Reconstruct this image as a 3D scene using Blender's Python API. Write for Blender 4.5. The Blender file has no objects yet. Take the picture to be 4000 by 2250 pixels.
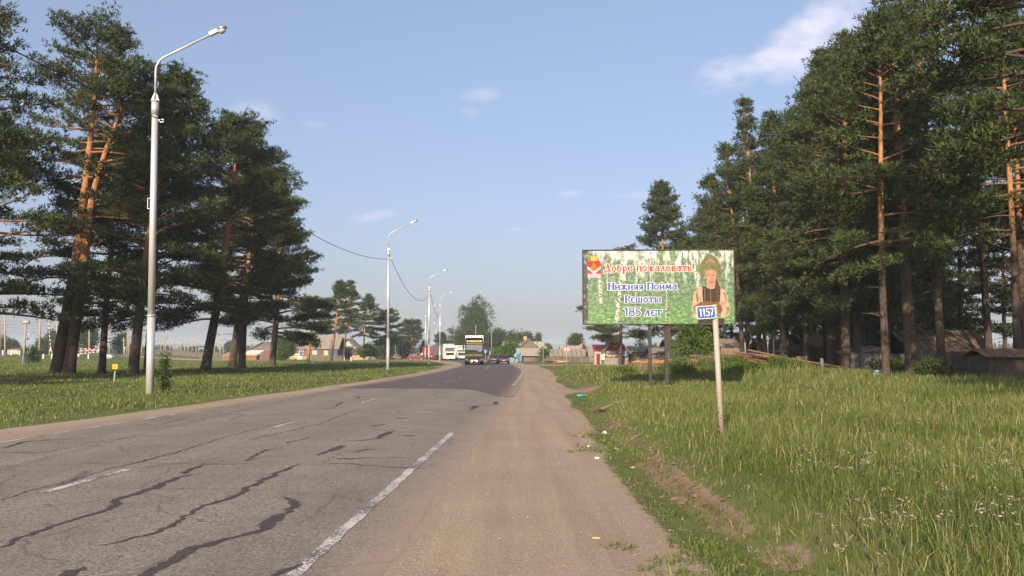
import bpy, math, random
import numpy as np
from mathutils import Vector, Matrix

R = math.radians
rnd = random.Random(7)
SC = bpy.context.scene
COL = SC.collection

# ------------------------------------------------------------------ camera
F, CAMH, HOR = 3250.0, 1.5, 1382.0
PITCH = math.atan((HOR - 1125) / F)
cam_d = bpy.data.cameras.new('camera')
cam_d.sensor_width = 36
cam_d.lens = F / 4000 * 36
cam_d.clip_start = 0.05
cam_d.clip_end = 9000
cam = bpy.data.objects.new('camera', cam_d)
COL.objects.link(cam)
cam.location = (0, 0, CAMH)
cam.rotation_euler = (math.pi / 2 + PITCH, 0, 0)
SC.camera = cam

# ------------------------------------------------------------------ sky, sun, exposure
SUN_EL, SUN_AZ = 25.0, 17.0            # light travels towards +Y and a little towards +X
wd = bpy.data.worlds.new('World')
SC.world = wd
wd.use_nodes = True
nt = wd.node_tree
nt.nodes.clear()
N = nt.nodes.new
L = nt.links.new
sky = N('ShaderNodeTexSky')
sky.sky_type = 'NISHITA'
sky.sun_disc = False
sky.sun_elevation = R(SUN_EL)
sky.sun_rotation = R(180 + SUN_AZ)
sky.air_density = 1.0
sky.dust_density = 1.8
sky.ozone_density = 2.0
SKY_STRENGTH = 0.11
# thin clouds painted by direction: each patch is an ellipse on the sky broken up by noise
tc = N('ShaderNodeTexCoord')


def pixel_dir(px, py):
    u, v = (px - 2000) / F, (1125 - py) / F
    d = Vector((u, math.cos(PITCH) - v * math.sin(PITCH), math.sin(PITCH) + v * math.cos(PITCH)))
    return d.normalized()


def vmath(op, a, b=None):
    n = N('ShaderNodeVectorMath'); n.operation = op
    for i, x in enumerate((a, b)):
        if x is None: continue
        if isinstance(x, (tuple, Vector)): n.inputs[i].default_value = tuple(x)
        else: L(x, n.inputs[i])
    return n


def fmath(op, a, b=None, c=None, clamp=False):
    n = N('ShaderNodeMath'); n.operation = op; n.use_clamp = clamp
    for i, x in enumerate((a, b, c)):
        if x is None: continue
        if isinstance(x, (int, float)): n.inputs[i].default_value = x
        else: L(x, n.inputs[i])
    return n.outputs[0]


cn = N('ShaderNodeTexNoise'); cn.inputs['Scale'].default_value = 13; cn.inputs['Detail'].default_value = 7
cn.inputs['Roughness'].default_value = 0.6
mp = N('ShaderNodeMapping'); mp.inputs['Scale'].default_value = (1, 1, 2.0)
L(tc.outputs['Generated'], mp.inputs['Vector']); L(mp.outputs[0], cn.inputs['Vector'])
total = None
# (x, y, half width, half height, slope, strength) in photo pixels turned into directions
for px, py, hw, hh, sl, st in ((3020, 225, 340, 105, .22, .82), (3220, 110, 300, 120, .34, .9), (2880, 262, 180, 85, .1, .75), (3130, 210, 320, 120, .15, .65), (3480, 40, 150, 90, 0, .35),
                               (1010, 440, 150, 55, .0, .30), (1225, 483, 70, 22, 0, .2),
                               (1880, 372, 105, 38, .05, .26), (1840, 440, 66, 36, 0, .26),
                               (1460, 845, 120, 26, .18, .26), (2220, 755, 75, 20, 0, .26), (2480, 762, 120, 20, 0, .2),
                               (2010, 895, 60, 14, 0, .2)):
    c = pixel_dir(px, py)
    rx = Vector((c.y, -c.x, 0)).normalized()
    up = rx.cross(c)
    rr = (rx * math.cos(sl) + up * math.sin(sl)); uu = (up * math.cos(sl) - rx * math.sin(sl))
    a = fmath('MULTIPLY', vmath('DOT_PRODUCT', tc.outputs['Generated'], rr).outputs['Value'], F / hw)
    a0 = rr.dot(c) * F / hw
    b = fmath('MULTIPLY', vmath('DOT_PRODUCT', tc.outputs['Generated'], uu).outputs['Value'], F / hh)
    a = fmath('SUBTRACT', a, a0)
    fr = fmath('GREATER_THAN', vmath('DOT_PRODUCT', tc.outputs['Generated'], c).outputs['Value'], 0.5)
    d2 = fmath('ADD', fmath('MULTIPLY', a, a), fmath('MULTIPLY', b, b))
    g = fmath('SUBTRACT', 1.0, d2, clamp=True)
    nz = fmath('MULTIPLY_ADD', cn.outputs['Fac'], 3.0, -1.75)
    g2 = fmath('ADD', g, nz)
    g2 = fmath('MULTIPLY', fmath('MULTIPLY', g2, .95, clamp=True), fmath('POWER', g, .85))
    g2 = fmath('MULTIPLY', fmath('MULTIPLY', g2, st), fr)
    total = g2 if total is None else fmath('MAXIMUM', total, g2)
mixc = N('ShaderNodeMix'); mixc.data_type = 'RGBA'
L(total, mixc.inputs['Factor'])
# the lowest part of the sky is duller and more lilac: dusty summer air all round the horizon
sepz = N('ShaderNodeSeparateXYZ'); L(tc.outputs['Generated'], sepz.inputs[0])
hr = N('ShaderNodeValToRGB'); L(sepz.outputs['Z'], hr.inputs['Fac'])
hr.color_ramp.elements[0].position = 0.0; hr.color_ramp.elements[0].color = (.52, .45, .505, 1)
hr.color_ramp.elements[1].position = .42; hr.color_ramp.elements[1].color = (1.06, 1.0, 1.0, 1)
e_ = hr.color_ramp.elements.new(.18); e_.color = (.82, .74, .80, 1)
mul = N('ShaderNodeMix'); mul.data_type = 'RGBA'; mul.blend_type = 'MULTIPLY'; mul.inputs['Factor'].default_value = 1
L(sky.outputs[0], mul.inputs['A']); L(hr.outputs['Color'], mul.inputs['B'])
pale = N('ShaderNodeMix'); pale.data_type = 'RGBA'; pale.inputs['Factor'].default_value = .16      # thin high veil
L(mul.outputs['Result'], pale.inputs['A']); pale.inputs['B'].default_value = (3.7, 3.85, 4.5, 1)
L(pale.outputs['Result'], mixc.inputs['A'])
mixc.inputs['B'].default_value = (6.3, 5.8, 6.4, 1)
bg = N('ShaderNodeBackground'); bg.inputs['Strength'].default_value = SKY_STRENGTH
L(mixc.outputs['Result'], bg.inputs['Color'])
wo = N('ShaderNodeOutputWorld'); L(bg.outputs[0], wo.inputs['Surface'])

sun_d = bpy.data.lights.new('sun', 'SUN')
sun_d.energy = 4.3
sun_d.angle = R(0.55)
sun_d.color = (1.0, 0.83, 0.63)
sun = bpy.data.objects.new('sun', sun_d)
COL.objects.link(sun)
sd = Vector((math.sin(R(SUN_AZ)) * math.cos(R(SUN_EL)), math.cos(R(SUN_AZ)) * math.cos(R(SUN_EL)), -math.sin(R(SUN_EL))))
sun.rotation_euler = sd.to_track_quat('-Z', 'Y').to_euler()
sun.location = (-30, -60, 60)

SC.view_settings.view_transform = 'Standard'
SC.view_settings.look = 'None'
SC.view_settings.exposure = 0.72
SC.view_settings.gamma = 1
SC.view_settings.use_curve_mapping = False
SC.render.engine = 'CYCLES'
SC.cycles.use_denoising = True
SC.cycles.max_bounces = 6
SC.cycles.transparent_max_bounces = 12
SC.cycles.volume_bounces = 1
SC.cycles.sample_clamp_indirect = 6


# ------------------------------------------------------------------ placing helpers
def gp(px, py, z=0.0):
    """the place on the ground (height z) that stands at this photo pixel"""
    u, v = (px - 2000) / F, (1125 - py) / F
    dy = math.cos(PITCH) - v * math.sin(PITCH)
    dz = math.sin(PITCH) + v * math.cos(PITCH)
    t = (z - CAMH) / dz
    return Vector((u * t, dy * t, z))


def at(px, py, Y):
    u, v = (px - 2000) / F, (1125 - py) / F
    dy = math.cos(PITCH) - v * math.sin(PITCH)
    dz = math.sin(PITCH) + v * math.cos(PITCH)
    t = Y / dy
    return Vector((u * t, Y, CAMH + dz * t))


def tag(o, label=None, cat=None, group=None, kind=None):
    if label: o['label'] = label
    if cat: o['category'] = cat
    if group: o['group'] = group
    if kind: o['kind'] = kind
    return o


def thing(name, label, cat, loc=(0, 0, 0), rz=0.0, group=None):
    o = bpy.data.objects.new(name, None)
    o.empty_display_size = .3
    COL.objects.link(o)
    o.location = loc
    o.rotation_euler = (0, 0, rz)
    return tag(o, label, cat, group)


def link(name, me, parent=None, loc=None, rot=None):
    o = bpy.data.objects.new(name, me)
    COL.objects.link(o)
    if parent is not None: o.parent = parent
    if loc is not None: o.location = loc
    if rot is not None: o.rotation_euler = rot
    return o


def copy_tree(o, parent=None):
    c = o.copy()
    COL.objects.link(c)
    if parent is not None: c.parent = parent
    for ch in list(o.children): copy_tree(ch, c)
    return c


# ------------------------------------------------------------------ materials
MATS = {}


def M(name, c1, c2=None, scale=4.0, rough=.8, bump=0.0, bscale=None, detail=5, metal=0.0, stretch=(1, 1, 1), lo=.35, hi=.65, spec=.3, rot=(0, 0, 0)):
    if name in MATS: return MATS[name]
    m = bpy.data.materials.new(name); m.use_nodes = True
    t = m.node_tree; b = t.nodes['Principled BSDF']
    b.inputs['Roughness'].default_value = rough
    b.inputs['Metallic'].default_value = metal
    b.inputs['Specular IOR Level'].default_value = spec
    b.inputs['Base Color'].default_value = (*c1, 1)
    if c2 is not None or bump:
        co = t.nodes.new('ShaderNodeTexCoord')
        mp = t.nodes.new('ShaderNodeMapping'); mp.inputs['Scale'].default_value = stretch; mp.inputs['Rotation'].default_value = rot
        t.links.new(co.outputs['Object'], mp.inputs['Vector'])
        n = t.nodes.new('ShaderNodeTexNoise'); n.inputs['Scale'].default_value = scale; n.inputs['Detail'].default_value = detail
        n.inputs['Roughness'].default_value = .62
        t.links.new(mp.outputs[0], n.inputs['Vector'])
        if c2 is not None:
            r = t.nodes.new('ShaderNodeValToRGB')
            r.color_ramp.elements[0].position = lo; r.color_ramp.elements[0].color = (*c1, 1)
            r.color_ramp.elements[1].position = hi; r.color_ramp.elements[1].color = (*c2, 1)
            t.links.new(n.outputs['Fac'], r.inputs['Fac'])
            t.links.new(r.outputs['Color'], b.inputs['Base Color'])
        if bump:
            n2 = n
            if bscale:
                n2 = t.nodes.new('ShaderNodeTexNoise'); n2.inputs['Scale'].default_value = bscale; n2.inputs['Detail'].default_value = 4
                t.links.new(mp.outputs[0], n2.inputs['Vector'])
            bp = t.nodes.new('ShaderNodeBump'); bp.inputs['Strength'].default_value = min(1, bump); bp.inputs['Distance'].default_value = .02 * max(1, bump)
            t.links.new(n2.outputs['Fac'], bp.inputs['Height']); t.links.new(bp.outputs['Normal'], b.inputs['Normal'])
    MATS[name] = m
    return m


def emit(name, col, strength):
    if name in MATS: return MATS[name]
    m = bpy.data.materials.new(name); m.use_nodes = True
    b = m.node_tree.nodes['Principled BSDF']
    b.inputs['Base Color'].default_value = (*col, 1)
    b.inputs['Emission Color'].default_value = (*col, 1)
    b.inputs['Emission Strength'].default_value = strength
    MATS[name] = m
    return m


def leafmat(name, dark, light, trans=.25, straw=None):
    """foliage whose colour follows the tint stored with every clump or blade"""
    m = bpy.data.materials.new(name); m.use_nodes = True
    t = m.node_tree; b = t.nodes['Principled BSDF']; out = t.nodes['Material Output']
    a = t.nodes.new('ShaderNodeAttribute'); a.attribute_name = 'tint'
    r = t.nodes.new('ShaderNodeValToRGB')
    r.color_ramp.elements[0].position = 0; r.color_ramp.elements[0].color = (*dark, 1)
    r.color_ramp.elements[1].position = .8; r.color_ramp.elements[1].color = (*light, 1)
    if straw:
        e = r.color_ramp.elements.new(1.0); e.color = (*straw, 1)
    t.links.new(a.outputs['Fac'], r.inputs['Fac'])
    t.links.new(r.outputs['Color'], b.inputs['Base Color'])
    b.inputs['Roughness'].default_value = .62
    b.inputs['Specular IOR Level'].default_value = .22
    tr = t.nodes.new('ShaderNodeBsdfTranslucent'); t.links.new(r.outputs['Color'], tr.inputs['Color'])
    mx = t.nodes.new('ShaderNodeMixShader'); mx.inputs[0].default_value = trans
    t.links.new(b.outputs[0], mx.inputs[1]); t.links.new(tr.outputs[0], mx.inputs[2]); t.links.new(mx.outputs[0], out.inputs['Surface'])
    MATS[name] = m
    return m


# ------------------------------------------------------------------ mesh helpers
class MB:
    """collects simple shapes and links them as one mesh object"""
    def __init__(s): s.v = []; s.f = []; s.sm = []

    def add(s, vs, fs, smooth=False, mtx=None):
        k = len(s.v)
        for p in vs:
            s.v.append(tuple(mtx @ Vector(p)) if mtx is not None else tuple(p))
        for f in fs:
            s.f.append([i + k for i in f]); s.sm.append(smooth)
        return s

    def box(s, c, d, rz=0.0, ry=0.0, rx=0.0, top=1.0):
        x, y, z = d[0] / 2, d[1] / 2, d[2] / 2
        vs = [(-x, -y, -z), (x, -y, -z), (x, y, -z), (-x, y, -z), (-x * top, -y * top, z), (x * top, -y * top, z), (x * top, y * top, z), (-x * top, y * top, z)]
        m = Matrix.Translation(c) @ Matrix.Rotation(rz, 4, 'Z') @ Matrix.Rotation(ry, 4, 'Y') @ Matrix.Rotation(rx, 4, 'X')
        return s.add(vs, [(0, 3, 2, 1), (4, 5, 6, 7), (0, 1, 5, 4), (1, 2, 6, 5), (2, 3, 7, 6), (3, 0, 4, 7)], False, m)

    def tube(s, pts, rad, n=8, cap=True, smooth=True):
        pts = [Vector(p) for p in pts]
        if isinstance(rad, (int, float)): rad = [rad] * len(pts)
        vs, fs = [], []
        up = Vector((0, 0, 1))
        for i, p in enumerate(pts):
            d = (pts[min(i + 1, len(pts) - 1)] - pts[max(i - 1, 0)]).normalized()
            a = d.cross(Vector((0, 1, 0)) if abs(d.z) > .9 else up).normalized(); b = d.cross(a)
            for j in range(n):
                an = 2 * math.pi * j / n
                vs.append(p + (a * math.cos(an) + b * math.sin(an)) * rad[i])
        for i in range(len(pts) - 1):
            for j in range(n):
                fs.append((i * n + j, i * n + (j + 1) % n, (i + 1) * n + (j + 1) % n, (i + 1) * n + j))
        s.add(vs, fs, smooth)
        if cap:
            k = len(s.v) - len(vs)
            s.f.append([k + j for j in range(n)][::-1]); s.sm.append(False)
            s.f.append([k + (len(pts) - 1) * n + j for j in range(n)]); s.sm.append(False)
        return s

    def prism(s, poly, y0, y1, taper=None):
        """poly in (x,z) drawn out along y; taper(z) scales the width"""
        n = len(poly); yc = (y0 + y1) / 2; hw = (y1 - y0) / 2
        tp = taper or (lambda z: 1.0)
        vs = [(x, yc - hw * tp(z), z) for x, z in poly] + [(x, yc + hw * tp(z), z) for x, z in poly]
        fs = [list(range(n)), list(range(2 * n - 1, n - 1, -1))]
        for i in range(n): fs.append((i, i + n, (i + 1) % n + n, (i + 1) % n))
        return s.add(vs, fs)

    def cyl(s, c, r, h, n=16, axis='z', r2=None):
        r2 = r if r2 is None else r2
        a = {'z': (0, 0, 1), 'x': (1, 0, 0), 'y': (0, 1, 0)}[axis]
        c = Vector(c); a = Vector(a)
        return s.tube([c - a * h / 2, c + a * h / 2], [r, r2], n)

    def ball(s, c, r, nu=10, nv=7):
        r = (r, r, r) if isinstance(r, (int, float)) else r
        vs = [(c[0], c[1], c[2] - r[2])]
        for i in range(1, nv):
            th = math.pi * i / nv
            for j in range(nu):
                ph = 2 * math.pi * j / nu
                vs.append((c[0] + r[0] * math.sin(th) * math.cos(ph), c[1] + r[1] * math.sin(th) * math.sin(ph), c[2] - r[2] * math.cos(th)))
        vs.append((c[0], c[1], c[2] + r[2]))
        fs = []
        for j in range(nu):
            fs.append((0, 1 + (j + 1) % nu, 1 + j)); e = len(vs) - 1; b = 1 + (nv - 2) * nu
            fs.append((e, b + j, b + (j + 1) % nu))
        for i in range(nv - 2):
            for j in range(nu):
                fs.append((1 + i * nu + j, 1 + i * nu + (j + 1) % nu, 1 + (i + 1) * nu + (j + 1) % nu, 1 + (i + 1) * nu + j))
        return s.add(vs, fs, True)

    def mesh(s, name, mat):
        me = bpy.data.meshes.new(name)
        me.from_pydata(s.v, [], s.f)
        me.polygons.foreach_set('use_smooth', s.sm)
        if mat: me.materials.append(mat)
        me.update()
        return me

    def obj(s, name, mat, parent=None, loc=None, rot=None):
        return link(name, s.mesh(name, mat), parent, loc, rot)


def bevel(o, w, seg=2):
    m = o.modifiers.new('bevel', 'BEVEL'); m.width = w; m.segments = seg; m.limit_method = 'ANGLE'; m.angle_limit = R(40)
    return o


def np_mesh(name, V, Fc, mat, tint=None, smooth=False, poly=3):
    """fast mesh from arrays: V (n,3), Fc (m,poly)"""
    me = bpy.data.meshes.new(name)
    V = np.ascontiguousarray(V, dtype=np.float32); Fc = np.ascontiguousarray(Fc, dtype=np.int32)
    me.vertices.add(len(V)); me.vertices.foreach_set('co', V.ravel())
    me.loops.add(Fc.size); me.loops.foreach_set('vertex_index', Fc.ravel())
    me.polygons.add(len(Fc))
    me.polygons.foreach_set('loop_start', np.arange(0, Fc.size, poly, dtype=np.int32))
    me.polygons.foreach_set('use_smooth', np.full(len(Fc), smooth))
    if tint is not None:
        at_ = me.attributes.new('tint', 'FLOAT', 'POINT'); at_.data.foreach_set('value', np.ascontiguousarray(tint, dtype=np.float32))
    me.materials.append(mat)
    me.update(calc_edges=True)
    return me


def vnoise(x, y, s, seed=0):
    """smooth value noise on arrays, 0..1"""
    rs = np.random.RandomState(seed); tab = rs.rand(256, 256)
    x = np.asarray(x) / s; y = np.asarray(y) / s
    xi = np.floor(x).astype(int); yi = np.floor(y).astype(int); fx = x - xi; fy = y - yi
    fx = fx * fx * (3 - 2 * fx); fy = fy * fy * (3 - 2 * fy)
    g = lambda i, j: tab[i % 256, j % 256]
    return (g(xi, yi) * (1 - fx) + g(xi + 1, yi) * fx) * (1 - fy) + (g(xi, yi + 1) * (1 - fx) + g(xi + 1, yi + 1) * fx) * fy


def sstep(a, b, x):
    t = np.clip((np.asarray(x, dtype=float) - a) / (b - a), 0, 1)
    return t * t * (3 - 2 * t)


# ------------------------------------------------------------------ ground plan
ROAD_R = np.array([(-.95, -12), (-.9, -3), (-.81, 5.6), (-.66, 10.8), (-.34, 18.5), (.18, 33), (.7, 52), (1.0, 70), (1.0, 85), (.7, 100), (-.1, 120), (-2.0, 145), (-5.5, 170), (-11, 200), (-19.5, 235), (-33, 280), (-50, 330), (-80, 405)])
ROAD_L = np.array([(-9.2, -12), (-9.15, -3), (-9.1, 5.6), (-9.0, 13), (-8.8, 21), (-8.0, 31.5), (-7.0, 48), (-6.45, 62), (-6.3, 80), (-6.4, 101), (-7.8, 125), (-10, 147), (-13.5, 172), (-20, 202), (-29, 237), (-43, 285), (-60, 335), (-90, 412)])
EDGE_R = np.array([(1.5, -12), (1.45, 5.6), (1.38, 7), (1.3, 8.5), (1.28, 10.8), (1.4, 15), (1.76, 19.7), (2.07, 28.5), (2.35, 36), (2.8, 52), (3.46, 78), (3.2, 100), (2.6, 113), (1, 140), (-3, 170), (-8, 200), (-16, 235), (-30, 280), (-47, 330), (-77, 405)])
EDGE_L = np.array([(-10.3, -12), (-10.3, 10), (-10.2, 16.5), (-9.4, 28.5), (-8.4, 42), (-7.7, 57), (-7.4, 81), (-8.6, 105), (-10.6, 128), (-13.5, 150), (-18, 174), (-24, 204), (-33, 238), (-47, 288), (-64, 338), (-94, 415)])
ip = lambda tab, y: np.interp(y, tab[:, 1], tab[:, 0])


def gz(x, y):
    """height of the ground"""
    x = np.asarray(x, dtype=float); y = np.asarray(y, dtype=float)
    d = x - ip(EDGE_R, y)
    near = 1 - sstep(60, 100, y)
    z = -.09 * np.exp(-((d - .45) / .3) ** 2) * (1 - sstep(26, 40, y))
    z = z + .19 * sstep(.55, 1.5, d) * near
    z = z + .55 * np.exp(-((x - 14) / 7.5) ** 2 - ((y - 50) / 7.0) ** 2) * sstep(.3, 3.5, d)
    z = z + .22 * sstep(-.6, .6, d) * np.exp(-((x - 3.0) / .5) ** 2 - ((y - 33.5) / 1.0) ** 2) * (.7 + .8 * vnoise(x, y, .35, 77))
    amp = sstep(.6, 2.5, d) + sstep(.4, 3, ip(EDGE_L, y) - x)
    z = z + amp * (.10 * (vnoise(x, y, 2.3, 3) - .5) + .16 * (vnoise(x, y, 7.0, 4) - .5)) * (1 - sstep(120, 180, y))
    z = z + 1.42 * sstep(-66, -96, x + .12 * (y - 150)) * sstep(118, 168, y)
    return z


def gzf(x, y): return float(gz(np.array([x]), np.array([y]))[0])


def on(px, Y, dz=0.0):
    """standing on the ground at depth Y under photo column px (taken near the horizon)"""
    p = at(px, HOR + CAMH * F / Y, Y)
    return Vector((p.x, Y, gzf(p.x, Y) + dz))
# ------------------------------------------------------------------ ground sheet
def axis_pts(lo, hi, fine_lo, fine_hi, step, grow=1.18):
    a = list(np.arange(fine_lo, fine_hi + 1e-6, step))
    s = step
    while a[-1] < hi: s *= grow; a.append(a[-1] + s)
    s = step
    while a[0] > lo: s *= grow; a.insert(0, a[0] - s)
    return np.array(a)


gx = axis_pts(-4600, 4600, -12, 5, .2, 1.10)
gy = axis_pts(-700, 5200, 3, 40, .4, 1.06)
GX, GY = np.meshgrid(gx, gy, indexing='ij')
GZ = gz(GX, GY)
nx, ny = GX.shape
idx = np.arange(nx * ny).reshape(nx, ny)
quads = np.stack([idx[:-1, :-1], idx[1:, :-1], idx[1:, 1:], idx[:-1, 1:]], -1).reshape(-1, 4)
X, Y = GX.ravel(), GY.ravel()
dR = ip(EDGE_R, Y) - X
dL = X - ip(EDGE_L, Y)
wob = .35 * (vnoise(X, Y, 1.7, 9) - .5) + .5 * (vnoise(X, Y, 5, 10) - .5)
dirt = np.minimum(dR, dL) + wob * sstep(4, 12, Y)
dirt = np.clip(dirt / .5 + .5, 0, 1) * (1 - sstep(395, 405, Y))
# bare soil bank on the right of the shoulder, the cut heap and the worn strip across the grass
bank = np.clip(1 - np.abs(-dR - .66) / .34, 0, 1) * sstep(4.5, 7, Y) * (1 - sstep(17, 22, Y)) * sstep(.38, .6, vnoise(X, Y, .7, 12))
heap = np.exp(-((X - 3.0) / .55) ** 2 - ((Y - 33.5) / 1.1) ** 2)
worn = .8 * np.clip(1 - np.abs(Y - 23.6 - .12 * X) / .8, 0, 1) * sstep(-.3, .3, -dR) * (1 - sstep(4, 9, X)) * sstep(.35, .65, vnoise(X, Y, 1.5, 14))
# side roads: to the village on the left, to the red kiosk on the right
sideL = sstep(-14, -18, X) * sstep(184, 190, Y + .02 * X) * (1 - sstep(206, 213, Y + .02 * X)) * (1 - sstep(-84, -100, X))
sideR = sstep(-1, 1, X) * sstep(104, 107, Y) * (1 - sstep(115, 119, Y)) * (1 - sstep(15, 19, X))
dirt = np.maximum.reduce([dirt, np.clip(sideL, 0, 1), np.clip(sideR, 0, 1), np.clip(heap * 1.6, 0, 1), bank, worn])
dark = np.clip(bank + heap * 1.2, 0, 1)          # freshly turned brown soil
me = np_mesh('ground', np.stack([X, Y, GZ.ravel()], -1), quads, bpy.data.materials.new('ground_soil_and_turf'), smooth=True, poly=4)
for nm, arr in (('dirt', dirt), ('turned', dark)):
    a_ = me.attributes.new(nm, 'FLOAT', 'POINT'); a_.data.foreach_set('value', arr.astype(np.float32))
ground = tag(link('ground', me), 'flat grassy verge with sandy road shoulders', kind='structure')


def node_helpers(m):
    m.use_nodes = True
    t = m.node_tree
    def n(kind, **kw):
        x = t.nodes.new(kind)
        for k, v in kw.items():
            if k in x.inputs: x.inputs[k].default_value = v
            else: setattr(x, k, v)
        return x
    def ramp(src, stops):
        r = t.nodes.new('ShaderNodeValToRGB')
        while len(r.color_ramp.elements) < len(stops): r.color_ramp.elements.new(.5)
        for e, (p, c) in zip(r.color_ramp.elements, stops):
            e.position = p; e.color = (*c, 1) if len(c) == 3 else c
        t.links.new(src, r.inputs['Fac'])
        return r.outputs['Color']
    def mix(fac, a, b, mode='MIX'):
        x = t.nodes.new('ShaderNodeMix'); x.data_type = 'RGBA'; x.blend_type = mode
        for s, v in (('Factor', fac), ('A', a), ('B', b)):
            if isinstance(v, (int, float)): x.inputs[s].default_value = v
            elif isinstance(v, tuple): x.inputs[s].default_value = (*v, 1)
            else: t.links.new(v, x.inputs[s])
        return x.outputs['Result']
    def math_(op, a, b=0.0, clamp=False):
        x = t.nodes.new('ShaderNodeMath'); x.operation = op; x.use_clamp = clamp
        for i, v in enumerate((a, b)):
            if isinstance(v, (int, float)): x.inputs[i].default_value = v
            else: t.links.new(v, x.inputs[i])
        return x.outputs[0]
    return t, n, ramp, mix, math_


# --- ground material: turf, sandy gravel, turned soil
gm = me.materials[0]
t, n, ramp, mix, mth = node_helpers(gm)
bs = t.nodes['Principled BSDF']; bs.inputs['Roughness'].default_value = .95; bs.inputs['Specular IOR Level'].default_value = .1
co = n('ShaderNodeTexCoord')
def noise(sc, det=5, rough=.6):
    x = n('ShaderNodeTexNoise', Scale=sc, Detail=det, Roughness=rough); t.links.new(co.outputs['Object'], x.inputs['Vector']); return x.outputs['Fac']
vor = n('ShaderNodeTexVoronoi', Scale=42.0); t.links.new(co.outputs['Object'], vor.inputs['Vector'])
vor2 = n('ShaderNodeTexVoronoi', Scale=95.0); t.links.new(co.outputs['Object'], vor2.inputs['Vector'])
turf = ramp(noise(1.1, 8, .7), ((.3, (.085, .105, .034)), (.52, (.125, .145, .048)), (.72, (.19, .16, .085))))
sand = ramp(noise(.55, 6), ((.3, (.300, .226, .164)), (.7, (.425, .330, .246))))
grit = ramp(vor2.outputs['Color'], ((.10, (.08, .07, .065)), (.2, (.30, .228, .170)), (.8, (.41, .32, .243)), (.95, (.60, .52, .44))))
sand = mix(.5, sand, grit)
dst = ramp(vor.outputs['Distance'], ((.0, (.1, .08, .065)), (.16, (1, 1, 1))))
peb = mix(math_ if False else mth('GREATER_THAN', noise(31.0, 2), .62), (1, 1, 1), dst)
mpr = n('ShaderNodeMapping'); mpr.inputs['Scale'].default_value = (2.6, .10, 1); t.links.new(co.outputs['Object'], mpr.inputs['Vector'])
rut = n('ShaderNodeTexNoise', Scale=1.0, Detail=5.0, Roughness=.6); t.links.new(mpr.outputs[0], rut.inputs['Vector'])
sand = mix(.9, sand, peb, 'MULTIPLY')
sand = mix(1.0, sand, ramp(rut.outputs['Fac'], ((.34, (.86, .855, .85)), (.62, (1.05, 1.05, 1.05)))), 'MULTIPLY')
soil = ramp(noise(14, 7), ((.3, (.10, .062, .040)), (.7, (.26, .17, .115))))
at_d = n('ShaderNodeAttribute', attribute_name='dirt'); at_t = n('ShaderNodeAttribute', attribute_name='turned')
fd = mth('ADD', at_d.outputs['Fac'], mth('MULTIPLY', mth('SUBTRACT', noise(5.5, 7, .7), .5), .9))
fd = ramp(fd, ((.42, (0, 0, 0)), (.58, (1, 1, 1))))
colr = mix(fd, turf, mix(at_t.outputs['Fac'], sand, soil))
t.links.new(colr, bs.inputs['Base Color'])
bmp = n('ShaderNodeBump', Strength=.75, Distance=.02)
hsum = mth('ADD', mth('MULTIPLY', noise(18, 6, .75), 1.0), mth('MULTIPLY', vor.outputs['Distance'], .35))
t.links.new(hsum, bmp.inputs['Height']); t.links.new(bmp.outputs[0], bs.inputs['Normal'])

# ------------------------------------------------------------------ road
def ribbon(name, A, B, z, mat, nseg=520, nc=10, y0=-11, y1=400, parent=None):
    """sheet between two border lines given as (x,y) tables sampled together by arc length"""
    def res(T):
        d = np.r_[0, np.cumsum(np.hypot(*np.diff(T, axis=0).T))]
        u = np.linspace(0, 1, nseg) ** 1.8 * d[-1]
        return np.stack([np.interp(u, d, T[:, 0]), np.interp(u, d, T[:, 1])], -1)
    a, b = res(A), res(B)
    for T_e, sd_ in ((a, 1), (b, 2)):      # crumbled edges
        T_e[:, 0] += .10 * (vnoise(T_e[:, 1], T_e[:, 1] * 0, .45, sd_) - .5) + .12 * (vnoise(T_e[:, 1], T_e[:, 1] * 0, 2.2, sd_ + 5) - .5)
    sl = np.r_[0, .007, np.linspace(.07, .93, nc - 4), .993, 1]
    s = sl[None, :, None]
    P = a[:, None] * (1 - s) + b[:, None] * s
    zz = np.full(P.shape[:2] + (1,), z); zz[:, 0] = zz[:, -1] = -.004        # the edge runs out into the sand without a lip
    V = np.concatenate([P, zz], -1).reshape(-1, 3)
    i = np.arange(nseg * nc).reshape(nseg, nc)
    q = np.stack([i[:-1, :-1], i[:-1, 1:], i[1:, 1:], i[1:, :-1]], -1).reshape(-1, 4)
    m_ = np_mesh(name, V, q, mat, poly=4)
    uv = m_.uv_layers.new(name='across')
    sv = np.repeat(np.tile(sl, nseg)[:, None], 2, 1)
    sv[:, 1] = V[:, 1]
    uv.data.foreach_set('uv', sv[q.ravel()].ravel().astype(np.float32))
    return link(name, m_, parent)


def smooth_tab(T, k=12):
    """Catmull-Rom through the table so the kerb line bends without corners"""
    out = []
    n_ = len(T)
    for i in range(n_ - 1):
        p0, p1, p2, p3 = T[max(i - 1, 0)], T[i], T[i + 1], T[min(i + 2, n_ - 1)]
        for j in range(k):
            s = j / k
            out.append(.5 * ((2 * p1) + (p2 - p0) * s + (2 * p0 - 5 * p1 + 4 * p2 - p3) * s * s + (3 * p1 - p0 - 3 * p2 + p3) * s ** 3))
    out.append(T[-1])
    return np.array(out)


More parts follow.
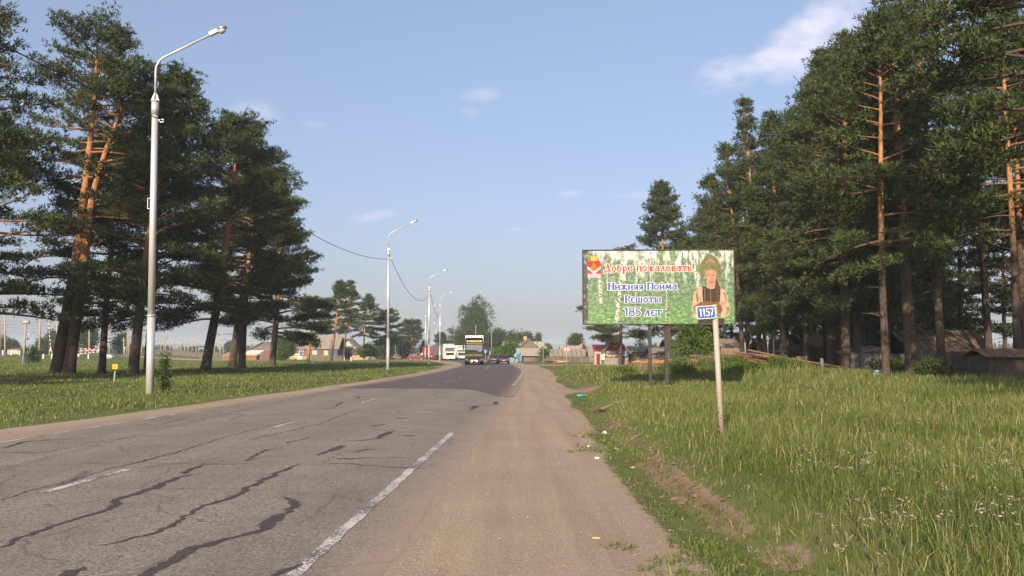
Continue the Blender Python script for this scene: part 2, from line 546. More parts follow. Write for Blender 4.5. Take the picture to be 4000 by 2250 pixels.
def asphalt(name, c_lo, c_hi, stone, worn_amt):
    m = bpy.data.materials.new(name)
    t, n, ramp, mix, mth = node_helpers(m)
    b = t.nodes['Principled BSDF']; b.inputs['Roughness'].default_value = .82; b.inputs['Specular IOR Level'].default_value = .35
    co = n('ShaderNodeTexCoord')
    def nz(sc, det=5, rough=.6, st=(1, 1, 1)):
        mp_ = n('ShaderNodeMapping'); mp_.inputs['Scale'].default_value = st
        t.links.new(co.outputs['Object'], mp_.inputs['Vector'])
        x = n('ShaderNodeTexNoise', Scale=sc, Detail=det, Roughness=rough); t.links.new(mp_.outputs[0], x.inputs['Vector']); return x.outputs['Fac']
    base = ramp(nz(.8, 7, .65), ((.32, c_lo), (.68, c_hi)))
    v = n('ShaderNodeTexVoronoi', Scale=70.0); t.links.new(co.outputs['Object'], v.inputs['Vector'])
    chips = ramp(v.outputs['Color'], ((.14, (.35, .35, .38)), (.40, (.95, .95, .95)), (.75, (1.3, 1.25, 1.15)), (.9, stone)))
    base = mix(.95, base, chips, 'MULTIPLY')
    # long streaks polished by wheels
    uvn = n('ShaderNodeUVMap', uv_map='across'); sep = n('ShaderNodeSeparateXYZ'); t.links.new(uvn.outputs[0], sep.inputs[0])
    w = mth('ABSOLUTE', mth('SINE', mth('MULTIPLY', sep.outputs['X'], math.pi * 4)))
    w = mth('MULTIPLY', mth('MULTIPLY', w, nz(.25, 4, .6, (2.5, .35, 1))), worn_amt)
    base = mix(w, base, tuple(x * .62 for x in c_lo))
    # hairline cracking in patches
    wv = n('ShaderNodeTexNoise', Scale=3.0, Detail=4.0); t.links.new(co.outputs['Object'], wv.inputs['Vector'])
    wa = n('ShaderNodeMixRGB') if False else n('ShaderNodeVectorMath', operation='MULTIPLY_ADD')
    t.links.new(wv.outputs['Color'], wa.inputs[0]); wa.inputs[1].default_value = (.35, .35, 0); t.links.new(co.outputs['Object'], wa.inputs[2])
    ve = n('ShaderNodeTexVoronoi', feature='DISTANCE_TO_EDGE', Scale=.62); t.links.new(wa.outputs[0], ve.inputs['Vector'])
    ck = ramp(ve.outputs['Distance'], ((.0, (1, 1, 1)), (.011, (0, 0, 0))))
    ck = mth('MULTIPLY', ck, ramp(nz(.32, 3), ((.44, (0, 0, 0)), (.54, (.8, .8, .8)))))
    base = mix(ck, base, tuple(x * .38 for x in c_lo))
    # dust blown in from the sides
    e = mth('ABSOLUTE', mth('SUBTRACT', sep.outputs['X'], .5))
    e = mth('ADD', e, mth('MULTIPLY', mth('SUBTRACT', nz(3.2, 8, .7), .5), .11))
    dustf = ramp(e, ((.405, (0, 0, 0)), (.46, (.35, .35, .35)), (.502, (.92, .92, .92))))
    base = mix(dustf, base, (.32, .235, .175))
    t.links.new(base, b.inputs['Base Color'])
    bp = n('ShaderNodeBump', Strength=.3, Distance=.006); t.links.new(v.outputs['Distance'], bp.inputs['Height']); t.links.new(bp.outputs[0], b.inputs['Normal'])
    return m


SR, SL = smooth_tab(ROAD_R), smooth_tab(ROAD_L)
old_m = asphalt('old_grey_asphalt', (.185, .164, .142), (.250, .222, .194), (1.9, 1.85, 1.75), .5)
new_m = asphalt('dark_new_asphalt', (.098, .084, .075), (.122, .104, .094), (1.5, 1.45, 1.4), .3)
road = tag(ribbon('road', SL, SR, .005, old_m), 'worn two lane asphalt road bending away to the left', kind='structure')


def flat(name, pts_l, pts_r, z, mat, parent=None):
    """flat strip between two point lists"""
    mb = MB(); k = len(pts_l)
    mb.v = [(p[0], p[1], z) for p in pts_l] + [(p[0], p[1], z) for p in pts_r]
    mb.f = [(i, k + i, k + i + 1, i + 1) for i in range(k - 1)]; mb.sm = [False] * (k - 1)
    return mb.obj(name, mat, parent)


# newer dark surfacing beyond a ragged transverse joint; its near end runs over the old surface
jx = np.linspace(0, 1, 30)
def side(T, y): return np.interp(y, T[:, 1], T[:, 0])
jy = np.interp(jx, [0, .25, .6, .72, .8, .86, .93, 1], [36.6, 36.4, 36.2, 35.6, 34.0, 32.0, 29.6, 29.0]) + .12 * (vnoise(jx * 40, jx * 0, 1.5, 5) - .5)
rows = []
for k in range(200):
    s = (k / 199) ** 1.7
    y = jy + s * (396 - jy)
    # spread along the bend by the border tables
    xl, xr = side(SL, y), side(SR, y)
    rows.append(np.stack([xl + (xr - xl) * jx, y, np.full_like(y, .0140)], -1))
P = np.array(rows); i = np.arange(P.shape[0] * 30).reshape(P.shape[0], 30)
q = np.stack([i[:-1, :-1], i[:-1, 1:], i[1:, 1:], i[1:, :-1]], -1).reshape(-1, 4)
nm_ = np_mesh('new_surfacing', P.reshape(-1, 3), q, new_m, poly=4)
uv = nm_.uv_layers.new(name='across')
sv = np.stack([np.tile(jx, P.shape[0]), P[:, :, 1].ravel()], -1)
uv.data.foreach_set('uv', sv[q.ravel()].ravel().astype(np.float32))
link('new_surfacing', nm_, road)


# worn paint: asphalt shows through where the paint has gone
def paint(name, col, keep):
    m = bpy.data.materials.new(name)
    t, n, ramp, mix, mth = node_helpers(m)
    b = t.nodes['Principled BSDF']; b.inputs['Roughness'].default_value = .7
    co = n('ShaderNodeTexCoord')
    x = n('ShaderNodeTexNoise', Scale=48.0, Detail=4.0, Roughness=.7); t.links.new(co.outputs['Object'], x.inputs['Vector'])
    y = n('ShaderNodeTexNoise', Scale=1.3, Detail=3.0); t.links.new(co.outputs['Object'], y.inputs['Vector'])
    f = mth('ADD', x.outputs['Fac'], mth('MULTIPLY', mth('SUBTRACT', y.outputs['Fac'], .5), .55))
    c = ramp(f, ((keep, (.10, .09, .08)), (keep + .06, col)))
    t.links.new(c, b.inputs['Base Color'])
    return m


white_paint = paint('worn_white_road_paint', (.56, .54, .51), .475)
faded_paint = paint('faded_white_road_paint', (.42, .39, .35), .47)


def lane_line(p0, p1, w, z, mat, segs=24):
    p0, p1 = np.array(p0[:2]), np.array(p1[:2]); d = (p1 - p0) / np.linalg.norm(p1 - p0); nrm = np.array([-d[1], d[0]])
    T = np.linspace(0, 1, segs)
    wob = [(rnd.uniform(-.012, .012), rnd.uniform(-.012, .012)) for _ in T]
    a = [p0 + (p1 - p0) * s + nrm * (w / 2 + q[0]) for s, q in zip(T, wob)]; b = [p0 + (p1 - p0) * s - nrm * (w / 2 + q[1]) for s, q in zip(T, wob)]
    return flat('lane_marking', a, b, z, mat, road)


Z1, Z2 = .0092, .0182
lane_line(gp(1070, 2320), gp(1768, 1690), .108, Z1, white_paint, 60)             # edge line on the near side
lane_line(gp(-150, 1755), gp(691, 1617), .12, Z1, white_paint, 40)             # edge line on the far side
for a, b in (((171, 1926), (497, 1836)), ((1046, 1678), (1146, 1649)), ((1413, 1574), (1461, 1560))):
    lane_line(gp(*a), gp(*b), .11, Z1, white_paint)
for a, b in (((1568, 1528), (1601, 1523)),): lane_line(gp(*a), gp(*b), .1, Z1, faded_paint, 6)
for a, b in (((1674, 1506), (1691, 1502)), ((1743, 1493), (1755, 1490)), ((1797, 1478), (1806, 1474)), ((1900, 1441), (1909, 1432)), ((1913, 1427), (1917, 1420))):
    lane_line(gp(*a), gp(*b), .11, Z2, faded_paint, 6)
pts = [gp(x, y) for x, y in ((2003, 1508), (2016, 1495), (2030, 1478), (2040, 1460), (2044, 1452), (2042, 1445), (2033, 1440), (2022, 1433))]
for a, b in list(zip(pts, pts[1:])): lane_line(a, a + (b - a) * .96, .17, Z2, white_paint, 8)

# poured tar over the cracks: flat ribbons of uneven width
tar = bpy.data.materials.new('black_crack_tar')
t, n, ramp, mix, mth = node_helpers(tar)
b_ = t.nodes['Principled BSDF']; b_.inputs['Roughness'].default_value = .75; b_.inputs['Specular IOR Level'].default_value = .12
co = n('ShaderNodeTexCoord'); x_ = n('ShaderNodeTexNoise', Scale=55.0, Detail=6.0, Roughness=.8); t.links.new(co.outputs['Object'], x_.inputs['Vector'])
t.links.new(ramp(x_.outputs['Fac'], ((.36, (.042, .039, .047)), (.60, (.12, .104, .095)))), b_.inputs['Base Color'])
tr_ = n('ShaderNodeBsdfTransparent'); mx_ = n('ShaderNodeMixShader')
t.links.new(ramp(x_.outputs['Fac'], ((.47, (0, 0, 0)), (.64, (1, 1, 1)))), mx_.inputs[0])
t.links.new(b_.outputs[0], mx_.inputs[1]); t.links.new(tr_.outputs[0], mx_.inputs[2]); t.links.new(mx_.outputs[0], t.nodes['Material Output'].inputs['Surface'])


def z7(x, y): return x * .7764, 1500 + y * .7764      # from the enlarged crop of the road back to photo pixels


tar_z = [.0096]


def tar_line(pix, w, z=None, ragged=.6):
    if z is None: tar_z[0] += .00004; z = tar_z[0]
    P = [gp(*z7(*p)) for p in pix]
    for i in range(1, len(P) - 1):
        u_, v_ = (P[i] - P[i - 1]).normalized(), (P[i + 1] - P[i]).normalized()
        if u_.dot(v_) < .1:
            w1, w2 = (w[:i + 1], w[i:]) if isinstance(w, (list, tuple)) else (w, w)
            tar_line(pix[:i + 1], w1, z, ragged); return tar_line(pix[i:], w2, z + .0004, ragged)
    d = [0]
    for a, b in zip(P, P[1:]): d.append(d[-1] + (b - a).length)
    n_ = max(6, int(d[-1] / .045)); n_ = min(n_, 260)
    ws = [.66 * q_ for q_ in (w if isinstance(w, (list, tuple)) else [w] * len(P))]
    a, b = [], []
    for k in range(n_):
        s = d[-1] * k / (n_ - 1)
        x = np.interp(s, d, [p.x for p in P]); y = np.interp(s, d, [p.y for p in P]); ww = np.interp(s, d, ws)
        if k in (0, n_ - 1): ww *= .15
        i = min(max(int(np.searchsorted(d, s)), 1), len(P) - 1); dr = (P[i] - P[i - 1]).normalized(); nr = Vector((-dr.y, dr.x))
        o = (vnoise([s * 3.1], [w if not isinstance(w, (list, tuple)) else 1.0], .35, len(pix))[0] - .5) * .08
        a.append((x + nr.x * (o + ww * rnd.uniform(1 - ragged, 1) / 2), y + nr.y * (o + ww * rnd.uniform(1 - ragged, 1) / 2)))
        b.append((x + nr.x * (o - ww * rnd.uniform(1 - ragged, 1) / 2), y + nr.y * (o - ww * rnd.uniform(1 - ragged, 1) / 2)))
    return flat('crack_seal', a, b, z, tar, road)


tar_line([(0, 828), (120, 772), (270, 722), (420, 675), (520, 640), (600, 612), (560, 600), (700, 548), (800, 515), (880, 478), (960, 458), (1018, 455)], [.10, .12, .12, .12, .14, .22, .2, .2, .24, .18, .1, .05])
tar_line([(930, 455), (965, 430), (1010, 408), (1280, 404)], [.2, .2, .08, .04])
tar_line([(500, 820), (700, 775), (820, 738), (900, 690), (960, 650), (1050, 610), (1150, 580), (1250, 525), (1350, 475), (1440, 432), (1500, 405)], [.04, .10, .15, .12, .08, .16, .18, .18, .18, .16, .06])
tar_line([(720, 985), (790, 935), (900, 880), (960, 830), (1080, 800), (1180, 780), (1290, 745), (1340, 720)], [.20, .22, .22, .26, .2, .1, .22, .2])
tar_line([(1290, 748), (1345, 725), (1375, 675), (1430, 655), (1480, 620), (1470, 595), (1410, 570)], [.1, .30, .32, .1, .22, .20, .05])
tar_line([(300, 985), (380, 940), (440, 940)], [.2, .3, .1])
tar_line([(1370, 985), (1440, 945), (1530, 908)], [.10, .16, .06])
tar_line([(0, 590), (110, 552), (300, 505), (560, 425), (700, 395), (870, 352), (1030, 300), (1200, 250), (1480, 185)], [.05, .05, .04, .05, .10, .08, .06, .05, .04])
tar_line([(0, 415), (200, 412), (420, 405), (660, 398), (900, 402), (1100, 400)], .04)
tar_line([(0, 345), (100, 348), (230, 345), (400, 312), (520, 288), (700, 262), (1060, 265)], [.06, .1, .06, .03, .03, .04, .03])
tar_line([(20, 325), (120, 292), (270, 283), (470, 273)], [.14, .2, .1, .05])
tar_line([(640, 205), (800, 208), (940, 170)], .06)
tar_line([(760, 228), (860, 212), (1090, 198)], .05)
tar_line([(1160, 182), (1230, 160), (1000, 130), (1260, 102)], .05)
tar_line([(1240, 390), (1300, 350), (1340, 333), (1440, 330)], [.08, .14, .12, .03])
tar_line([(1600, 362), (1660, 335), (1720, 312), (1700, 335), (1790, 347), (1830, 335), (1905, 328)], [.1, .26, .2, .05, .06, .18, .05])
tar_line([(1690, 380), (1760, 378), (1900, 375), (2100, 373), (2190, 372)], [.3, .2, .06, .05, .04])
tar_line([(1640, 408), (1720, 400), (1900, 418), (2050, 424), (2150, 428)], [.05, .1, .05, .09, .06])
tar_line([(1770, 290), (1900, 278), (1940, 250), (1980, 238), (1860, 228)], [.12, .2, .36, .1, .05])
tar_line([(1860, 215), (1940, 205)], [.2, .3]); tar_line([(1985, 178), (2050, 172)], [.25, .35]); tar_line([(2000, 262), (2090, 262)], [.1, .35])
tar_line([(1440, 300), (1500, 285), (1570, 265)], [.12, .1, .04]); tar_line([(1250, 285), (1420, 245), (1600, 205), (1800, 130)], .05)
tar_line([(1660, 90), (1720, 92), (1690, 115), (1620, 132)], [.06, .12, .1, .05]); tar_line([(1780, 62), (1810, 66), (1800, 75)], .15)
tar_line([(2360, 120), (2400, 112), (2370, 130)], [.2, .35, .2]); tar_line([(2480, 95), (2500, 90), (2490, 105)], [.2, .3, .2])
tar_line([(1960, 88), (2560, 85)], .03); tar_line([(1350, 135), (1600, 128), (1790, 120)], .04)
tar_line([(210, 612), (260, 611)], .06); tar_line([(2170, 60), (2200, 45), (2230, 40)], [.06, .1, .04])

# ------------------------------------------------------------------ far hills
def ridge(name, y, zb, amp, seed, col, label):
    xs = np.linspace(-4300, 4300, 160)
    hh = zb + amp * vnoise(xs, xs * 0, 900, seed) + amp * .25 * vnoise(xs, xs * 0, 160, seed + 1) + 1.6 * vnoise(xs, xs * 0, 30, seed + 2)
    rows = []
    for k, (dy, f) in enumerate(((0, -.05), (150, .45), (330, .85), (480, 1.0), (900, .7), (1200, -.05))):
        rows.append(np.stack([xs, np.full_like(xs, y + dy), hh * f - (1 if f < 0 else 0)], -1))
    P = np.array(rows); i = np.arange(P.shape[0] * 160).reshape(P.shape[0], 160)
    q = np.stack([i[:-1, :-1], i[:-1, 1:], i[1:, 1:], i[1:, :-1]], -1).reshape(-1, 4)
    return tag(link(name, np_mesh(name, P.reshape(-1, 3), q, M(name + '_forest', (.03, .045, .02), (.06, .075, .035), .02, .95), smooth=True, poly=4)), label, kind='structure')


ridge('hills', 3200, 36, 22, 21, None, 'low wooded hills fading blue in the haze')

# ------------------------------------------------------------------ haze
hz = MB().box((0, 2350, 31.0), (10600, 6800, 66.0)).obj('haze', None)
hm = bpy.data.materials.new('thin_summer_haze'); hm.use_nodes = True
hm.node_tree.nodes.clear()
pv = hm.node_tree.nodes.new('ShaderNodeVolumePrincipled'); pv.inputs['Density'].default_value = .00034
pv.inputs['Color'].default_value = (.74, .85, 1, 1)
pv.inputs['Anisotropy'].default_value = 0.0
ho = hm.node_tree.nodes.new('ShaderNodeOutputMaterial'); hm.node_tree.links.new(pv.outputs[0], ho.inputs['Volume'])
hz.data.materials.append(hm)
tag(hz, 'thin bluish haze over the village', kind='stuff')
# ------------------------------------------------------------------ Scots pines
needle = leafmat('pine_needles', (.011, .027, .010), (.090, .113, .034), .14)
needle_far = needle
bark = bpy.data.materials.new('pine_bark')
t, n, ramp, mix, mth = node_helpers(bark)
b_ = t.nodes['Principled BSDF']; b_.inputs['Roughness'].default_value = .9; b_.inputs['Specular IOR Level'].default_value = .15
co = n('ShaderNodeTexCoord'); mp_ = n('ShaderNodeMapping'); mp_.inputs['Scale'].default_value = (7, 7, 2.2); t.links.new(co.outputs['Object'], mp_.inputs['Vector'])
nz_ = n('ShaderNodeTexNoise', Scale=1.6, Detail=6.0, Roughness=.7); t.links.new(mp_.outputs[0], nz_.inputs['Vector'])
at_ = n('ShaderNodeAttribute', attribute_name='tint')          # 0 old grey plates at the foot .. 1 flaking orange bark higher up
old = ramp(nz_.outputs['Fac'], ((.3, (.032, .025, .020)), (.55, (.085, .066, .052)), (.8, (.14, .112, .09))))
org = ramp(nz_.outputs['Fac'], ((.25, (.14, .065, .03)), (.40, (.36, .17, .07)), (.75, (.50, .26, .12))))
f_ = mth('ADD', at_.outputs['Fac'], mth('MULTIPLY', mth('SUBTRACT', nz_.outputs['Fac'], .5), .5), True)
t.links.new(mix(f_, old, org), b_.inputs['Base Color'])
bp_ = n('ShaderNodeBump', Strength=.9, Distance=.03); t.links.new(nz_.outputs['Fac'], bp_.inputs['Height']); t.links.new(bp_.outputs[0], b_.inputs['Normal'])


def tubes_np(paths, nside):
    """paths: list of (P (k,3), r (k,)) -> arrays of one joined tube mesh"""
    V, Q, base = [], [], 0
    an = np.arange(nside) * 2 * np.pi / nside
    ca, sa = np.cos(an), np.sin(an)
    for Pt, r in paths:
        k = len(Pt)
        d = np.gradient(Pt, axis=0); d /= np.linalg.norm(d, axis=1)[:, None] + 1e-9
        ref = np.where(np.abs(d[:, 2:3]) > .9, np.array([[0., 1., 0.]]), np.array([[0., 0., 1.]]))
        a = np.cross(d, ref); a /= np.linalg.norm(a, axis=1)[:, None] + 1e-9
        b = np.cross(d, a)
        ring = Pt[:, None] + (a[:, None] * ca[None, :, None] + b[:, None] * sa[None, :, None]) * r[:, None, None]
        V.append(ring.reshape(-1, 3))
        i = np.arange(k * nside).reshape(k, nside) + base
        j = np.roll(i, -1, 1)
        Q.append(np.stack([i[:-1], j[:-1], j[1:], i[1:]], -1).reshape(-1, 4))
        base += k * nside
    return np.concatenate(V), np.concatenate(Q)


def clumps(nodes, out, rs, per, ln, wd, up=.55, spread=.10):
    """bunches of needles (or leaves) round every node"""
    m = len(nodes)
    c = np.repeat(nodes, per, 0) + rs.randn(m * per, 3) * spread
    d = rs.randn(m * per, 3) * .75 + np.repeat(out, per, 0) * .55; d[:, 2] += up
    d /= np.linalg.norm(d, axis=1)[:, None] + 1e-9
    w = np.cross(d, rs.randn(m * per, 3)); w /= np.linalg.norm(w, axis=1)[:, None] + 1e-9
    l = ln * rs.uniform(.65, 1.25, (m * per, 1)); ww = wd * rs.uniform(.7, 1.3, (m * per, 1))
    V = np.stack([c - w * ww, c + w * ww, c + d * l], 1).reshape(-1, 3)
    Fc = np.arange(len(V)).reshape(-1, 3)
    tint = np.repeat(np.clip(rs.beta(2.2, 2.2, m), 0, 1), per * 3)
    return V, Fc, tint


def pine_meshes(seed, h, cb, Rc, lean=(0, 0), tr=.3, shape='dome', dens=1.0, needle_len=.235, dead=6, limbs=(), orange=.33, path=None, clear=.25):
    rs = np.random.RandomState(seed)
    ph = rs.uniform(0, 6.28, 2); am = rs.uniform(.1, .28, 2)
    if path is not None:
        pz, pxx, pyy = (np.array(q, dtype=float) for q in zip(*path))
    def axis(z):
        z = np.asarray(z, dtype=float); s = np.maximum(z, 0) / h
        if path is not None:
            return np.stack([np.interp(z, pz, pxx), np.interp(z, pz, pyy), z], -1)
        x = lean[0] * s ** 1.15 + am[0] * np.sin(s * 5 + ph[0]) * s
        y = lean[1] * s ** 1.15 + am[1] * np.sin(s * 4 + ph[1]) * s
        return np.stack([x, y, z], -1)
    zt = np.r_[-.3, .15, .5, np.linspace(1.0, h * .985, 22)]
    rad = tr * (1 - zt / h) ** .72 * .98 + .02
    rad[:3] = tr * np.array([1.32, 1.2, 1.08])
    paths = [(axis(zt), rad)]
    tints = [np.clip((zt / h - orange) / .16 + .0, 0, 1)]
    nodes, outs, tw, padt = [], [], [], []
    z = cb
    prof = {'dome': lambda q: (.62 + .38 * min(1, q / .22)) * (1 - q ** 2.6) ** .62 + .05,
            'cone': lambda q: (.6 + .4 * min(1, q / .18)) * (1 - q ** 1.5) ** .85 + .07,
            'wood': lambda q: (.62 + .38 * min(1, q / .2)) * (1 - q ** 1.12) ** .88 + .07,
            'spire': lambda q: (.7 + .3 * min(1, q / .2)) * (1 - q) ** 1.05 + .10,
            'flat': lambda q: .55 + .45 * math.sin(math.pi * min(1, q * 1.05)) ** .7}[shape]
    specs = []
    while z < h - .25:
        q = (z - cb) / (h - cb)
        nb = rs.randint(3, 6)
        a0 = rs.uniform(0, 6.28)
        for k in range(nb):
            ln = Rc * 1.12 * prof(q) * rs.uniform(.6, 1.15)
            az_ = a0 + k * 6.28 / nb + rs.uniform(-.4, .4)
            if q < .3 and rs.rand() < .25: continue
            if q < .72 and math.cos(az_ + 1.5708) > .5 and rs.rand() < clear: continue      # few boughs grow on the road side
            specs.append((z + rs.uniform(-.2, .2), az_, ln, R(-5 + 40 * q ** 1.4 + rs.uniform(-12, 14)), .12 if q < .4 else .02, True))
        z += (.50 + .50 * rs.rand()) * (1.0 if q < .6 else .66)
    for (lz, laz, ll, lel, sag) in limbs: specs.append((lz, laz, ll, lel, sag, True))
    for k in range(dead):
        specs.append((rs.uniform(cb * .45, cb * 1.1), rs.uniform(0, 6.28), rs.uniform(.5, 1.9), R(rs.uniform(-15, 25)), .15, False))
    for (bz, az, ln, el, sag, leafy) in specs:
        s = np.linspace(0, 1, 6)
        hd = np.array([math.cos(az), math.sin(az), 0])
        P = axis(np.full(6, bz)) + hd * (ln * s * math.cos(el))[:, None]
        P[:, 2] += ln * (s * math.sin(el) + sag * (1.3 * s - 2.4 * s * s) + .10 * s ** 3)
        side_ = np.array([-hd[1], hd[0], 0]); P += side_ * (ln * .10 * np.sin(s * 3 + az * 3))[:, None] * s[:, None]
        tr_h = float(np.interp(bz, zt, rad))
        r0 = min(.022 + .017 * ln, tr_h * .55)
        paths.append((P, r0 * (1 - s * .86)))
        q = float(np.clip((bz / h - orange) / .2, 0, 1)); tints.append(.5 * q + .08 - .25 * q * s)
        if not leafy: continue
        npad = 2 + int(ln * 1.75 * dens ** .5)
        for k in range(npad):
            sv = .34 + .68 * ((k + rs.rand()) / npad) ** .85
            lt = (1 if k % 2 else -1) * rs.uniform(.15, 1.0) * (ln * .36 * (1.15 - .85 * sv) + .10)
            if k == npad - 1: sv, lt = 1.0, 0.0
            c0 = np.array([np.interp(min(sv, 1), s, P[:, i]) for i in range(3)])
            c = c0 + side_ * lt + hd * .35 * abs(lt); c[2] += .10 + .14 * abs(lt)
            pr = rs.uniform(.36, .70) * (1 if ln > 1.2 else .75)
            m = max(4, int(34 * pr * pr * dens + 3))
            nd = c + rs.randn(m, 3) * np.array([pr * .55, pr * .55, pr * .24]); nodes.append(nd)
            dv = nd - c; dv[:, 2] += .12; outs.append(dv / (np.linalg.norm(dv, axis=1)[:, None] + 1e-6) + hd * .35)
            padt.append(np.full(m, rs.uniform(-.16, .16)))
            tw.append((np.stack([c0 - hd * .3 * abs(lt), c0 * .45 + c * .55 - np.array([0, 0, .04]), c]), np.array([.024, .016, .008])))
    # leader
    top = axis(np.linspace(h - .9, h + .15, 6)) + rs.randn(6, 3) * np.array([.1, .1, .03]); nodes.append(top); outs.append(np.tile([0, 0, .6], (6, 1))); padt.append(np.zeros(6))
    V1, Q1 = tubes_np(paths[:1], 12)
    V2, Q2 = tubes_np(paths[1:], 5)
    t1 = np.repeat(tints[0], 12); t2 = np.concatenate([np.repeat(x, 5) for x in tints[1:]])
    V3, Q3 = tubes_np(tw, 3)
    Vw = np.concatenate([V1, V2, V3]); Qw = np.concatenate([Q1, Q2 + len(V1), Q3 + len(V1) + len(V2)])
    tt = np.concatenate([t1, t2, np.full(len(V3), .12)])
    trunk = np_mesh('trunk', Vw, Qw, bark, tint=tt, smooth=True, poly=4)
    nodes, outs = np.concatenate(nodes), np.concatenate(outs)
    Vc, Fc, tc_ = clumps(nodes, outs, rs, 6, needle_len * 1.1, needle_len * .155, up=.5, spread=.06)
    tc_ = np.clip(tc_ + np.repeat(np.concatenate(padt), 18), 0, 1)
    crown = np_mesh('crown', Vc, Fc, needle, tint=tc_)
    return trunk, crown


def place_pine(meshes, loc, label, rz=0.0, sc=(1, 1, 1), group='tall pines beside the road', name='pine_tree', tilt=0.0):
    o = thing(name, label, 'tree', loc, rz, group)
    o.scale = sc; o.rotation_euler[1] = tilt
    link('trunk', meshes[0], o); link('crown', meshes[1], o)
    return o


GL = 'pines on the grass beside the road'
GW = 'pines of the wood behind the billboard'
def own(seed, px, Y, label, group, **kw):
    place_pine(pine_meshes(seed, **kw), on(px, Y, -.05), label, group=group)


# the row on the near grass; every one has its own shape
own(11, 216, 59, 'pine with long straight orange trunk, left one of the two grown together at the foot', GL, h=25.3, cb=10.5, Rc=4.9, tr=.40, shape='dome', dens=1.0, clear=1.0,
    path=((-.3, 0, 0), (2, .25, 0), (5, .72, 0), (8.6, 1.2, 0), (14, 1.55, .1), (19, 1.85, .2), (26, 2.05, .1)), orange=.22,
    limbs=((9.2, R(165), 3.2, R(10), .2), (10.2, R(180), 3.4, R(18), .12), (6.8, R(190), 4.4, R(-2), .25)), dead=3)
own(12, 266, 58.6, 'leaning pine with forked orange limbs, right one of the two grown together at the foot', GL, h=21.6, cb=9.0, Rc=4.8, tr=.40, shape='dome', clear=1.0,
    path=((-.3, 0, 0), (3, .25, .1), (8, .7, .15), (12.8, 1.1, .2), (16, 1.9, .2), (19, 2.9, .2), (22, 3.5, .2)), orange=.27, dead=3,
    limbs=((4.6, R(-8), 2.6, R(10), .25), (5.4, R(-14), 5.2, R(3), .42), (6.1, R(-4), 6.0, R(5), .40), (6.9, R(6), 6.6, R(8), .42), (9.0, R(-5), 3.4, R(20), .12)))
own(13, 398, 65, 'slim dark-trunked pine standing behind the small yellow marker', GL, h=18.5, cb=4.6, Rc=4.5, lean=(.5, 0), dens=1.25, tr=.27, shape='dome')
own(14, 519, 59.5, 'broad pine rising directly behind the nearest street lamp', GL, clear=0.45, h=22.2, cb=4.2, Rc=5.8, lean=(2.2, .2), tr=.36, shape='cone', dens=1.3)
own(15, 572, 67, 'thin pine whose foot hides behind the nearest lamp pole', GL, h=17.5, cb=3.8, Rc=4.2, lean=(.8, 0), dens=1.25, tr=.24, shape='dome')
own(16, 800, 70, 'tall pine with a trunk leaning right, first beyond the nearest street lamp', GL, clear=0.45, h=21.2, cb=4.4, Rc=5.2, lean=(2.5, 0), tr=.40, shape='dome', dens=1.3,
    path=((-.3, 0, 0), (2, .3, 0), (5.2, .85, 0), (9, 1.25, 0), (15, 1.9, .1), (22, 2.4, .1)),
    limbs=((5.2, R(172), 5.0, R(-6), .2), (4.4, R(178), 4.6, R(-8), .16), (4.0, R(5), 2.6, R(8), .2)))
own(17, 906, 88, 'leaning brown-trunked pine, left of the close pair before the wooden shed', GL, clear=0.45, h=22.6, cb=5.4, Rc=5.2, lean=(3.2, 0), dens=1.25, tr=.42, shape='dome')
own(18, 943, 85, 'upright dark-trunked pine, right of the close pair before the wooden shed', GL, clear=0.45, h=20.2, cb=4.8, Rc=5.0, lean=(.9, 0), dens=1.25, tr=.40, shape='dome')
own(19, 1064, 103, 'dark-trunked pine standing left of the bright green bush', GL, clear=0.45, h=19.2, cb=3.6, Rc=5.8, lean=(1.2, 0), tr=.42, shape='cone', dens=1.3,
    limbs=((5.5, R(0), 6.6, R(6), .1), (4.6, R(-10), 6.0, R(0), .15)))
own(20, 1203, 133, 'small orange pine in front of the yellow car', GL, h=9.6, cb=3.0, Rc=3.5, lean=(.8, 0), tr=.26, shape='flat', orange=.05, needle_len=.30, dens=.9)
own(21, 1294, 178, 'slender orange pine leaning right before the grey-roofed house', GL, h=16.8, cb=6.2, Rc=3.5, lean=(1.9, 0), tr=.28, shape='cone', orange=.18, needle_len=.34, dens=.85)
own(22, 1342, 196, 'tallest pine before the pale green gable house', GL, h=18.6, cb=6.6, Rc=3.3, lean=(1.4, 0), tr=.28, shape='cone', orange=.2, needle_len=.34, dens=.85)
own(23, 1418, 214, 'pine with a bare orange stem beside the firewood pile', GL, h=16.5, cb=6.0, Rc=3.6, lean=(1.0, 0), tr=.26, shape='cone', orange=.15, needle_len=.36, dens=.85)
own(24, 1502, 225, 'round-topped pine just left of the second street lamp', GL, h=12.8, cb=4.0, Rc=4.0, lean=(.5, 0), tr=.26, shape='dome', orange=.3, needle_len=.38, dens=.85)
own(25, 1607, 262, 'far small pine behind the maroon hatchback', GL, h=11.4, cb=4.3, Rc=3.4, lean=(0, 0), tr=.24, shape='flat', orange=.3, needle_len=.5, dens=.7)
own(26, -240, 43, 'nearest tall pine cut by the left edge, high ragged crown', GL, h=27.0, cb=9.5, Rc=4.6, tr=.36, shape='cone')
own(27, -95, 55, 'broad low-crowned pine at the left edge of the row', GL, h=17.0, cb=3.6, Rc=4.8, tr=.34, shape='dome', dens=1.0, limbs=((4.2, R(-10), 6.2, R(-5), .1), (5.4, R(5), 6.6, R(0), .1)))
own(28, 1724, 300, 'far dark pine behind the white truck', GL, h=8.6, cb=2.4, Rc=2.6, tr=.2, shape='dome', needle_len=.5, dens=.8)
own(29, 1772, 285, 'far ragged half-bare pine right of the white truck', GL, h=9.6, cb=3.4, Rc=2.6, tr=.2, shape='flat', needle_len=.34, dens=.3)

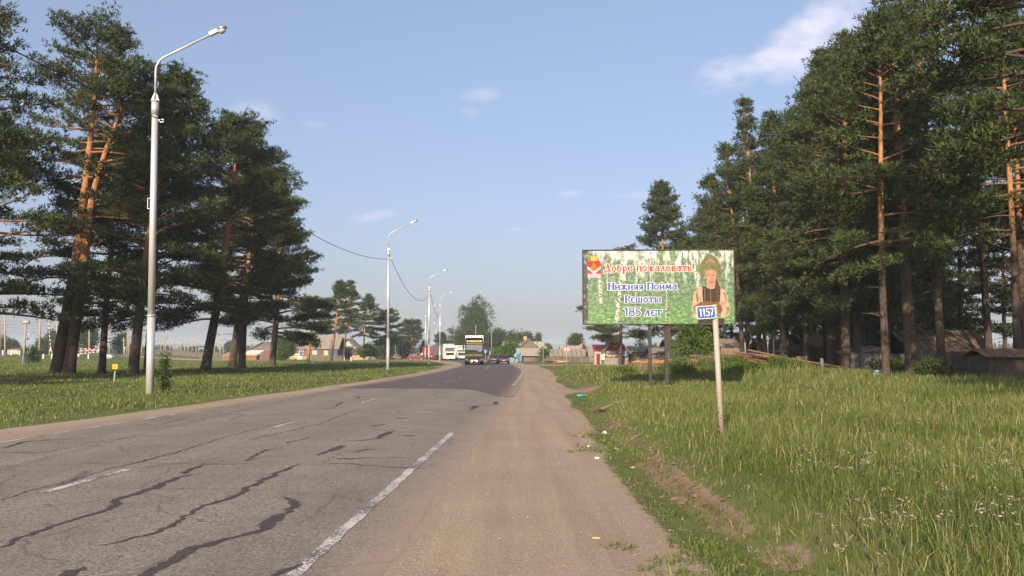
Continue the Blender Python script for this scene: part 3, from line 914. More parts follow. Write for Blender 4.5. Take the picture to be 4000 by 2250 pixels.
# the wood on the far right
own(41, 2422, 112, 'pine on a pale stem standing before the red-roofed kiosk', GW, h=15, cb=3.8, Rc=4.8, dens=1.4, lean=(.6, 0), tr=.24, shape='dome', needle_len=.28, limbs=((4.6, R(180), 4.4, R(0), .05), (3.8, R(184), 3.6, R(-6), .05), (4.2, R(-5), 4.0, R(-4), .05)))
own(42, 2622, 104, 'lone tapering pine whose tip shows above the billboard', GW, h=23.0, cb=4, Rc=5.2, lean=(-1.2, 0), tr=0.26, shape='wood', needle_len=.28)
own(43, 2695, 108, 'pine behind the green bush below the billboard', GW, h=16.0, cb=4, Rc=3.6, lean=(.4, 0), tr=0.22, shape='dome', needle_len=.28)
own(44, 2843, 88, 'shorter front pine with pointed top just right of the billboard', GW, clear=0.60, h=21.0, cb=4.6, Rc=4.0, lean=(-1.6, 0), tr=0.22, shape='wood', dens=.9)
own(45, 2904, 80, 'pine with twin slender stems look beside the billboard edge', GW, clear=0.60, h=22.0, cb=5, Rc=3.4, lean=(-1.2, 0), tr=0.22, shape='wood', dens=.9)
own(46, 2970, 75, 'pine with the tall thin spire standing out of the wood', GW, clear=0.60, h=25.2, cb=6.5, Rc=3.2, lean=(-.9, 0), tr=0.24, shape='spire', dens=.95, orange=.3)
own(47, 3062, 68, 'pine with a pale brown trunk beside the leaning lumber stack', GW, clear=0.60, h=21.4, cb=5, Rc=3.7, lean=(-.4, 0), tr=0.26, shape='wood')
own(48, 3138, 76, 'pine behind the low wooden gate in the wood', GW, clear=0.60, h=24.2, cb=5, Rc=4.0, lean=(-.4, 0), tr=0.24, shape='wood')
own(49, 3248, 62, 'heavy-trunked pine left of the light-roofed shed, with one long drooping bare limb', GW, clear=0.60, h=24.2, cb=4.4, Rc=4.4, lean=(-.3, 0), tr=0.28, shape='wood',  limbs=((6.6, R(196), 4.6, R(-28), .02),))
own(50, 3306, 54, 'broad-crowned pine in front of the light-roofed shed', GW, clear=0.60, h=22.6, cb=4.4, Rc=4.6, lean=(.5, 0), tr=0.28, shape='wood',  limbs=((6.0, R(200), 4.8, R(-8), .05),))
own(51, 3463, 42.5, 'front pine with a straight grey lower trunk by the pale blue trough', GW, clear=0.60, h=18.8, cb=6, Rc=4.0, lean=(.1, 0), tr=0.19, shape='wood', )
own(52, 3564, 45.5, 'thickest pine trunk of the wood, before the mossy shed roof', GW, clear=0.60, h=21.0, cb=6.5, Rc=4.2, lean=(-.6, 0), tr=0.32, shape='wood', orange=.4)
own(53, 3684, 47, 'high pine with a lit orange stem and open crown', GW, clear=0.60, h=23.6, cb=8, Rc=3.7, lean=(-.9, 0), tr=0.22, shape='wood', orange=.36, dens=.95, dead=10)
own(54, 3868, 61, 'tall pine with many dead side twigs behind the board fence', GW, clear=0.60, h=25.0, cb=11, Rc=4.0, lean=(-.5, 0), tr=0.27, shape='wood', dead=34)
own(55, 3978, 50, 'right-edge pine with curved dead branches low on its trunk', GW, clear=0.60, h=24.0, cb=9, Rc=4.0, lean=(.2, 0), tr=0.21, shape='wood', dead=26)
own(56, 4000, 51, 'second stem close behind the pine with curved dead branches', GW, clear=0.60, h=23.0, cb=9, Rc=3.6, lean=(.4, .3), tr=0.2, shape='wood')
own(57, 4170, 29, 'nearest pine of the wood, dark crown hanging in at the right edge', GW, h=22.0, cb=8.5, Rc=4.4, lean=(0, 0), tr=.3, shape='dome', dens=1.15, clear=0, orange=.6)
# pines deeper in the wood share meshes; nothing tells them apart
bank_ = [pine_meshes(70 + k, h=h_, cb=c_, Rc=r_, lean=(.3, .2), tr=.22, shape=s_) for k, (h_, c_, r_, s_) in enumerate(((20.5, 4.5, 4.2, 'dome'), (22, 5.5, 4.0, 'cone'), (19, 4.0, 4.2, 'wood')))]
for k, (px, Y_, sc_) in enumerate(((2786, 97, .92), (2925, 85, .95), (3078, 73, .95), (3184, 84, 1.05), (3286, 66, 1.17), (3352, 58, 1.06), (3424, 80, 1.0), (3500, 72, 1.02), (3760, 76, 1.0), (3335, 92, 1.0),
                                    (3020, 100, .95), (3930, 84, .95), (4080, 62, 1.05), (3610, 92, 1.0), (2990, 90, .92), (3110, 92, 1.0), (3230, 76, 1.05), (3400, 66, 1.0), (3470, 60, .95), (3540, 66, 1.05), (2860, 104, .9), (3150, 66, .95))):
    place_pine(bank_[k % 3], on(px, Y_, -.05), 'dark straight pine crowded among others deep in the wood', rz=k * 2.1, sc=(sc_, sc_, sc_), group='pines deep in the wood')
# pines outside the frame on the right whose shade falls on the grass in front of the sheds
for k, (x, y, sc_) in enumerate(((13.6, 8.0, 1.0), (18.6, 6.5, 1.05), (23.5, 9.5, 1.0), (21, 16.5, .95), (28, 14, 1.05), (16.5, 1, 1.0))):
    place_pine(bank_[(k + 1) % 3], (x, y, gzf(x, y)), 'pine of the wood edge standing beyond the right border', rz=k * 1.7, sc=(sc_, sc_, sc_), group='pines past the right border')

for k, (x, y, sc_) in enumerate(((-35.5, 22, 1.0), (-39, 13, 1.05), (-35, 6, 1.0), (-40, 30, 1.0))):
    place_pine(bank_[k % 3], (x, y, gzf(x, y)), 'pine of the roadside row standing before the left border', rz=k * 1.9, sc=(sc_, sc_, sc_), group='pines past the left border')

# ------------------------------------------------------------------ broadleaf trees and bushes
leaf_a = leafmat('broad_leaves', (.026, .048, .012), (.085, .125, .03), .28)
leaf_b = leafmat('fresh_leaves', (.045, .085, .014), (.12, .18, .035), .3)
leaf_c = leafmat('dusty_leaves', (.030, .048, .018), (.075, .10, .036), .22)
twig = M('grey_brown_bark', (.06, .05, .04), (.14, .12, .10), 6, .9, stretch=(1, 1, .3), bump=.6)


def broadleaf(name, label, cat, loc, h, Rx, mat, seed, base=.12, nn=420, leaf=.22, lobes=9, narrow=1.0, tr=None, group=None, per=9):
    rs = np.random.RandomState(seed)
    o = thing(name, label, cat, loc, rs.uniform(0, 6), group)
    hb = h * base; hc = (h - hb)
    # crown built from overlapping lobes of unlike size
    cs = rs.randn(lobes, 3) * np.array([.42, .42, .30]); rr = rs.uniform(.36, .58, lobes)
    cs[0] = (0, 0, .42); rr[0] = .5; cs[1] = (0, 0, -.1); rr[1] = .66
    k = rs.randint(0, lobes, nn)
    d = rs.randn(nn, 3); d /= np.linalg.norm(d, axis=1)[:, None]
    p = cs[k] + d * (rr[k] * rs.uniform(.55, 1.06, nn) ** .6)[:, None]
    p[:, 2] = np.clip(p[:, 2], -1, 1.0)
    q = p * np.array([Rx, Rx, hc / 2 / .95])
    w = 1 - (1 - narrow) * (p[:, 2:3] * .5 + .5); q[:, :2] *= w
    q[:, 2] += hb + hc / 2
    V, Fc, tn = clumps(q, d, rs, per, leaf * 1.5, leaf * .38, up=.2, spread=leaf * 1.1)
    mb_paths = []
    tr = tr or max(.03, h * .016)
    zz = np.linspace(-.15, h * .8, 7)
    mb_paths.append((np.stack([np.sin(zz * .5 + seed) * .03 * zz, np.cos(zz * .4) * .02 * zz, zz], -1), tr * (1 - zz.clip(0) / h) ** .8))
    for i_ in range(lobes + 4):
        e = cs[i_ % lobes] * np.array([Rx, Rx, hc / 2]) + np.array([0, 0, hb + hc / 2]) + rs.randn(3) * .1 * Rx
        z0 = max(.05, min(e[2] * .55, h * .6))
        s0 = np.array([0, 0, z0]); mid = (s0 + e) / 2 + np.array([0, 0, -.05 * h])
        mb_paths.append((np.stack([s0, mid, e]), tr * np.array([.45, .3, .1])))
    Vt, Qt = tubes_np(mb_paths, 6)
    link('trunk', np_mesh('trunk', Vt, Qt, twig, smooth=True, poly=4), o)
    link('crown', np_mesh('crown', V, Fc, mat, tint=tn), o)
    return o


broadleaf('poplar_tree', 'tall loose poplar rising behind the black truck', 'tree', on(1858, 300), 21.5, 5.6, leaf_a, 1, base=.1, nn=1500, leaf=.42, lobes=16)
broadleaf('willow_tree', 'wide tree at the left foot of the tall poplar', 'tree', on(1812, 292), 11.5, 4.0, leaf_a, 2, base=.06, nn=700, leaf=.4)
broadleaf('willow_tree', 'dark tree right of the poplar behind the wooden pole', 'tree', on(1938, 245), 8.6, 3.8, leaf_c, 3, base=.04, nn=700, leaf=.36)
broadleaf('willow_tree', 'low dark tree between the truck and the wooden pole', 'tree', on(1896, 255), 7.0, 3.6, leaf_c, 4, base=.04, nn=600, leaf=.36)
broadleaf('lilac_bush', 'bushy garden shrub left of the log house gable', 'bush', on(1990, 161), 4.0, 2.3, leaf_b, 5, base=.06, nn=420, leaf=.26)
broadleaf('lilac_bush', 'low bright bush behind the two dark cars', 'bush', on(1952, 166), 2.6, 2.6, leaf_b, 6, base=.04, nn=360, leaf=.26)
broadleaf('birch_tree', 'leafy tree left of the brick chimney behind the slate roof', 'tree', on(2008, 262), 8.8, 4.2, leaf_a, 7, base=.1, nn=600, leaf=.4)
broadleaf('birch_tree', 'leafy tree right of the brick chimney behind the slate roof', 'tree', on(2043, 268), 8.3, 3.8, leaf_a, 8, base=.1, nn=560, leaf=.4)
broadleaf('spruce_tree', 'narrow dark tree beside the thin antenna mast', 'tree', on(2104, 260), 7.2, 1.7, leaf_c, 9, base=.05, nn=300, leaf=.36, narrow=.35)
broadleaf('birch_tree', 'small tree showing between gable and antenna mast', 'tree', on(2083, 270), 6.2, 1.7, leaf_c, 10, nn=240, leaf=.36)
broadleaf('birch_tree', 'bush-like tree behind the white chimney', 'tree', on(2136, 230), 4.2, 1.6, leaf_b, 11, nn=200, leaf=.34)
broadleaf('birch_tree', 'single round tree above the roofs right of the warning sign', 'tree', on(2250, 205), 5.7, 2.3, leaf_a, 12, base=.1, nn=420, leaf=.34)
broadleaf('birch_tree', 'large dense tree behind the striped crossing pole', 'tree', on(346, 248), 11.0, 3.2, leaf_a, 13, base=.02, nn=700, leaf=.38)
broadleaf('birch_tree', 'round tree between the two leading pine trunks at the railway', 'tree', on(205, 262), 7.6, 3.2, leaf_c, 14, base=.05, nn=500, leaf=.38)
broadleaf('birch_tree', 'low tree behind the leaning transformer pole', 'tree', on(167, 250), 4.9, 3.0, leaf_b, 15, base=.02, nn=420, leaf=.36)
broadleaf('birch_tree', 'hazy tree at the left border behind the masts', 'tree', on(8, 300), 6.4, 4.0, leaf_c, 16, base=.02, nn=420, leaf=.42)
broadleaf('birch_tree', 'hazy grey-green tree second from the left border', 'tree', on(42, 310), 5.6, 3.6, leaf_c, 116, base=.02, nn=360, leaf=.42)
broadleaf('birch_tree', 'dark tree left of the second pine trunk by the railway', 'tree', on(468, 260), 6.0, 2.6, leaf_a, 17, base=.02, nn=420, leaf=.38)
broadleaf('birch_tree', 'distant small tree beyond the freight wagons', 'tree', on(897, 420), 6.6, 3.0, leaf_c, 18, base=.02, nn=240, leaf=.5)
broadleaf('lilac_bush', 'bright green bush between pine and grey-roofed house', 'bush', on(1109, 192), 5.5, 1.85, leaf_b, 19, base=.03, nn=640, leaf=.28)
broadleaf('lilac_bush', 'green garden bush behind the firewood pile', 'bush', on(1446, 212), 4.2, 2.3, leaf_b, 20, base=.02, nn=480, leaf=.3)
broadleaf('birch_tree', 'garden tree right behind the second street lamp', 'tree', on(1524, 262), 7.4, 4.2, leaf_c, 21, base=.03, nn=600, leaf=.38)
broadleaf('birch_tree', 'garden tree left behind the maroon hatchback', 'tree', on(1570, 268), 6.6, 4.0, leaf_a, 22, base=.03, nn=560, leaf=.38)
broadleaf('spruce_tree', 'narrow dark conifer left of the red truck', 'tree', on(1653, 272), 5.4, 1.25, leaf_c, 23, base=.02, nn=320, leaf=.34, narrow=.45)
broadleaf('spruce_tree', 'dark tree mass between the red and white trucks', 'tree', on(1752, 330), 6.6, 3.6, leaf_c, 24, base=.02, nn=420, leaf=.44)
broadleaf('spruce_tree', 'dark tree mass between white and black truck', 'tree', on(1800, 345), 8.4, 3.6, leaf_c, 124, base=.02, nn=420, leaf=.44)
broadleaf('elder_bush', 'dense green bush under the billboard between the dark posts and the marker', 'bush', on(2724, 70), 4.6, 2.1, leaf_b, 25, base=.02, nn=1300, leaf=.15)
broadleaf('birch_tree', 'sunlit leafy tree behind the mossy shed roof', 'tree', on(3650, 90), 10.0, 3.6, leaf_b, 26, base=.1, nn=1500, leaf=.24, lobes=12)
broadleaf('birch_tree', 'leafy tree behind the leaning dark gable in the wood', 'tree', on(3360, 100), 8.0, 3.6, leaf_b, 126, base=.1, nn=1000, leaf=.26, lobes=12)
broadleaf('elder_bush', 'dark bush at the foot of the board fence', 'bush', on(3650, 43), .95, .95, leaf_a, 27, base=.02, nn=300, leaf=.10)
broadleaf('elder_bush', 'shaded bush beside the thickest pine trunk', 'bush', on(3478, 47), .8, .8, leaf_a, 28, base=.02, nn=220, leaf=.13)
broadleaf('elder_bush', 'low bush at the corner of the kiosk wall', 'bush', on(2432, 116), 1.2, 1.4, leaf_a, 29, base=.02, nn=160, leaf=.2)
broadleaf('lilac_bush', 'thin shrub clinging to the weathered post by the long shed', 'bush', on(2124, 141), 2.6, .8, leaf_b, 30, base=.2, nn=90, leaf=.2)
broadleaf('mugwort_plant', 'dark leafy weed at the foot of the nearest lamp', 'plant', gp(632, 1540), 1.15, .26, leaf_a, 31, base=.02, nn=70, leaf=.07, lobes=6)
broadleaf('mugwort_plant', 'taller thin weed behind the nearest lamp', 'plant', gp(645, 1526), 1.55, .22, leaf_a, 32, base=.1, nn=50, leaf=.07, lobes=6)
broadleaf('mugwort_plant', 'bushy weed on the railway bank at the left', 'plant', on(128, 112), 2.3, 1.1, leaf_a, 33, base=.02, nn=160, leaf=.16)
for k, (px, Y_, hh) in enumerate(((3003, 72, 6.0), (3022, 73, 6.6))):
    broadleaf('birch_tree', ('thin white-barked birch in the wood, left of two', 'thin white-barked birch in the wood, right of two')[k], 'tree', on(px, Y_), hh, .9, leaf_b, 34 + k, base=.5, nn=120, leaf=.2, tr=.07)
    [c for c in COL.objects if c.name.startswith('trunk')][-1].data.materials[0] = M('white_birch_bark', (.5, .5, .48), (.12, .11, .1), 7, .7, stretch=(1, 1, 3), lo=.5, hi=.62)

# far wood along the horizon
rs = np.random.RandomState(5)
cen = []
for x0, x1, y0, y1, k, hh in ((-420, -150, 480, 620, 60, 6.5), (-150, -60, 520, 640, 26, 6), (-60, 260, 620, 800, 60, 5.5), (60, 420, 330, 420, 46, 7)):
    for _ in range(k): cen.append((rs.uniform(x0, x1), rs.uniform(y0, y1), rs.uniform(.6, 1.1) * hh))
nd, od = [], []
for x, y, hh in cen:
    d = rs.randn(36, 3); d /= np.linalg.norm(d, axis=1)[:, None]
    nd.append(np.array([x, y, hh * .5]) + d * np.array([hh * .55, hh * .55, hh * .5]) * rs.uniform(.5, 1, (36, 1))); od.append(d)
V, Fc, tn = clumps(np.concatenate(nd), np.concatenate(od), rs, 7, 1.5, .5, up=.2, spread=.6)
tag(link('far_treeline', np_mesh('far_treeline', V, Fc, leaf_c, tint=tn)), 'far low line of trees along the horizon', kind='stuff')

# ------------------------------------------------------------------ grass
grass_m = leafmat('meadow_grass', (.085, .122, .028), (.198, .246, .062), .42, straw=(.44, .38, .20))


def blades(name, x, y, h, w, rs, mat, label, straw=.1, lean=.45, hue=None):
    m = len(x); z = gz(x, y) - .02
    an = rs.uniform(0, 2 * np.pi, m); la = rs.uniform(0, 2 * np.pi, m); l = h * np.abs(rs.randn(m)) * lean
    wx, wy = np.cos(an) * w / 2, np.sin(an) * w / 2
    dx, dy = np.cos(la) * l, np.sin(la) * l
    b0 = np.stack([x - wx, y - wy, z], -1); b1 = np.stack([x + wx, y + wy, z], -1)
    m0 = np.stack([x - wx * .75 + dx * .3, y - wy * .75 + dy * .3, z + h * .55], -1); m1 = np.stack([x + wx * .75 + dx * .3, y + wy * .75 + dy * .3, z + h * .55], -1)
    tp = np.stack([x + dx, y + dy, z + h * np.clip(1.02 - .35 * (l / h) ** 2, .55, 1)], -1)
    V = np.stack([b0, b1, m0, m1, tp], 1).reshape(-1, 3)
    k = (np.arange(m) * 5)[:, None]
    Fc = np.stack([k + [0, 1, 3], k + [0, 3, 2], k + [2, 3, 4]], 1).reshape(-1, 3)
    base = np.clip(.42 + .5 * (vnoise(x, y, 1.3, 31) - .5) + .5 * (vnoise(x, y, 6, 32) - .5) + rs.randn(m) * .16, 0, .8)
    if hue is not None: base = np.clip(base + hue, 0, .82)
    st = rs.rand(m) < straw * (.4 + 1.4 * vnoise(x, y, 2.2, 33)); base[st] = rs.uniform(.85, 1, st.sum())
    return tag(link(name, np_mesh(name, V, Fc, mat, tint=np.repeat(base, 5))), label, kind='stuff')


def sample(nw, d0, d1, e, rs, dens, x_of):
    """random points with density falling with distance; x_of(d) -> (lo, hi)"""
    D = np.exp(rs.uniform(np.log(d0), np.log(d1), nw * 3))
    lo, hi = x_of(D)
    W = np.maximum(hi - lo, 0); p = dens(D) * W * D
    keep = rs.rand(len(D)) < p / p.max()
    D, lo, W = D[keep][:nw], lo[keep][:nw], W[keep][:nw]
    return lo + rs.rand(len(D)) * W, D


rs = np.random.RandomState(42)
dens = lambda D: 1 / (1 + (D / 5.5) ** 1.75)
x, y = sample(165000, 3.2, 92, 0, rs, dens, lambda D: (ip(EDGE_R, D), D * .72 + 4.5))
d = x - ip(EDGE_R, y)
keep = d > -.02 + .5 * (vnoise(x, y, .8, 41) - .5)
soil_ = np.exp(-((d - .66) / .30) ** 2) * sstep(4.5, 7, y) * (1 - sstep(17, 22, y)) * sstep(.3, .55, vnoise(x, y, .9, 12))
keep &= rs.rand(len(x)) > soil_ * .75
keep &= rs.rand(len(x)) > np.exp(-((x - 3.0) / .5) ** 2 - ((y - 33.5) / 1.0) ** 2) * 1.2
keep &= rs.rand(len(x)) > .9 * np.clip(1 - np.abs(y - 23.6 - .12 * x) / .8, 0, 1) * (1 - sstep(4, 9, x)) * sstep(.35, .65, vnoise(x, y, 1.5, 14))
keep &= ~((y > 104) & (y < 118) & (x < 17))
x, y, d = x[keep], y[keep], d[keep]
tall = vnoise(x, y, 2.0, 43)
hh = (.07 + .11 * sstep(.4, 1.6, d) + .22 * tall ** 1.4 * sstep(1.0, 2.2, d)) * rs.uniform(.4, 1.35, len(x))
hh *= np.where((y > 24.5) & (y < 40) & (x < 12), .62, 1) * np.where(d < .5, .7, 1)
hh += .25 * np.exp(-((x - 14) / 7) ** 2 - ((y - 48) / 6) ** 2) * rs.uniform(.4, 1.2, len(x))
blades('tall_grass', x, y, hh, (.0026 + .00080 * y) * rs.uniform(.5, 1.4, len(x)), rs, grass_m, 'tall unmown meadow grass right of the road', straw=.16, lean=.62)
x, y = sample(90000, 13.5, 150, 0, rs, lambda D: 1 / (1 + (D / 14) ** 1.6), lambda D: (-D * .68 - 5, ip(EDGE_L, D)))
d = ip(EDGE_L, y) - x
keep = (d > .1 + .55 * (vnoise(x, y, 1.1, 44) - .5)) & ~((y > 184) & (y < 214))
x, y, d = x[keep], y[keep], d[keep]
hh = (.07 + .15 * vnoise(x, y, 2.4, 45)) * rs.uniform(.5, 1.3, len(x)) * (.6 + .4 * sstep(0, 1.5, d))
blades('verge_grass', x, y, hh, (.005 + .00098 * y) * rs.uniform(.6, 1.3, len(x)), rs, grass_m, 'short verge grass between the road and the pines', straw=.09, hue=.05, lean=.6)
# thin weeds creeping over the sandy edge
x, y = sample(16000, 3.6, 30, 0, rs, dens, lambda D: (ip(EDGE_R, D) - .7, ip(EDGE_R, D) + .7))
v = vnoise(x, y, .22, 46) * .6 + vnoise(x, y, 1.1, 47) * .6 + .35 * (x - ip(EDGE_R, y)); keep = v > .66 + .12 * rs.rand(len(x))
x, y = x[keep], y[keep]
blades('edge_weeds', x, y, rs.uniform(.03, .10, len(x)), (.006 + .0011 * y) * rs.uniform(.7, 1.3, len(x)), rs, grass_m, 'sparse low weeds creeping over the sandy shoulder', straw=.05, lean=.9)

# flower umbels: pinkish white caraway heads standing in the grass
fl = M('pinkish_white_umbels', (.34, .25, .22), (.46, .36, .31), 30, .8)
stem_m = M('dull_green_stem', (.07, .10, .03))
def umbels(name, pts, label, rs, r0, mat, hmin, hmax):
    V, Fc, stem_id = [], [], []
    for x_, y_ in pts:
        z_ = gzf(x_, y_); h_ = rs.uniform(hmin, hmax); ln = rs.randn(2) * .05
        cx, cy, cz = x_ + ln[0], y_ + ln[1], z_ + h_
        k = len(V)
        V += [(x_ - .003, y_, z_), (x_ + .003, y_, z_), (cx + .002, cy, cz), (cx - .002, cy, cz)]; Fc.append([k, k + 1, k + 2]); Fc.append([k, k + 2, k + 3]); stem_id += [1, 1]
        for _ in range(rs.randint(5, 10)):
            ox, oy = rs.randn(2) * r0 * 1.1; oz = rs.uniform(-.01, .02); r_ = r0 * rs.uniform(.35, .65); a_ = rs.uniform(0, 6)
            k = len(V)
            for j in range(5): V.append((cx + ox + r_ * math.cos(a_ + j * 1.2566), cy + oy + r_ * math.sin(a_ + j * 1.2566), cz + oz + rs.uniform(-.004, .006)))
            Fc += [[k, k + 1, k + 2], [k, k + 2, k + 3], [k, k + 3, k + 4]]; stem_id += [0, 0, 0]
    m_ = np_mesh(name, np.array(V), np.array(Fc), mat); m_.materials.append(stem_m)
    m_.polygons.foreach_set('material_index', np.array(stem_id, dtype=np.int32))
    return tag(link(name, m_), label, kind='stuff')


pts = []
while len(pts) < 190:
    D_ = math.exp(rs.uniform(math.log(5.2), math.log(17))); x_ = rs.uniform(2.0, D_ * .64)
    if x_ > ip(EDGE_R, D_) + .5 and vnoise([x_], [D_], 1.1, 51)[0] > .5 - .10 * (x_ > D_ * .35): pts.append((x_, D_))
umbels('caraway_flowers', pts, 'faded pinkish white flower heads scattered in the tall grass', rs, .018, fl, .22, .40)
pts = [(rs.uniform(7.6, 15.5), rs.uniform(43, 52)) for _ in range(90)]
umbels('hogweed_flowers', pts, 'white flat flower heads on the weedy rise before the wood', rs, .11, M('greenish_white_umbels', (.42, .46, .34)), .7, 1.25)
pts = []
while len(pts) < 170:
    D_ = rs.uniform(17, 48); x_ = ip(EDGE_L, D_) - rs.uniform(.6, 16)
    if vnoise([x_], [D_], 2.6, 52)[0] > .5: pts.append((x_, D_))
umbels('verge_flowers', pts, 'pale flower heads dotted over the verge beside the nearest lamp', rs, .03, fl, .14, .26)
# tall weeds on that rise
x, y = rs.uniform(6.0, 17, 9000), rs.uniform(43, 55, 9000)
keep = vnoise(x, y, 1.3, 61) > .42 + .28 * np.abs((y - 49) / 6) + .15 * np.abs((x - 11.5) / 5.5); x, y = x[keep], y[keep]
nodes = np.stack([x, y, gz(x, y) + rs.uniform(.02, .7, len(x)) * (.3 + .7 * vnoise(x, y, 1.4, 62))], -1)
o_ = rs.randn(len(x), 3)
V, Fc, tn = clumps(nodes, o_, rs, 7, .19, .028, up=.5, spread=.12)
tag(link('weeds', np_mesh('weeds', V, Fc, leaf_b, tint=tn)), 'waist high weeds on the rise behind the billboard', kind='stuff')
# dry stalks
x, y = rs.uniform(7.0, 12.5, 300), rs.uniform(46, 58, 300)
blades('dry_stalks', x, y, rs.uniform(.35, 1.2, 300), np.full(300, .03), rs, M('dry_straw', (.19, .135, .085), (.30, .22, .14), 9), 'dry pinkish brown stalks standing between the billboard posts and the bush', lean=.5)
# loose stones on the shoulder
mb = MB()
for _ in range(4200):
    D_ = math.exp(rs.uniform(math.log(3.6), math.log(22))); x_ = rs.uniform(ip(ROAD_R, D_) - .1, ip(EDGE_R, D_) + .3); s_ = rs.uniform(.003, .008) * (1 + 1.3 * (rs.rand() < .04))
    c = np.array([x_, D_, gzf(x_, D_) + s_ * .3]); q_ = rs.uniform(.6, 1.3, (6, 1)) * s_
    o6 = np.array([(1, 0, 0), (-1, 0, 0), (0, 1, 0), (0, -1, 0), (0, 0, .8), (0, 0, -.8)]) * q_
    mb.add(c + o6, [(0, 2, 4), (2, 1, 4), (1, 3, 4), (3, 0, 4)])
tag(mb.obj('gravel', M('mixed_gravel', (.13, .10, .085), (.46, .36, .27), 60, .9)), 'loose small stones on the sandy shoulder', kind='stuff')

# clods of turned earth along the little bank
mb = MB()
for _ in range(420):
    D_ = rs.uniform(5.5, 22); x_ = ip(EDGE_R, D_) + rs.normal(.64, .16)
    if vnoise([x_], [D_], .9, 12)[0] < .42: continue
    s_ = rs.uniform(.012, .05); q_ = rs.uniform(.5, 1.3, (6, 1)) * s_
    o6 = np.array([(1, 0, .1), (-1, 0, 0), (0, 1, 0), (0, -1, .1), (.1, 0, .7), (0, 0, -.7)]) * q_
    mb.add(np.array([x_, D_, gzf(x_, D_) + s_ * .2]) + o6, [(0, 2, 4), (2, 1, 4), (1, 3, 4), (3, 0, 4)])
tag(mb.obj('soil_clods', M('brown_earth_clods', (.10, .062, .04), (.27, .18, .12), 20, .95), None), 'brown clods of turned earth along the grassy bank', kind='stuff')
# ------------------------------------------------------------------ street lamps
galv = M('galvanised_silver_paint', (.50, .50, .51), (.62, .62, .63), 3, .42, metal=.35, stretch=(1, 1, .2), spec=.5)
white_p = M('white_lamp_housing', (.74, .74, .74), rough=.4, spec=.5)
chrome = M('polished_reflector', (.55, .56, .57), rough=.2, metal=.8)
glassy = M('clear_lamp_glass', (.42, .45, .48), rough=.12, spec=.7)
dark_steel = M('dark_grey_steel', (.09, .09, .095), (.13, .13, .135), 8, .6)


def make_lamp(loc, label, tilt=0.0, rz=0.0):
    o = thing('street_lamp', label, 'street lamp', loc, rz, 'silver street lamps along the road')
    o.rotation_euler[1] = tilt
    p = MB(); p.tube([(0, 0, -.3), (0, 0, 2.9)], [.145, .14], 20)
    p.tube([(0, 0, 2.94), (0, 0, 10.55)], [.128, .112], 20)
    p.obj('pole', galv, o)
    MB().cyl((0, 0, 2.92), .165, .05, 20).obj('flange', galv, o)
    c = MB().cyl((0, 0, 10.80), .135, .5, 20).tube([(0, 0, 11.05), (0, 0, 11.11)], [.16, .155], 20)
    for a in (0, math.pi / 2):        # the crossed fin plates carrying the arm
        for s in (-1, 1):
            q = Matrix.Rotation(a, 4, 'Z')
            c.add([(s * .155, -.008, 11.11), (s * .155, .008, 11.11), (s * .03, -.008, 11.42), (s * .03, .008, 11.42), (0, -.008, 11.11), (0, .008, 11.11), (0, -.008, 11.42), (0, .008, 11.42)],
                  [(0, 1, 3, 2), (4, 6, 7, 5), (0, 2, 6, 4), (1, 5, 7, 3), (2, 3, 7, 6)], False, q)
    c.obj('collar', galv, o)
    arc = [(0, 0, 11.1), (0, 0, 12.25)]
    for k in range(1, 8):
        t_ = k / 7 * R(64); arc.append((.62 * (1 - math.cos(t_)), 0, 12.25 + .62 * math.sin(t_)))
    dx, dz = math.sin(R(64)), math.cos(R(64)); e = arc[-1]
    arc.append((e[0] + dx * 1.9, 0, e[2] + dz * 1.9))
    MB().tube(arc, .042, 10).obj('arm', galv, o)
    h = arc[-1]; ang = -math.atan2(dz, dx)
    hd = bevel(MB().box((h[0] + dx * .16, 0, h[2] + dz * .16 + .02), (.36, .17, .15), ry=ang).obj('lamp_head', white_p, o), .02)
    mb = MB(); mb.ball((0, 0, 0), (.21, .15, .10), 14, 9)
    link('reflector', mb.mesh('reflector', chrome), hd, (h[0] + dx * .50, 0, h[2] + dz * .50 + .03), (0, ang + .15, 0))
    mb = MB(); mb.ball((0, 0, 0), (.15, .12, .13), 14, 9)
    link('lamp_glass', mb.mesh('lamp_glass', glassy), hd, (h[0] + dx * .50, 0, h[2] + dz * .50 - .05), (0, ang + .15, 0))
    b = MB().box((.16, 0, 10.35), (.10, .02, .02)).box((.26, 0, 10.37), (.14, .025, .018)).box((.26, 0, 10.27), (.14, .025, .018)).box((.32, 0, 10.32), (.018, .025, .1))
    b.obj('cable_bracket', galv, o)
    b = MB().box((-.17, 0, 7.35), (.08, .015, .015)).box((-.17, 0, 6.95), (.08, .015, .015)).box((-.21, 0, 7.15), (.015, .015, .42))
    b.obj('hanger', galv, o)
    return o


lamps = [(gp(585, 1541), 'nearest silver street lamp, tall on the grass at the road edge', R(-.9)),
         (gp(1515, 1446), 'second nearest silver street lamp, left of the parked trucks', R(-.3)),
         (gp(1675, 1422.5), 'silver street lamp between the maroon hatchback and the red truck', 0),
         (at(1718, 1411.5, 165), 'silver street lamp just left of the white truck', 0),
         (at(1661, 1405, 213), 'silver street lamp rising from the bonnet of the maroon hatchback', 0),
         (at(1636, 1400, 268), 'silver street lamp rising behind the roof of the maroon hatchback', 0),
         (at(1615, 1397, 315), 'distant silver lamp post, right of two close ones behind the hatchback', 0),
         (at(1609, 1396, 352), 'distant silver lamp post, left of two close ones behind the hatchback', 0),
         (at(1670, 1396, 330), 'distant silver lamp beside the blue crossing sign left of the red truck', 0),
         (at(1701, 1396, 352), 'distant lamp rising over the red truck roof', 0),
         (at(1741, 1396, 372), 'distant lamp post over the left corner of the white truck roof', 0),
         (at(1773, 1396, 385), 'distant lamp post over the right corner of the white truck roof', 0)]
proto = None
lamp_pts = []
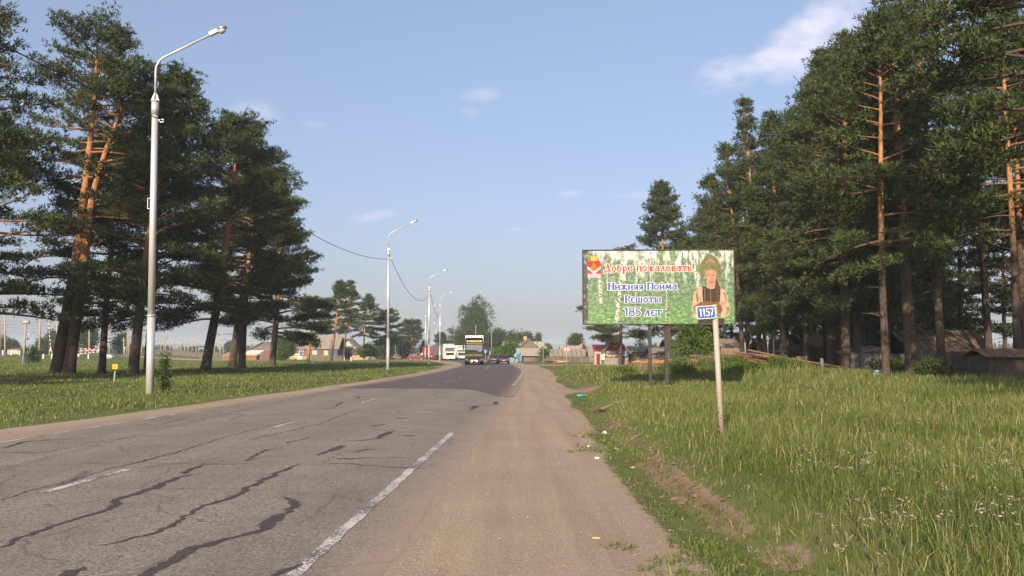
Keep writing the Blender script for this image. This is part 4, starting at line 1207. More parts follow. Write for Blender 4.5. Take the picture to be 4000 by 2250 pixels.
for k, (p, lab, tl) in enumerate(lamps):
    p = Vector((p.x, p.y, 0)); p.z = gzf(p.x, p.y) - .02
    lamp_pts.append(p)
    if proto is None: proto = make_lamp(p, lab, tl); continue
    c = copy_tree(proto); c.location = p; c['label'] = lab; c.rotation_euler[1] = tl

cable_m = M('black_rubber_cable', (.015, .015, .015), rough=.5)
def span(a, b, sag, label, r=.014, name='overhead_cable', cat='cable', group=None, m=None, k=28):
    P = [a + (b - a) * (i / k) - Vector((0, 0, 4 * sag * (i / k) * (1 - i / k))) for i in range(k + 1)]
    o = MB().tube(P, r, 5).obj(name, m or cable_m)
    return tag(o, label, cat, group)


at_h = lambda p, dx=.2: p + Vector((dx, 0, 10.3))
prev = Vector((lamp_pts[0].x + .6, lamp_pts[0].y - 46, 0))
span(at_h(prev), at_h(lamp_pts[0]), 1.3, 'black cable coming in from the left border to the nearest lamp', r=.02, group='cables between lamps')
for k, lab in enumerate(('black cable sagging from the nearest lamp to the second lamp', 'black cable sagging from the second lamp towards the trucks', 'black cable between the two lamps left of the white truck', 'thin far cable between the lamps over the hatchback')):
    span(at_h(lamp_pts[k]), at_h(lamp_pts[k + 1]), (1.45, 2.2, 2.0, 1.6)[k], lab, r=(.02, .024, .03, .03)[k], group='cables between lamps')

# ------------------------------------------------------------------ lettering: every character from broad pen strokes
# glyph: (advance width, [strokes]); stroke = (w, points...) in units of the capital height
def arc_(cx, cy, rx, ry, a0, a1, k=9): return [(cx + rx * math.cos(R(a0 + (a1 - a0) * i / k)), cy + ry * math.sin(R(a0 + (a1 - a0) * i / k))) for i in range(k + 1)]
T_, t_ = .17, .085
G = {
    'Д': (.78, [(T_, (.40, .95), (.60, .06)), (t_, (.44, .98), (.16, .06)), (t_, (.02, .04), (.76, .04)), (.12, (.06, .05), (.0, -.2)), (.12, (.70, .05), (.76, -.2)), (t_, (.30, .98), (.5, .98))]),
    'Н': (.74, [(T_, (.14, 0), (.14, 1)), (T_, (.60, 0), (.60, 1)), (.1, (.14, .62), (.60, .38)), (t_, (.02, .97), (.28, .97)), (t_, (.48, .97), (.72, .97)), (t_, (.02, .03), (.26, .03)), (t_, (.48, .03), (.72, .03))]),
    'П': (.74, [(T_, (.14, 0), (.14, 1)), (T_, (.60, 0), (.60, 1)), (.11, (.02, .95), (.72, .95)), (t_, (.02, .03), (.26, .03)), (t_, (.48, .03), (.72, .03))]),
    'Р': (.62, [(T_, (.16, 0), (.16, 1)), (t_, (.02, .03), (.32, .03)), (t_, (.04, .96), (.3, .96)), (.11, *arc_(.2, .72, .34, .25, 95, -90)), (T_, (.52, .86), (.52, .62))]),
    'о': (.58, [(.12, *arc_(.27, .37, .19, .33, 0, 360, 14)), (.06, (.10, .52), (.10, .22)), (.06, (.44, .52), (.44, .22))]),
    'б': (.58, [(.12, *arc_(.27, .29, .19, .26, 0, 360, 14)), (.15, (.10, .3), (.12, .74)), (.10, (.08, .78), (.46, .80))]),
    'р': (.58, [(T_, (.14, -.3), (.14, .7)), (.11, *arc_(.18, .38, .28, .29, 100, -100, 10)), (t_, (.02, -.28), (.26, -.28))]),
    'п': (.60, [(.15, (.12, 0), (.12, .72)), (.15, (.46, 0), (.46, .72)), (.10, (.02, .68), (.56, .68))]),
    'ж': (.78, [(.14, (.38, 0), (.38, .74)), (.12, (.06, .02), (.38, .4), (.08, .72)), (.12, (.70, .02), (.38, .4), (.68, .72))]),
    'а': (.56, [(.15, (.42, .02), (.40, .70)), (.11, *arc_(.24, .25, .17, .20, 30, 330, 10)), (.10, (.10, .66), (.40, .70))]),
    'л': (.60, [(.15, (.44, 0), (.34, .72)), (.10, (.32, .72), (.08, .02)), (.08, (.0, .03), (.16, .03))]),
    'в': (.54, [(.15, (.13, 0), (.13, .72)), (.10, *arc_(.17, .53, .22, .17, 95, -90)), (.11, *arc_(.17, .20, .27, .18, 90, -95))]),
    'т': (.60, [(.16, (.29, 0), (.29, .7)), (.12, (.02, .66), (.56, .66)), (.1, (.05, .68), (.03, .50)), (.1, (.54, .68), (.56, .50))]),
    'ь': (.52, [(.15, (.13, 0), (.13, .72)), (.11, *arc_(.17, .22, .25, .20, 90, -95))]),
    '!': (.30, [(.17, (.14, 1.02), (.12, .34)), (.17, (.12, .13), (.12, .02))]),
    'и': (.62, [(.15, (.12, 0), (.12, .72)), (.15, (.48, 0), (.48, .72)), (.09, (.12, .12), (.48, .6))]),
    'й': (.62, [(.15, (.12, 0), (.12, .72)), (.15, (.48, 0), (.48, .72)), (.09, (.12, .12), (.48, .6)), (.09, *arc_(.3, .98, .15, .12, 190, 350, 6))]),
    'н': (.60, [(.15, (.12, 0), (.12, .72)), (.15, (.46, 0), (.46, .72)), (.09, (.12, .42), (.46, .34))]),
    'я': (.56, [(.15, (.42, 0), (.42, .72)), (.11, *arc_(.34, .50, .24, .19, 90, 270)), (.12, (.32, .34), (.08, .0))]),
    'м': (.74, [(.10, (.08, 0), (.16, .72)), (.14, (.18, .72), (.36, .12)), (.08, (.36, .12), (.52, .72)), (.15, (.54, .72), (.62, 0))]),
    'Е': (.52, [(.12, *arc_(.30, .36, .22, .34, 50, 310, 10)), (.09, (.10, .38), (.38, .38))]),
    'ш': (.80, [(.14, (.12, .72), (.12, .04)), (.14, (.38, .72), (.38, .04)), (.14, (.64, .72), (.64, .04)), (.09, (.06, .04), (.70, .04))]),
    'ы': (.72, [(.14, (.12, 0), (.12, .72)), (.11, *arc_(.16, .22, .22, .20, 90, -95)), (.14, (.60, 0), (.60, .72))]),
    '1': (.46, [(.15, (.26, 0), (.26, 1)), (.10, (.25, .97), (.06, .80))]),
    '8': (.62, [(.11, *arc_(.29, .74, .19, .23, 0, 360, 14)), (.12, *arc_(.29, .27, .23, .26, 0, 360, 14))]),
    '5': (.58, [(.12, (.14, .96), (.50, .96)), (.08, (.14, .96), (.12, .56)), (.13, *arc_(.24, .32, .25, .28, 112, -130, 12))]),
    '7': (.54, [(.15, (.04, .93), (.48, .93)), (.15, (.46, .92), (.18, 0))]),
    'C': (.72, [(.19, *arc_(.38, .5, .28, .40, 45, 315, 12))]), 'O': (.80, [(.19, *arc_(.39, .5, .29, .40, 0, 360, 16))]),
    'T': (.70, [(.20, (.34, 0), (.34, .95)), (.19, (.02, .9), (.66, .9))]), 'E': (.64, [(.20, (.14, 0), (.14, 1)), (.18, (.1, .91), (.58, .91)), (.17, (.1, .5), (.54, .5)), (.18, (.1, .09), (.58, .09))]),
    'X': (.76, [(.20, (.08, .02), (.66, .98)), (.20, (.66, .02), (.08, .98))]), 'M': (.90, [(.19, (.13, 0), (.13, 1)), (.19, (.75, 0), (.75, 1)), (.17, (.15, .95), (.44, .3), (.73, .95))]),
    'P': (.66, [(.20, (.14, 0), (.14, 1)), (.18, *arc_(.24, .68, .30, .23, 90, -90))]),
    'D': (.70, [(.2, (.14, 0), (.14, 1)), (.18, *arc_(.2, .5, .38, .41, 90, -90))]), 'A': (.74, [(.18, (.06, 0), (.36, 1), (.66, 0)), (.14, (.2, .32), (.52, .32))]), 'F': (.6, [(.2, (.14, 0), (.14, 1)), (.18, (.1, .91), (.56, .91)), (.16, (.1, .5), (.48, .5))]),
    'B': (.66, [(.2, (.14, 0), (.14, 1)), (.16, *arc_(.2, .74, .28, .19, 90, -90)), (.16, *arc_(.2, .28, .33, .22, 90, -90))]),
    'l': (.26, [(.16, (.12, 0), (.12, 1))]), 'a': (.56, [(.14, (.42, 0), (.42, .68)), (.13, *arc_(.24, .34, .17, .26, 0, 360, 12))]), 'c': (.5, [(.14, *arc_(.28, .34, .19, .27, 45, 315, 10))]),
    'k': (.54, [(.15, (.12, 0), (.12, 1)), (.13, (.44, .68), (.14, .32), (.46, 0))]), 'u': (.56, [(.14, (.11, .68), (.11, .2), (.26, .05), (.44, .2)), (.15, (.44, .68), (.44, 0))]),
    'f': (.36, [(.14, (.16, 0), (.16, .8), (.3, .93)), (.12, (.0, .62), (.32, .62))]), 'o': (.56, [(.14, *arc_(.27, .34, .19, .27, 0, 360, 12))]),
    ' ': (.34, []), '-': (.4, [(.14, (.04, .4), (.34, .4))]),
}


def text_mesh(name, s, cap, mat, parent, at_, width=None, extra=0.0, depth=.002, rot=None, slant=0.0, lift=2.5e-5):
    """flat raised letters in the local XZ plane facing -Y"""
    adv = sum(G[c][0] for c in s); sx = cap if width is None else width / adv
    mb = MB(); x0 = 0
    for c in s:
        w_, strokes = G[c]
        for st in strokes:
            w = st[0] + extra * 2 / cap; P = st[1:]
            for a, b in zip(P, P[1:]):
                d = Vector((b[0] - a[0], b[1] - a[1]))
                if d.length < 1e-6: continue
                d.normalize(); e = (extra / cap) if len(P) == 2 else w * .22
                if len(P) == 2 and extra == 0: e = 0
                nx_, nz_ = -d.y * w / 2, d.x * w / 2
                a_ = (a[0] - d.x * e, a[1] - d.y * e); b__ = (b[0] + d.x * e, b[1] + d.y * e)
                q = [(a_[0] + nx_, a_[1] + nz_), (a_[0] - nx_, a_[1] - nz_), (b__[0] - nx_, b__[1] - nz_), (b__[0] + nx_, b__[1] + nz_)]
                mb.add([((x0 + p[0] + slant * p[1]) * sx, -depth - lift * len(mb.f), p[1] * cap) for p in q], [(0, 1, 2, 3)])
        x0 += w_
    return mb.obj(name, mat, parent, at_, rot)


def flatpoly(name, pts, mat, parent, y, sx=1, sz=1, ox=0, oz=0):
    """flat printed shape in the local XZ plane (facing -Y)"""
    vs = [(ox + p[0] * sx, y, oz + p[1] * sz) for p in pts]
    mb = MB(); c = (sum(v[0] for v in vs) / len(vs), y, sum(v[2] for v in vs) / len(vs))
    k = len(vs)
    me_ = bpy.data.meshes.new(name); me_.from_pydata(vs, [], [list(range(k))]); me_.materials.append(mat); me_.update()
    return link(name, me_, parent)


ell = lambda cx, cz, rx, rz, k=18, a0=0, a1=360: [(cx + rx * math.cos(R(a0 + (a1 - a0) * i / (k if a1 - a0 >= 360 else k - 1))), cz + rz * math.sin(R(a0 + (a1 - a0) * i / (k if a1 - a0 >= 360 else k - 1)))) for i in range(k)]

# ------------------------------------------------------------------ billboard
BD = 34.0
pl, pr = at(2280, 1121, BD), at(2864, 1121, BD)
BW = pr.x - pl.x; BH = BW * 287 / 584
bz = at(2570, 1264, BD).z
bb = thing('billboard', 'large welcome billboard with birch forest print and a woman in a tall headdress', 'billboard', ((pl.x + pr.x) / 2, BD, 0), R(-2.5))
steel = M('painted_billboard_steel', (.040, .038, .040), (.065, .06, .06), 6, .8)
frame_m = M('thin_dark_frame', (.05, .045, .04), rough=.6)
MB().box((0, .14, bz + BH / 2), (BW, .22, BH)).obj('panel', M('grey_sheet_back', (.2, .2, .2), (.26, .26, .25), 4, .7), bb)
fr = MB()
for x_ in (-BW / 2 - .02, BW / 2 + .02): fr.box((x_, .11, bz + BH / 2), (.04, .26, BH + .08))
for z_ in (bz - .02, bz + BH + .02): fr.box((0, .11, z_), (BW, .262, .04))
fr.obj('frame', frame_m, bb)
for px, dy in ((2540, .15), (2603.5, .15)):
    x_ = at(px, 1300, BD).x - bb.location.x
    MB().box((x_, dy, bz / 2 - .2), (.135, .13, bz + .38)).obj('post', steel, bb)

# poster print: birch wood, procedural colour on a flat sheet
pm = bpy.data.materials.new('printed_birch_wood')
t, n, ramp, mix, mth = node_helpers(pm)
b_ = t.nodes['Principled BSDF']; b_.inputs['Roughness'].default_value = .55
co = n('ShaderNodeTexCoord')
sep = n('ShaderNodeSeparateXYZ'); t.links.new(co.outputs['Object'], sep.inputs[0])
def nz(sc, det=5, st=(1, 1, 1), rough=.65):
    mp_ = n('ShaderNodeMapping'); mp_.inputs['Scale'].default_value = st; t.links.new(co.outputs['Object'], mp_.inputs['Vector'])
    x = n('ShaderNodeTexNoise', Scale=sc, Detail=det, Roughness=rough); t.links.new(mp_.outputs[0], x.inputs['Vector']); return x.outputs['Fac']
hgt = mth('DIVIDE', mth('SUBTRACT', sep.outputs['Z'], bz), BH)
leafc = ramp(nz(9, 8, rough=.75), ((.32, (.018, .038, .019)), (.44, (.055, .11, .055)), (.55, (.13, .22, .11)), (.70, (.32, .40, .28))))
low = ramp(nz(7, 7, (1, 1, 1.6)), ((.34, (.024, .055, .02)), (.48, (.085, .20, .062)), (.66, (.22, .39, .14))))
c = mix(ramp(mth('ADD', hgt, mth('MULTIPLY', mth('SUBTRACT', nz(3, 4), .5), .5)), ((.10, (0, 0, 0)), (.34, (1, 1, 1)))), low, leafc)
glow = mth('ADD', mth('MULTIPLY', nz(2.6, 6, (1, 1, .5)), 1.0), mth('MULTIPLY', hgt, .30))
c = mix(ramp(glow, ((.71, (0, 0, 0)), (.83, (1, 1, 1)))), c, (.52, .55, .53))
tr1 = nz(3.6, 2, (1.9, 1, .06), .4)
trunkc = ramp(nz(10, 5, (1.4, 1, .5)), ((.46, (.02, .025, .018)), (.56, (.15, .17, .14)), (.72, (.36, .38, .35))))
c = mix(ramp(mth('ADD', tr1, mth('MULTIPLY', mth('SUBTRACT', nz(7, 4), .5), .05)), ((.62, (0, 0, 0)), (.635, (.6, .6, .6)), (.665, (.6, .6, .6)), (.68, (0, 0, 0)))), c, trunkc)
hv = mth('ADD', mth('SUBTRACT', sep.outputs['X'], -BW / 2), mth('MULTIPLY', mth('SUBTRACT', nz(4, 4), .5), .12))
edge = ramp(nz(6, 6, (1.2, 1, .8)), ((.40, (.015, .018, .015)), (.55, (.06, .065, .055)), (.66, (.3, .32, .29))))
c = mix(ramp(hv, ((.17, (1, 1, 1)), (.20, (0, 0, 0)))), c, edge)
t.links.new(c, b_.inputs['Base Color'])
ps = MB(); ps.add([(-BW / 2, .02, bz), (BW / 2, .02, bz), (BW / 2, .02, bz + BH), (-BW / 2, .02, bz + BH)], [(0, 1, 2, 3)])
poster = ps.obj('poster', pm, bb)
K = BW / 2112.0
bx = lambda x: (x - 288) * K - BW / 2
bzz = lambda y: bz + (1165 - y) * K
red = M('print_red', (.46, .055, .04), rough=.6); blue = M('print_blue', (.032, .09, .32), rough=.6); wht = M('print_white', (.62, .62, .62), rough=.6)
def poster_text(s, x0, x1, base, cap, mat):
    adv = (x1 - x0) * K
    text_mesh('lettering_outline', s, cap * K, wht, poster, (bx(x0), .017, bzz(base)), adv, extra=9 * K)
    text_mesh('lettering', s, cap * K, mat, poster, (bx(x0), .0145, bzz(base)), adv, extra=2.2 * K)
poster_text('Добро пожаловать!', 580, 1862, 426, 104, red)
poster_text('Нижняя Пойма', 632, 1608, 686, 100, blue)
poster_text('РЕшоты', 866, 1380, 868, 102, blue)
poster_text('185 лЕт', 856, 1392, 1058, 120, blue)
bprint = M('print_birch_bark', (.50, .52, .48), (.05, .055, .045), 9, .6, stretch=(1.0, 1, 2.6), lo=.47, hi=.56)
bdark = M('print_shaded_trunk', (.05, .06, .04), (.16, .19, .13), 8, .6, stretch=(1, 1, 2))
for tp_, m_ in (((486, 150, 40, 535, 880, 46), bprint), ((850, 150, 34, 745, 1160, 52), bprint), ((1066, 160, 24, 1000, 900, 34), bprint), ((1012, 700, 20, 930, 1160, 34), bdark), ((1075, 700, 18, 1040, 1160, 30), bdark), ((1240, 150, 16, 1225, 700, 20), bprint), ((650, 200, 14, 640, 800, 18), bdark),
                ((1460, 600, 14, 1440, 1130, 20), bprint), ((1690, 150, 14, 1660, 560, 18), bdark), ((1820, 150, 30, 1880, 560, 34), bprint), ((1330, 150, 12, 1320, 600, 14), bdark), ((880, 560, 16, 862, 900, 20), bdark)):
    x0, y0, w0, x1, y1, w1 = tp_
    flatpoly('printed_birch', [(bx(a), bzz(b)) for a, b in ((x0 - w0 / 2, y0), (x0 + w0 / 2, y0), ((x0 + x1) / 2 + w1 / 2 + 5, (y0 + y1) / 2), (x1 + w1 / 2, y1), (x1 - w1 / 2, y1), ((x0 + x1) / 2 - w1 / 2 + 5, (y0 + y1) / 2))], m_, poster, .0185)
# coat of arms
P_ = lambda L_: [(bx(x), bzz(y)) for x, y in L_]
em_red = M('emblem_red', (.46, .035, .03)); yel = M('emblem_yellow', (.50, .36, .03)); org_ = M('emblem_orange', (.52, .19, .02)); lil = M('emblem_pale_field', (.42, .37, .39))
flatpoly('emblem_shield', P_([(348, 275), (533, 275), (533, 455), (348, 455)]), em_red, poster, .016)
flatpoly('emblem_base', P_([(348, 455), (533, 455), (533, 510), (348, 510)]), lil, poster, .016)
flatpoly('emblem_chevron', P_([(348, 350), (440, 425), (533, 350), (533, 385), (440, 458), (348, 385)]), wht, poster, .014)
flatpoly('emblem_flame', P_([(437, 290), (452, 318), (460, 345), (446, 360), (492, 352), (470, 380), (443, 384), (442, 420), (434, 420), (433, 384), (405, 380), (384, 352), (428, 360), (412, 345), (420, 318)]), org_, poster, .012)
flatpoly('emblem_crown', P_([(400, 268), (386, 205), (410, 205), (412, 225), (422, 225), (424, 200), (452, 200), (454, 225), (464, 225), (466, 205), (490, 205), (476, 268)]), yel, poster, .014)
# woman holding a loaf, printed flat
skin = M('print_skin', (.40, .19, .12), (.46, .23, .15), 4); hair = M('print_hair', (.055, .022, .014), (.13, .055, .035), 30); sleeve = M('print_cream_sleeve', (.30, .21, .13), (.46, .35, .24), 4, lo=.35, hi=.62)
dress = M('print_dark_dress', (.022, .017, .017), (.06, .045, .042), 25); koko = M('print_headdress_green', (.07, .095, .035), (.17, .20, .10), 12); gold = M('print_headdress_rim', (.17, .10, .045)); pink = M('print_flower_pink', (.40, .15, .14)); bread = M('print_loaf', (.10, .035, .016), (.24, .10, .045), 14); lips = M('print_lips', (.32, .07, .06)); eye = M('print_dark_eye', (.05, .03, .025)); cap_m = M('print_cap_band', (.16, .13, .08), (.25, .21, .13), 30)
wy = .0145
W_ = lambda nm, L_, m_: (flatpoly(nm, P_(L_), m_, poster, wy))
q4 = lambda L_: [(2200 + x * .8555 - 500 * .0 + 0, y) for x, y in L_]
# points measured in the enlarged crop (2700..2880 x 960..1300 photo pixels, 4.261 px each) and turned into poster units
def Z(L_): return [((2700 + x / 4.261 - 2200) * 3.623, (960 + y / 4.261 - 940) * 3.623) for x, y in L_]
W_('printed_skirt', Z([(95, 1200), (525, 1200), (525, 1282), (92, 1282)]), dress); wy -= .0006
W_('printed_sleeve', Z([(150, 680), (205, 700), (185, 920), (90, 960), (80, 1200), (30, 1180), (-8, 1100), (-2, 990), (40, 760), (95, 690)]), sleeve)
W_('printed_sleeve', Z([(470, 680), (540, 730), (580, 800), (600, 960), (628, 1010), (610, 1140), (540, 1195), (480, 1190), (440, 1000), (455, 900)]), sleeve); wy -= .0006
W_('printed_bodice', Z([(180, 680), (240, 655), (470, 670), (470, 780), (455, 930), (180, 920), (170, 780)]), dress); wy -= .0006
W_('printed_collar', Z([(225, 655), (260, 700), (310, 715), (370, 705), (385, 660)]), sleeve)
W_('printed_headdress', Z([(150, 525), (132, 380), (160, 270), (230, 170), (310, 132), (390, 170), (465, 270), (495, 390), (480, 535), (430, 510), (420, 400), (310, 360), (205, 400), (205, 500)]), gold); wy -= .0006
W_('printed_headdress_field', Z([(160, 500), (148, 385), (175, 285), (240, 190), (310, 155), (382, 190), (450, 285), (480, 395), (470, 510), (435, 490), (425, 395), (310, 345), (200, 390), (195, 480)]), koko); wy -= .0006
for a in (-60, -28, 0, 28, 60):
    W_('printed_petal', Z([(315 + 75 * math.sin(R(a)) + 16 * math.cos(R(a)) * math.cos(R(b)) - 28 * math.sin(R(b)) * -math.sin(R(a)) * -1, 285 - 45 * math.cos(R(a)) - 28 * math.sin(R(b)) * math.cos(R(a)) + 16 * math.cos(R(b)) * math.sin(R(a))) for b in range(0, 360, 45)]), pink)
W_('printed_cap', Z([(205, 470), (215, 400), (255, 375), (320, 365), (390, 385), (420, 430), (420, 490), (310, 420)]), cap_m); wy -= .0006
W_('printed_neck', Z([(262, 590), (385, 590), (388, 670), (310, 690), (245, 665)]), skin)
W_('printed_face', Z([(232, 470), (240, 430), (300, 395), (360, 400), (400, 440), (408, 490), (395, 560), (360, 605), (318, 618), (280, 600), (250, 550)]), skin); wy -= .0006
for cx in (268, 358): W_('printed_eye', Z([(cx + 20 * math.cos(R(b)), 480 + 8 * math.sin(R(b))) for b in range(0, 360, 40)]), eye)
W_('printed_mouth', Z([(292, 562), (320, 557), (348, 563), (320, 574)]), lips)
W_('printed_nose', Z([(304, 532), (312, 500), (321, 532), (312, 538)]), M('print_skin_shade', (.27, .11, .065)))
for cx, cz in ((215, 290), (400, 290), (180, 350), (440, 350), (170, 415), (455, 415), (250, 230), (375, 230)): W_('printed_scroll', Z([(cx + 17 * math.cos(R(b)), cz + 17 * math.sin(R(b))) for b in range(0, 360, 45)]), M('print_scroll_brown', (.10, .05, .03), (.20, .13, .06), 40))
fold = M('print_sleeve_fold', (.20, .13, .075))
for L_ in ([(60, 800), (95, 760), (110, 900), (80, 950)], [(20, 1010), (60, 960), (50, 1080), (25, 1120)], [(520, 760), (560, 800), (565, 930), (545, 900)], [(560, 1000), (610, 1020), (590, 1120), (540, 1150), (575, 1080)]): W_('printed_fold', Z(L_), fold)
for xx in (205, 300): W_('printed_trim', Z([(xx, 700), (xx + 14, 700), (xx + 14, 920), (xx, 920)]), gold)
wy -= .0004
W_('printed_braid', Z([(402, 520), (425, 560), (440, 640), (475, 680), (470, 740), (440, 800), (445, 900), (400, 930), (388, 860), (400, 760), (385, 680)]), hair)
W_('printed_loaf', Z([(62, 1030), (70, 975), (140, 930), (260, 915), (400, 930), (480, 980), (500, 1060), (470, 1120), (260, 1130), (70, 1110)]), bread)

# ------------------------------------------------------------------ kilometre marker
kb = gp(2822, 1740, .12)
kb.z = gzf(kb.x, kb.y) - .05
kd = kb.y
ktop = at(2791, 1190, kd)
km = thing('distance_marker', 'slightly leaning white marker post with blue number plate 1157 in the tall grass', 'road sign', kb)
dv = ktop - kb
rustm = bpy.data.materials.new('flaking_white_post_paint')
t, n, ramp, mix, mth = node_helpers(rustm)
b_ = t.nodes['Principled BSDF']; b_.inputs['Roughness'].default_value = .6
co = n('ShaderNodeTexCoord'); x_ = n('ShaderNodeTexNoise', Scale=26.0, Detail=6.0, Roughness=.7); t.links.new(co.outputs['Object'], x_.inputs['Vector'])
sep = n('ShaderNodeSeparateXYZ'); t.links.new(co.outputs['Object'], sep.inputs[0])
f = mth('ADD', x_.outputs['Fac'], mth('MULTIPLY', mth('SUBTRACT', .75, sep.outputs['Z']), .14))
t.links.new(ramp(f, ((.57, (.36, .325, .28)), (.62, (.26, .16, .09)), (.66, (.10, .06, .045)))), b_.inputs['Base Color'])
pole_r = 11.0 / F * kd
MB().tube([(0, 0, -.15), tuple(dv)], [pole_r * .98, pole_r * .98], 18).obj('post', rustm, km)
MB().tube([tuple(dv * .92), tuple(dv * .935)], [pole_r * 1.09, pole_r * 1.09], 18).obj('clamp_band', M('pale_clamp_band', (.46, .42, .36), (.3, .2, .12), 20, .6), km)
MB().tube([tuple(dv * .985), tuple(dv * .998)], [pole_r * 1.09, pole_r * 1.09], 18).obj('clamp_band', MATS['pale_clamp_band'], km)
a_, b2 = at(2716, 1196, kd), at(2793, 1246, kd)
sw, sh = (b2.x - a_.x), (a_.z - b2.z) * 1.02
sc_ = Vector(((a_.x + b2.x) / 2, kd - pole_r - .02, at(2754, 1220.5, kd).z)) - kb
def rrect(w, h, r, k=5):
    o_ = []
    for cx, cz, a0 in ((w / 2 - r, h / 2 - r, 0), (-w / 2 + r, h / 2 - r, 90), (-w / 2 + r, -h / 2 + r, 180), (w / 2 - r, -h / 2 + r, 270)):
        for i in range(k + 1): o_.append((cx + r * math.cos(R(a0 + 90 * i / k)), cz + r * math.sin(R(a0 + 90 * i / k))))
    return o_
plate = MB().prism(rrect(sw, sh, .03), -.004, .004).obj('sign_plate', M('white_enamel', (.60, .58, .56), (.5, .48, .45), 8, .4), km, sc_, (0, R(-3.5), 0))
signblue = bpy.data.materials.new('rust_spotted_blue_enamel')
t, n, ramp, mix, mth = node_helpers(signblue)
b_ = t.nodes['Principled BSDF']; b_.inputs['Roughness'].default_value = .4
co = n('ShaderNodeTexCoord'); x_ = n('ShaderNodeTexNoise', Scale=24.0, Detail=3.0); t.links.new(co.outputs['Object'], x_.inputs['Vector'])
t.links.new(ramp(x_.outputs['Fac'], ((.60, (.022, .085, .34)), (.63, (.16, .06, .025)))), b_.inputs['Base Color'])
flatpoly('blue_field', rrect(sw * .90, sh * .86, .035), signblue, plate, -.0055)
text_mesh('number', '1157', sh * .58, M('sign_white_digits', (.72, .72, .72), rough=.4), plate, (-sw * .37, -.0060, -sh * .29), sw * .76)
MB().cyl((.02 + dv.x * .44, -pole_r * .3, dv.z * .44), .008, pole_r * 2.6, 6, 'x').obj('bolt', dark_steel, km)

# ------------------------------------------------------------------ road signs
def sign_post(o, h, r=.035, mat=None): MB().cyl((0, 0, h / 2 - .1), r, h + .2, 10).obj('post', mat or M('pale_sign_pole', (.42, .38, .35), rough=.6), o)
sred = M('sign_red', (.55, .05, .045), rough=.45); swht = M('sign_white', (.78, .76, .74), rough=.45); sblk = M('sign_black', (.02, .02, .02), rough=.5); sblue = M('sign_blue', (.04, .17, .5), rough=.45)
wp = gp(2214.5, 1436)
ws = thing('warning_sign', 'red triangular crossroads warning sign on a thin pole before the long shed', 'road sign', wp)
zt, zb_ = at(2214, 1345, wp.y).z, at(2214, 1371, wp.y).z
sign_post(ws, zb_ + .2)
s_ = (zt - zb_) * 1.155 / 2 * 1.08
tri = MB().prism([(-s_, zb_), (s_, zb_), (0, zt)], -.05, -.04).obj('sign_plate', sred, ws)
zc = zb_ + (zt - zb_) * .34
flatpoly('white_field', [(p[0] * .74, zc + (p[1] - zc) * .74) for p in ((-s_, zb_), (s_, zb_), (0, zt))], swht, tri, -.053)
flatpoly('main_road_bar', [(-.055, zc - .2), (.055, zc - .2), (.055, zc + .32), (-.055, zc + .32)], sblk, tri, -.056)
flatpoly('side_road_bar', [(-.2, zc + .03), (.2, zc + .03), (.2, zc + .075), (-.2, zc + .075)], sblk, tri, -.055)
for px, Y_, ztp, lab in ((1896, 160, 1366, 'blue square pedestrian crossing sign right of the black truck'), (1668, 262, 1361, 'blue square pedestrian crossing sign left of the red truck')):
    p = on(px, Y_); o = thing('crossing_sign', lab, 'road sign', p, group='blue crossing signs')
    z1 = at(px, ztp, Y_).z - p.z; z0 = at(px, 1378 if Y_ < 200 else 1372, Y_).z - p.z; hs = (z1 - z0) / 2
    sign_post(o, z1 - .05, .04)
    pl_ = MB().box((0, -.06, (z0 + z1) / 2), (2 * hs, .02, 2 * hs)).obj('sign_plate', sblue, o)
    zc = (z0 + z1) / 2
    flatpoly('white_triangle', [(-hs * .72, zc - hs * .7), (hs * .72, zc - hs * .7), (0, zc + hs * .75)], swht, pl_, -.073)
    flatpoly('walking_figure', [(-.05, zc + hs * .3), (.06, zc + hs * .3), (.08, zc), (.2, zc - hs * .6), (.1, zc - hs * .6), (0, zc - hs * .2), (-.12, zc - hs * .6), (-.22, zc - hs * .6), (-.06, zc)], sblk, pl_, -.076)
p = on(1648, 235); o = thing('warning_sign', 'plain grey back of a triangular road sign beside the maroon hatchback', 'road sign', p)
sign_post(o, 1.5, .04); MB().prism([(-.42, 1.15), (.42, 1.15), (0, 1.95)], -.06, -.045).obj('sign_plate', M('bare_metal_sign_back', (.46, .46, .42)), o)
p = gp(447, 1489); o = thing('cable_marker', 'small yellow warning plate on a short grey stake in the grass', 'marker', p)
MB().box((0, 0, .25), (.075, .06, .62), ry=R(3)).obj('stake', M('weathered_stake', (.26, .24, .22), (.36, .34, .31), 9), o)
pl_ = MB().box((.02, -.045, .80), (.285, .012, .27)).obj('sign_plate', M('yellow_enamel', (.62, .43, .03), (.55, .36, .03), 14, .5), o)
mb = MB()
for k, (w_, z_) in enumerate(((.18, .87), (.10, .82), (.15, .77), (.19, .73))): mb.box((.02 + rnd.uniform(-.01, .01), -.052, z_), (w_, .002, .014))
mb.obj('printed_lines', M('faint_brown_print', (.25, .15, .02)), pl_)
# ------------------------------------------------------------------ vehicles (local +x is forward)
tyre = M('black_tyre', (.018, .018, .018), rough=.85)
rimm = M('grey_wheel_rim', (.30, .30, .31), rough=.4, metal=.5)
glass_d = M('dark_car_glass', (.02, .025, .03), rough=.08, spec=.8)
glass_l = M('light_cab_glass', (.10, .13, .14), rough=.10, spec=.8)
chr_ = M('bright_trim', (.55, .55, .55), rough=.25, metal=.7)
platem = M('white_number_plate', (.7, .7, .68), rough=.5)
redl = M('red_tail_lamp', (.50, .03, .02), rough=.25, spec=.6)
clearl = M('clear_headlamp', (.55, .56, .55), rough=.15, spec=.7)
dim_lens = M('dim_grey_lens', (.10, .10, .105), rough=.5)
amber = M('amber_lamp', (.60, .25, .03), rough=.3)
blackp = M('black_plastic', (.025, .025, .026), rough=.6)


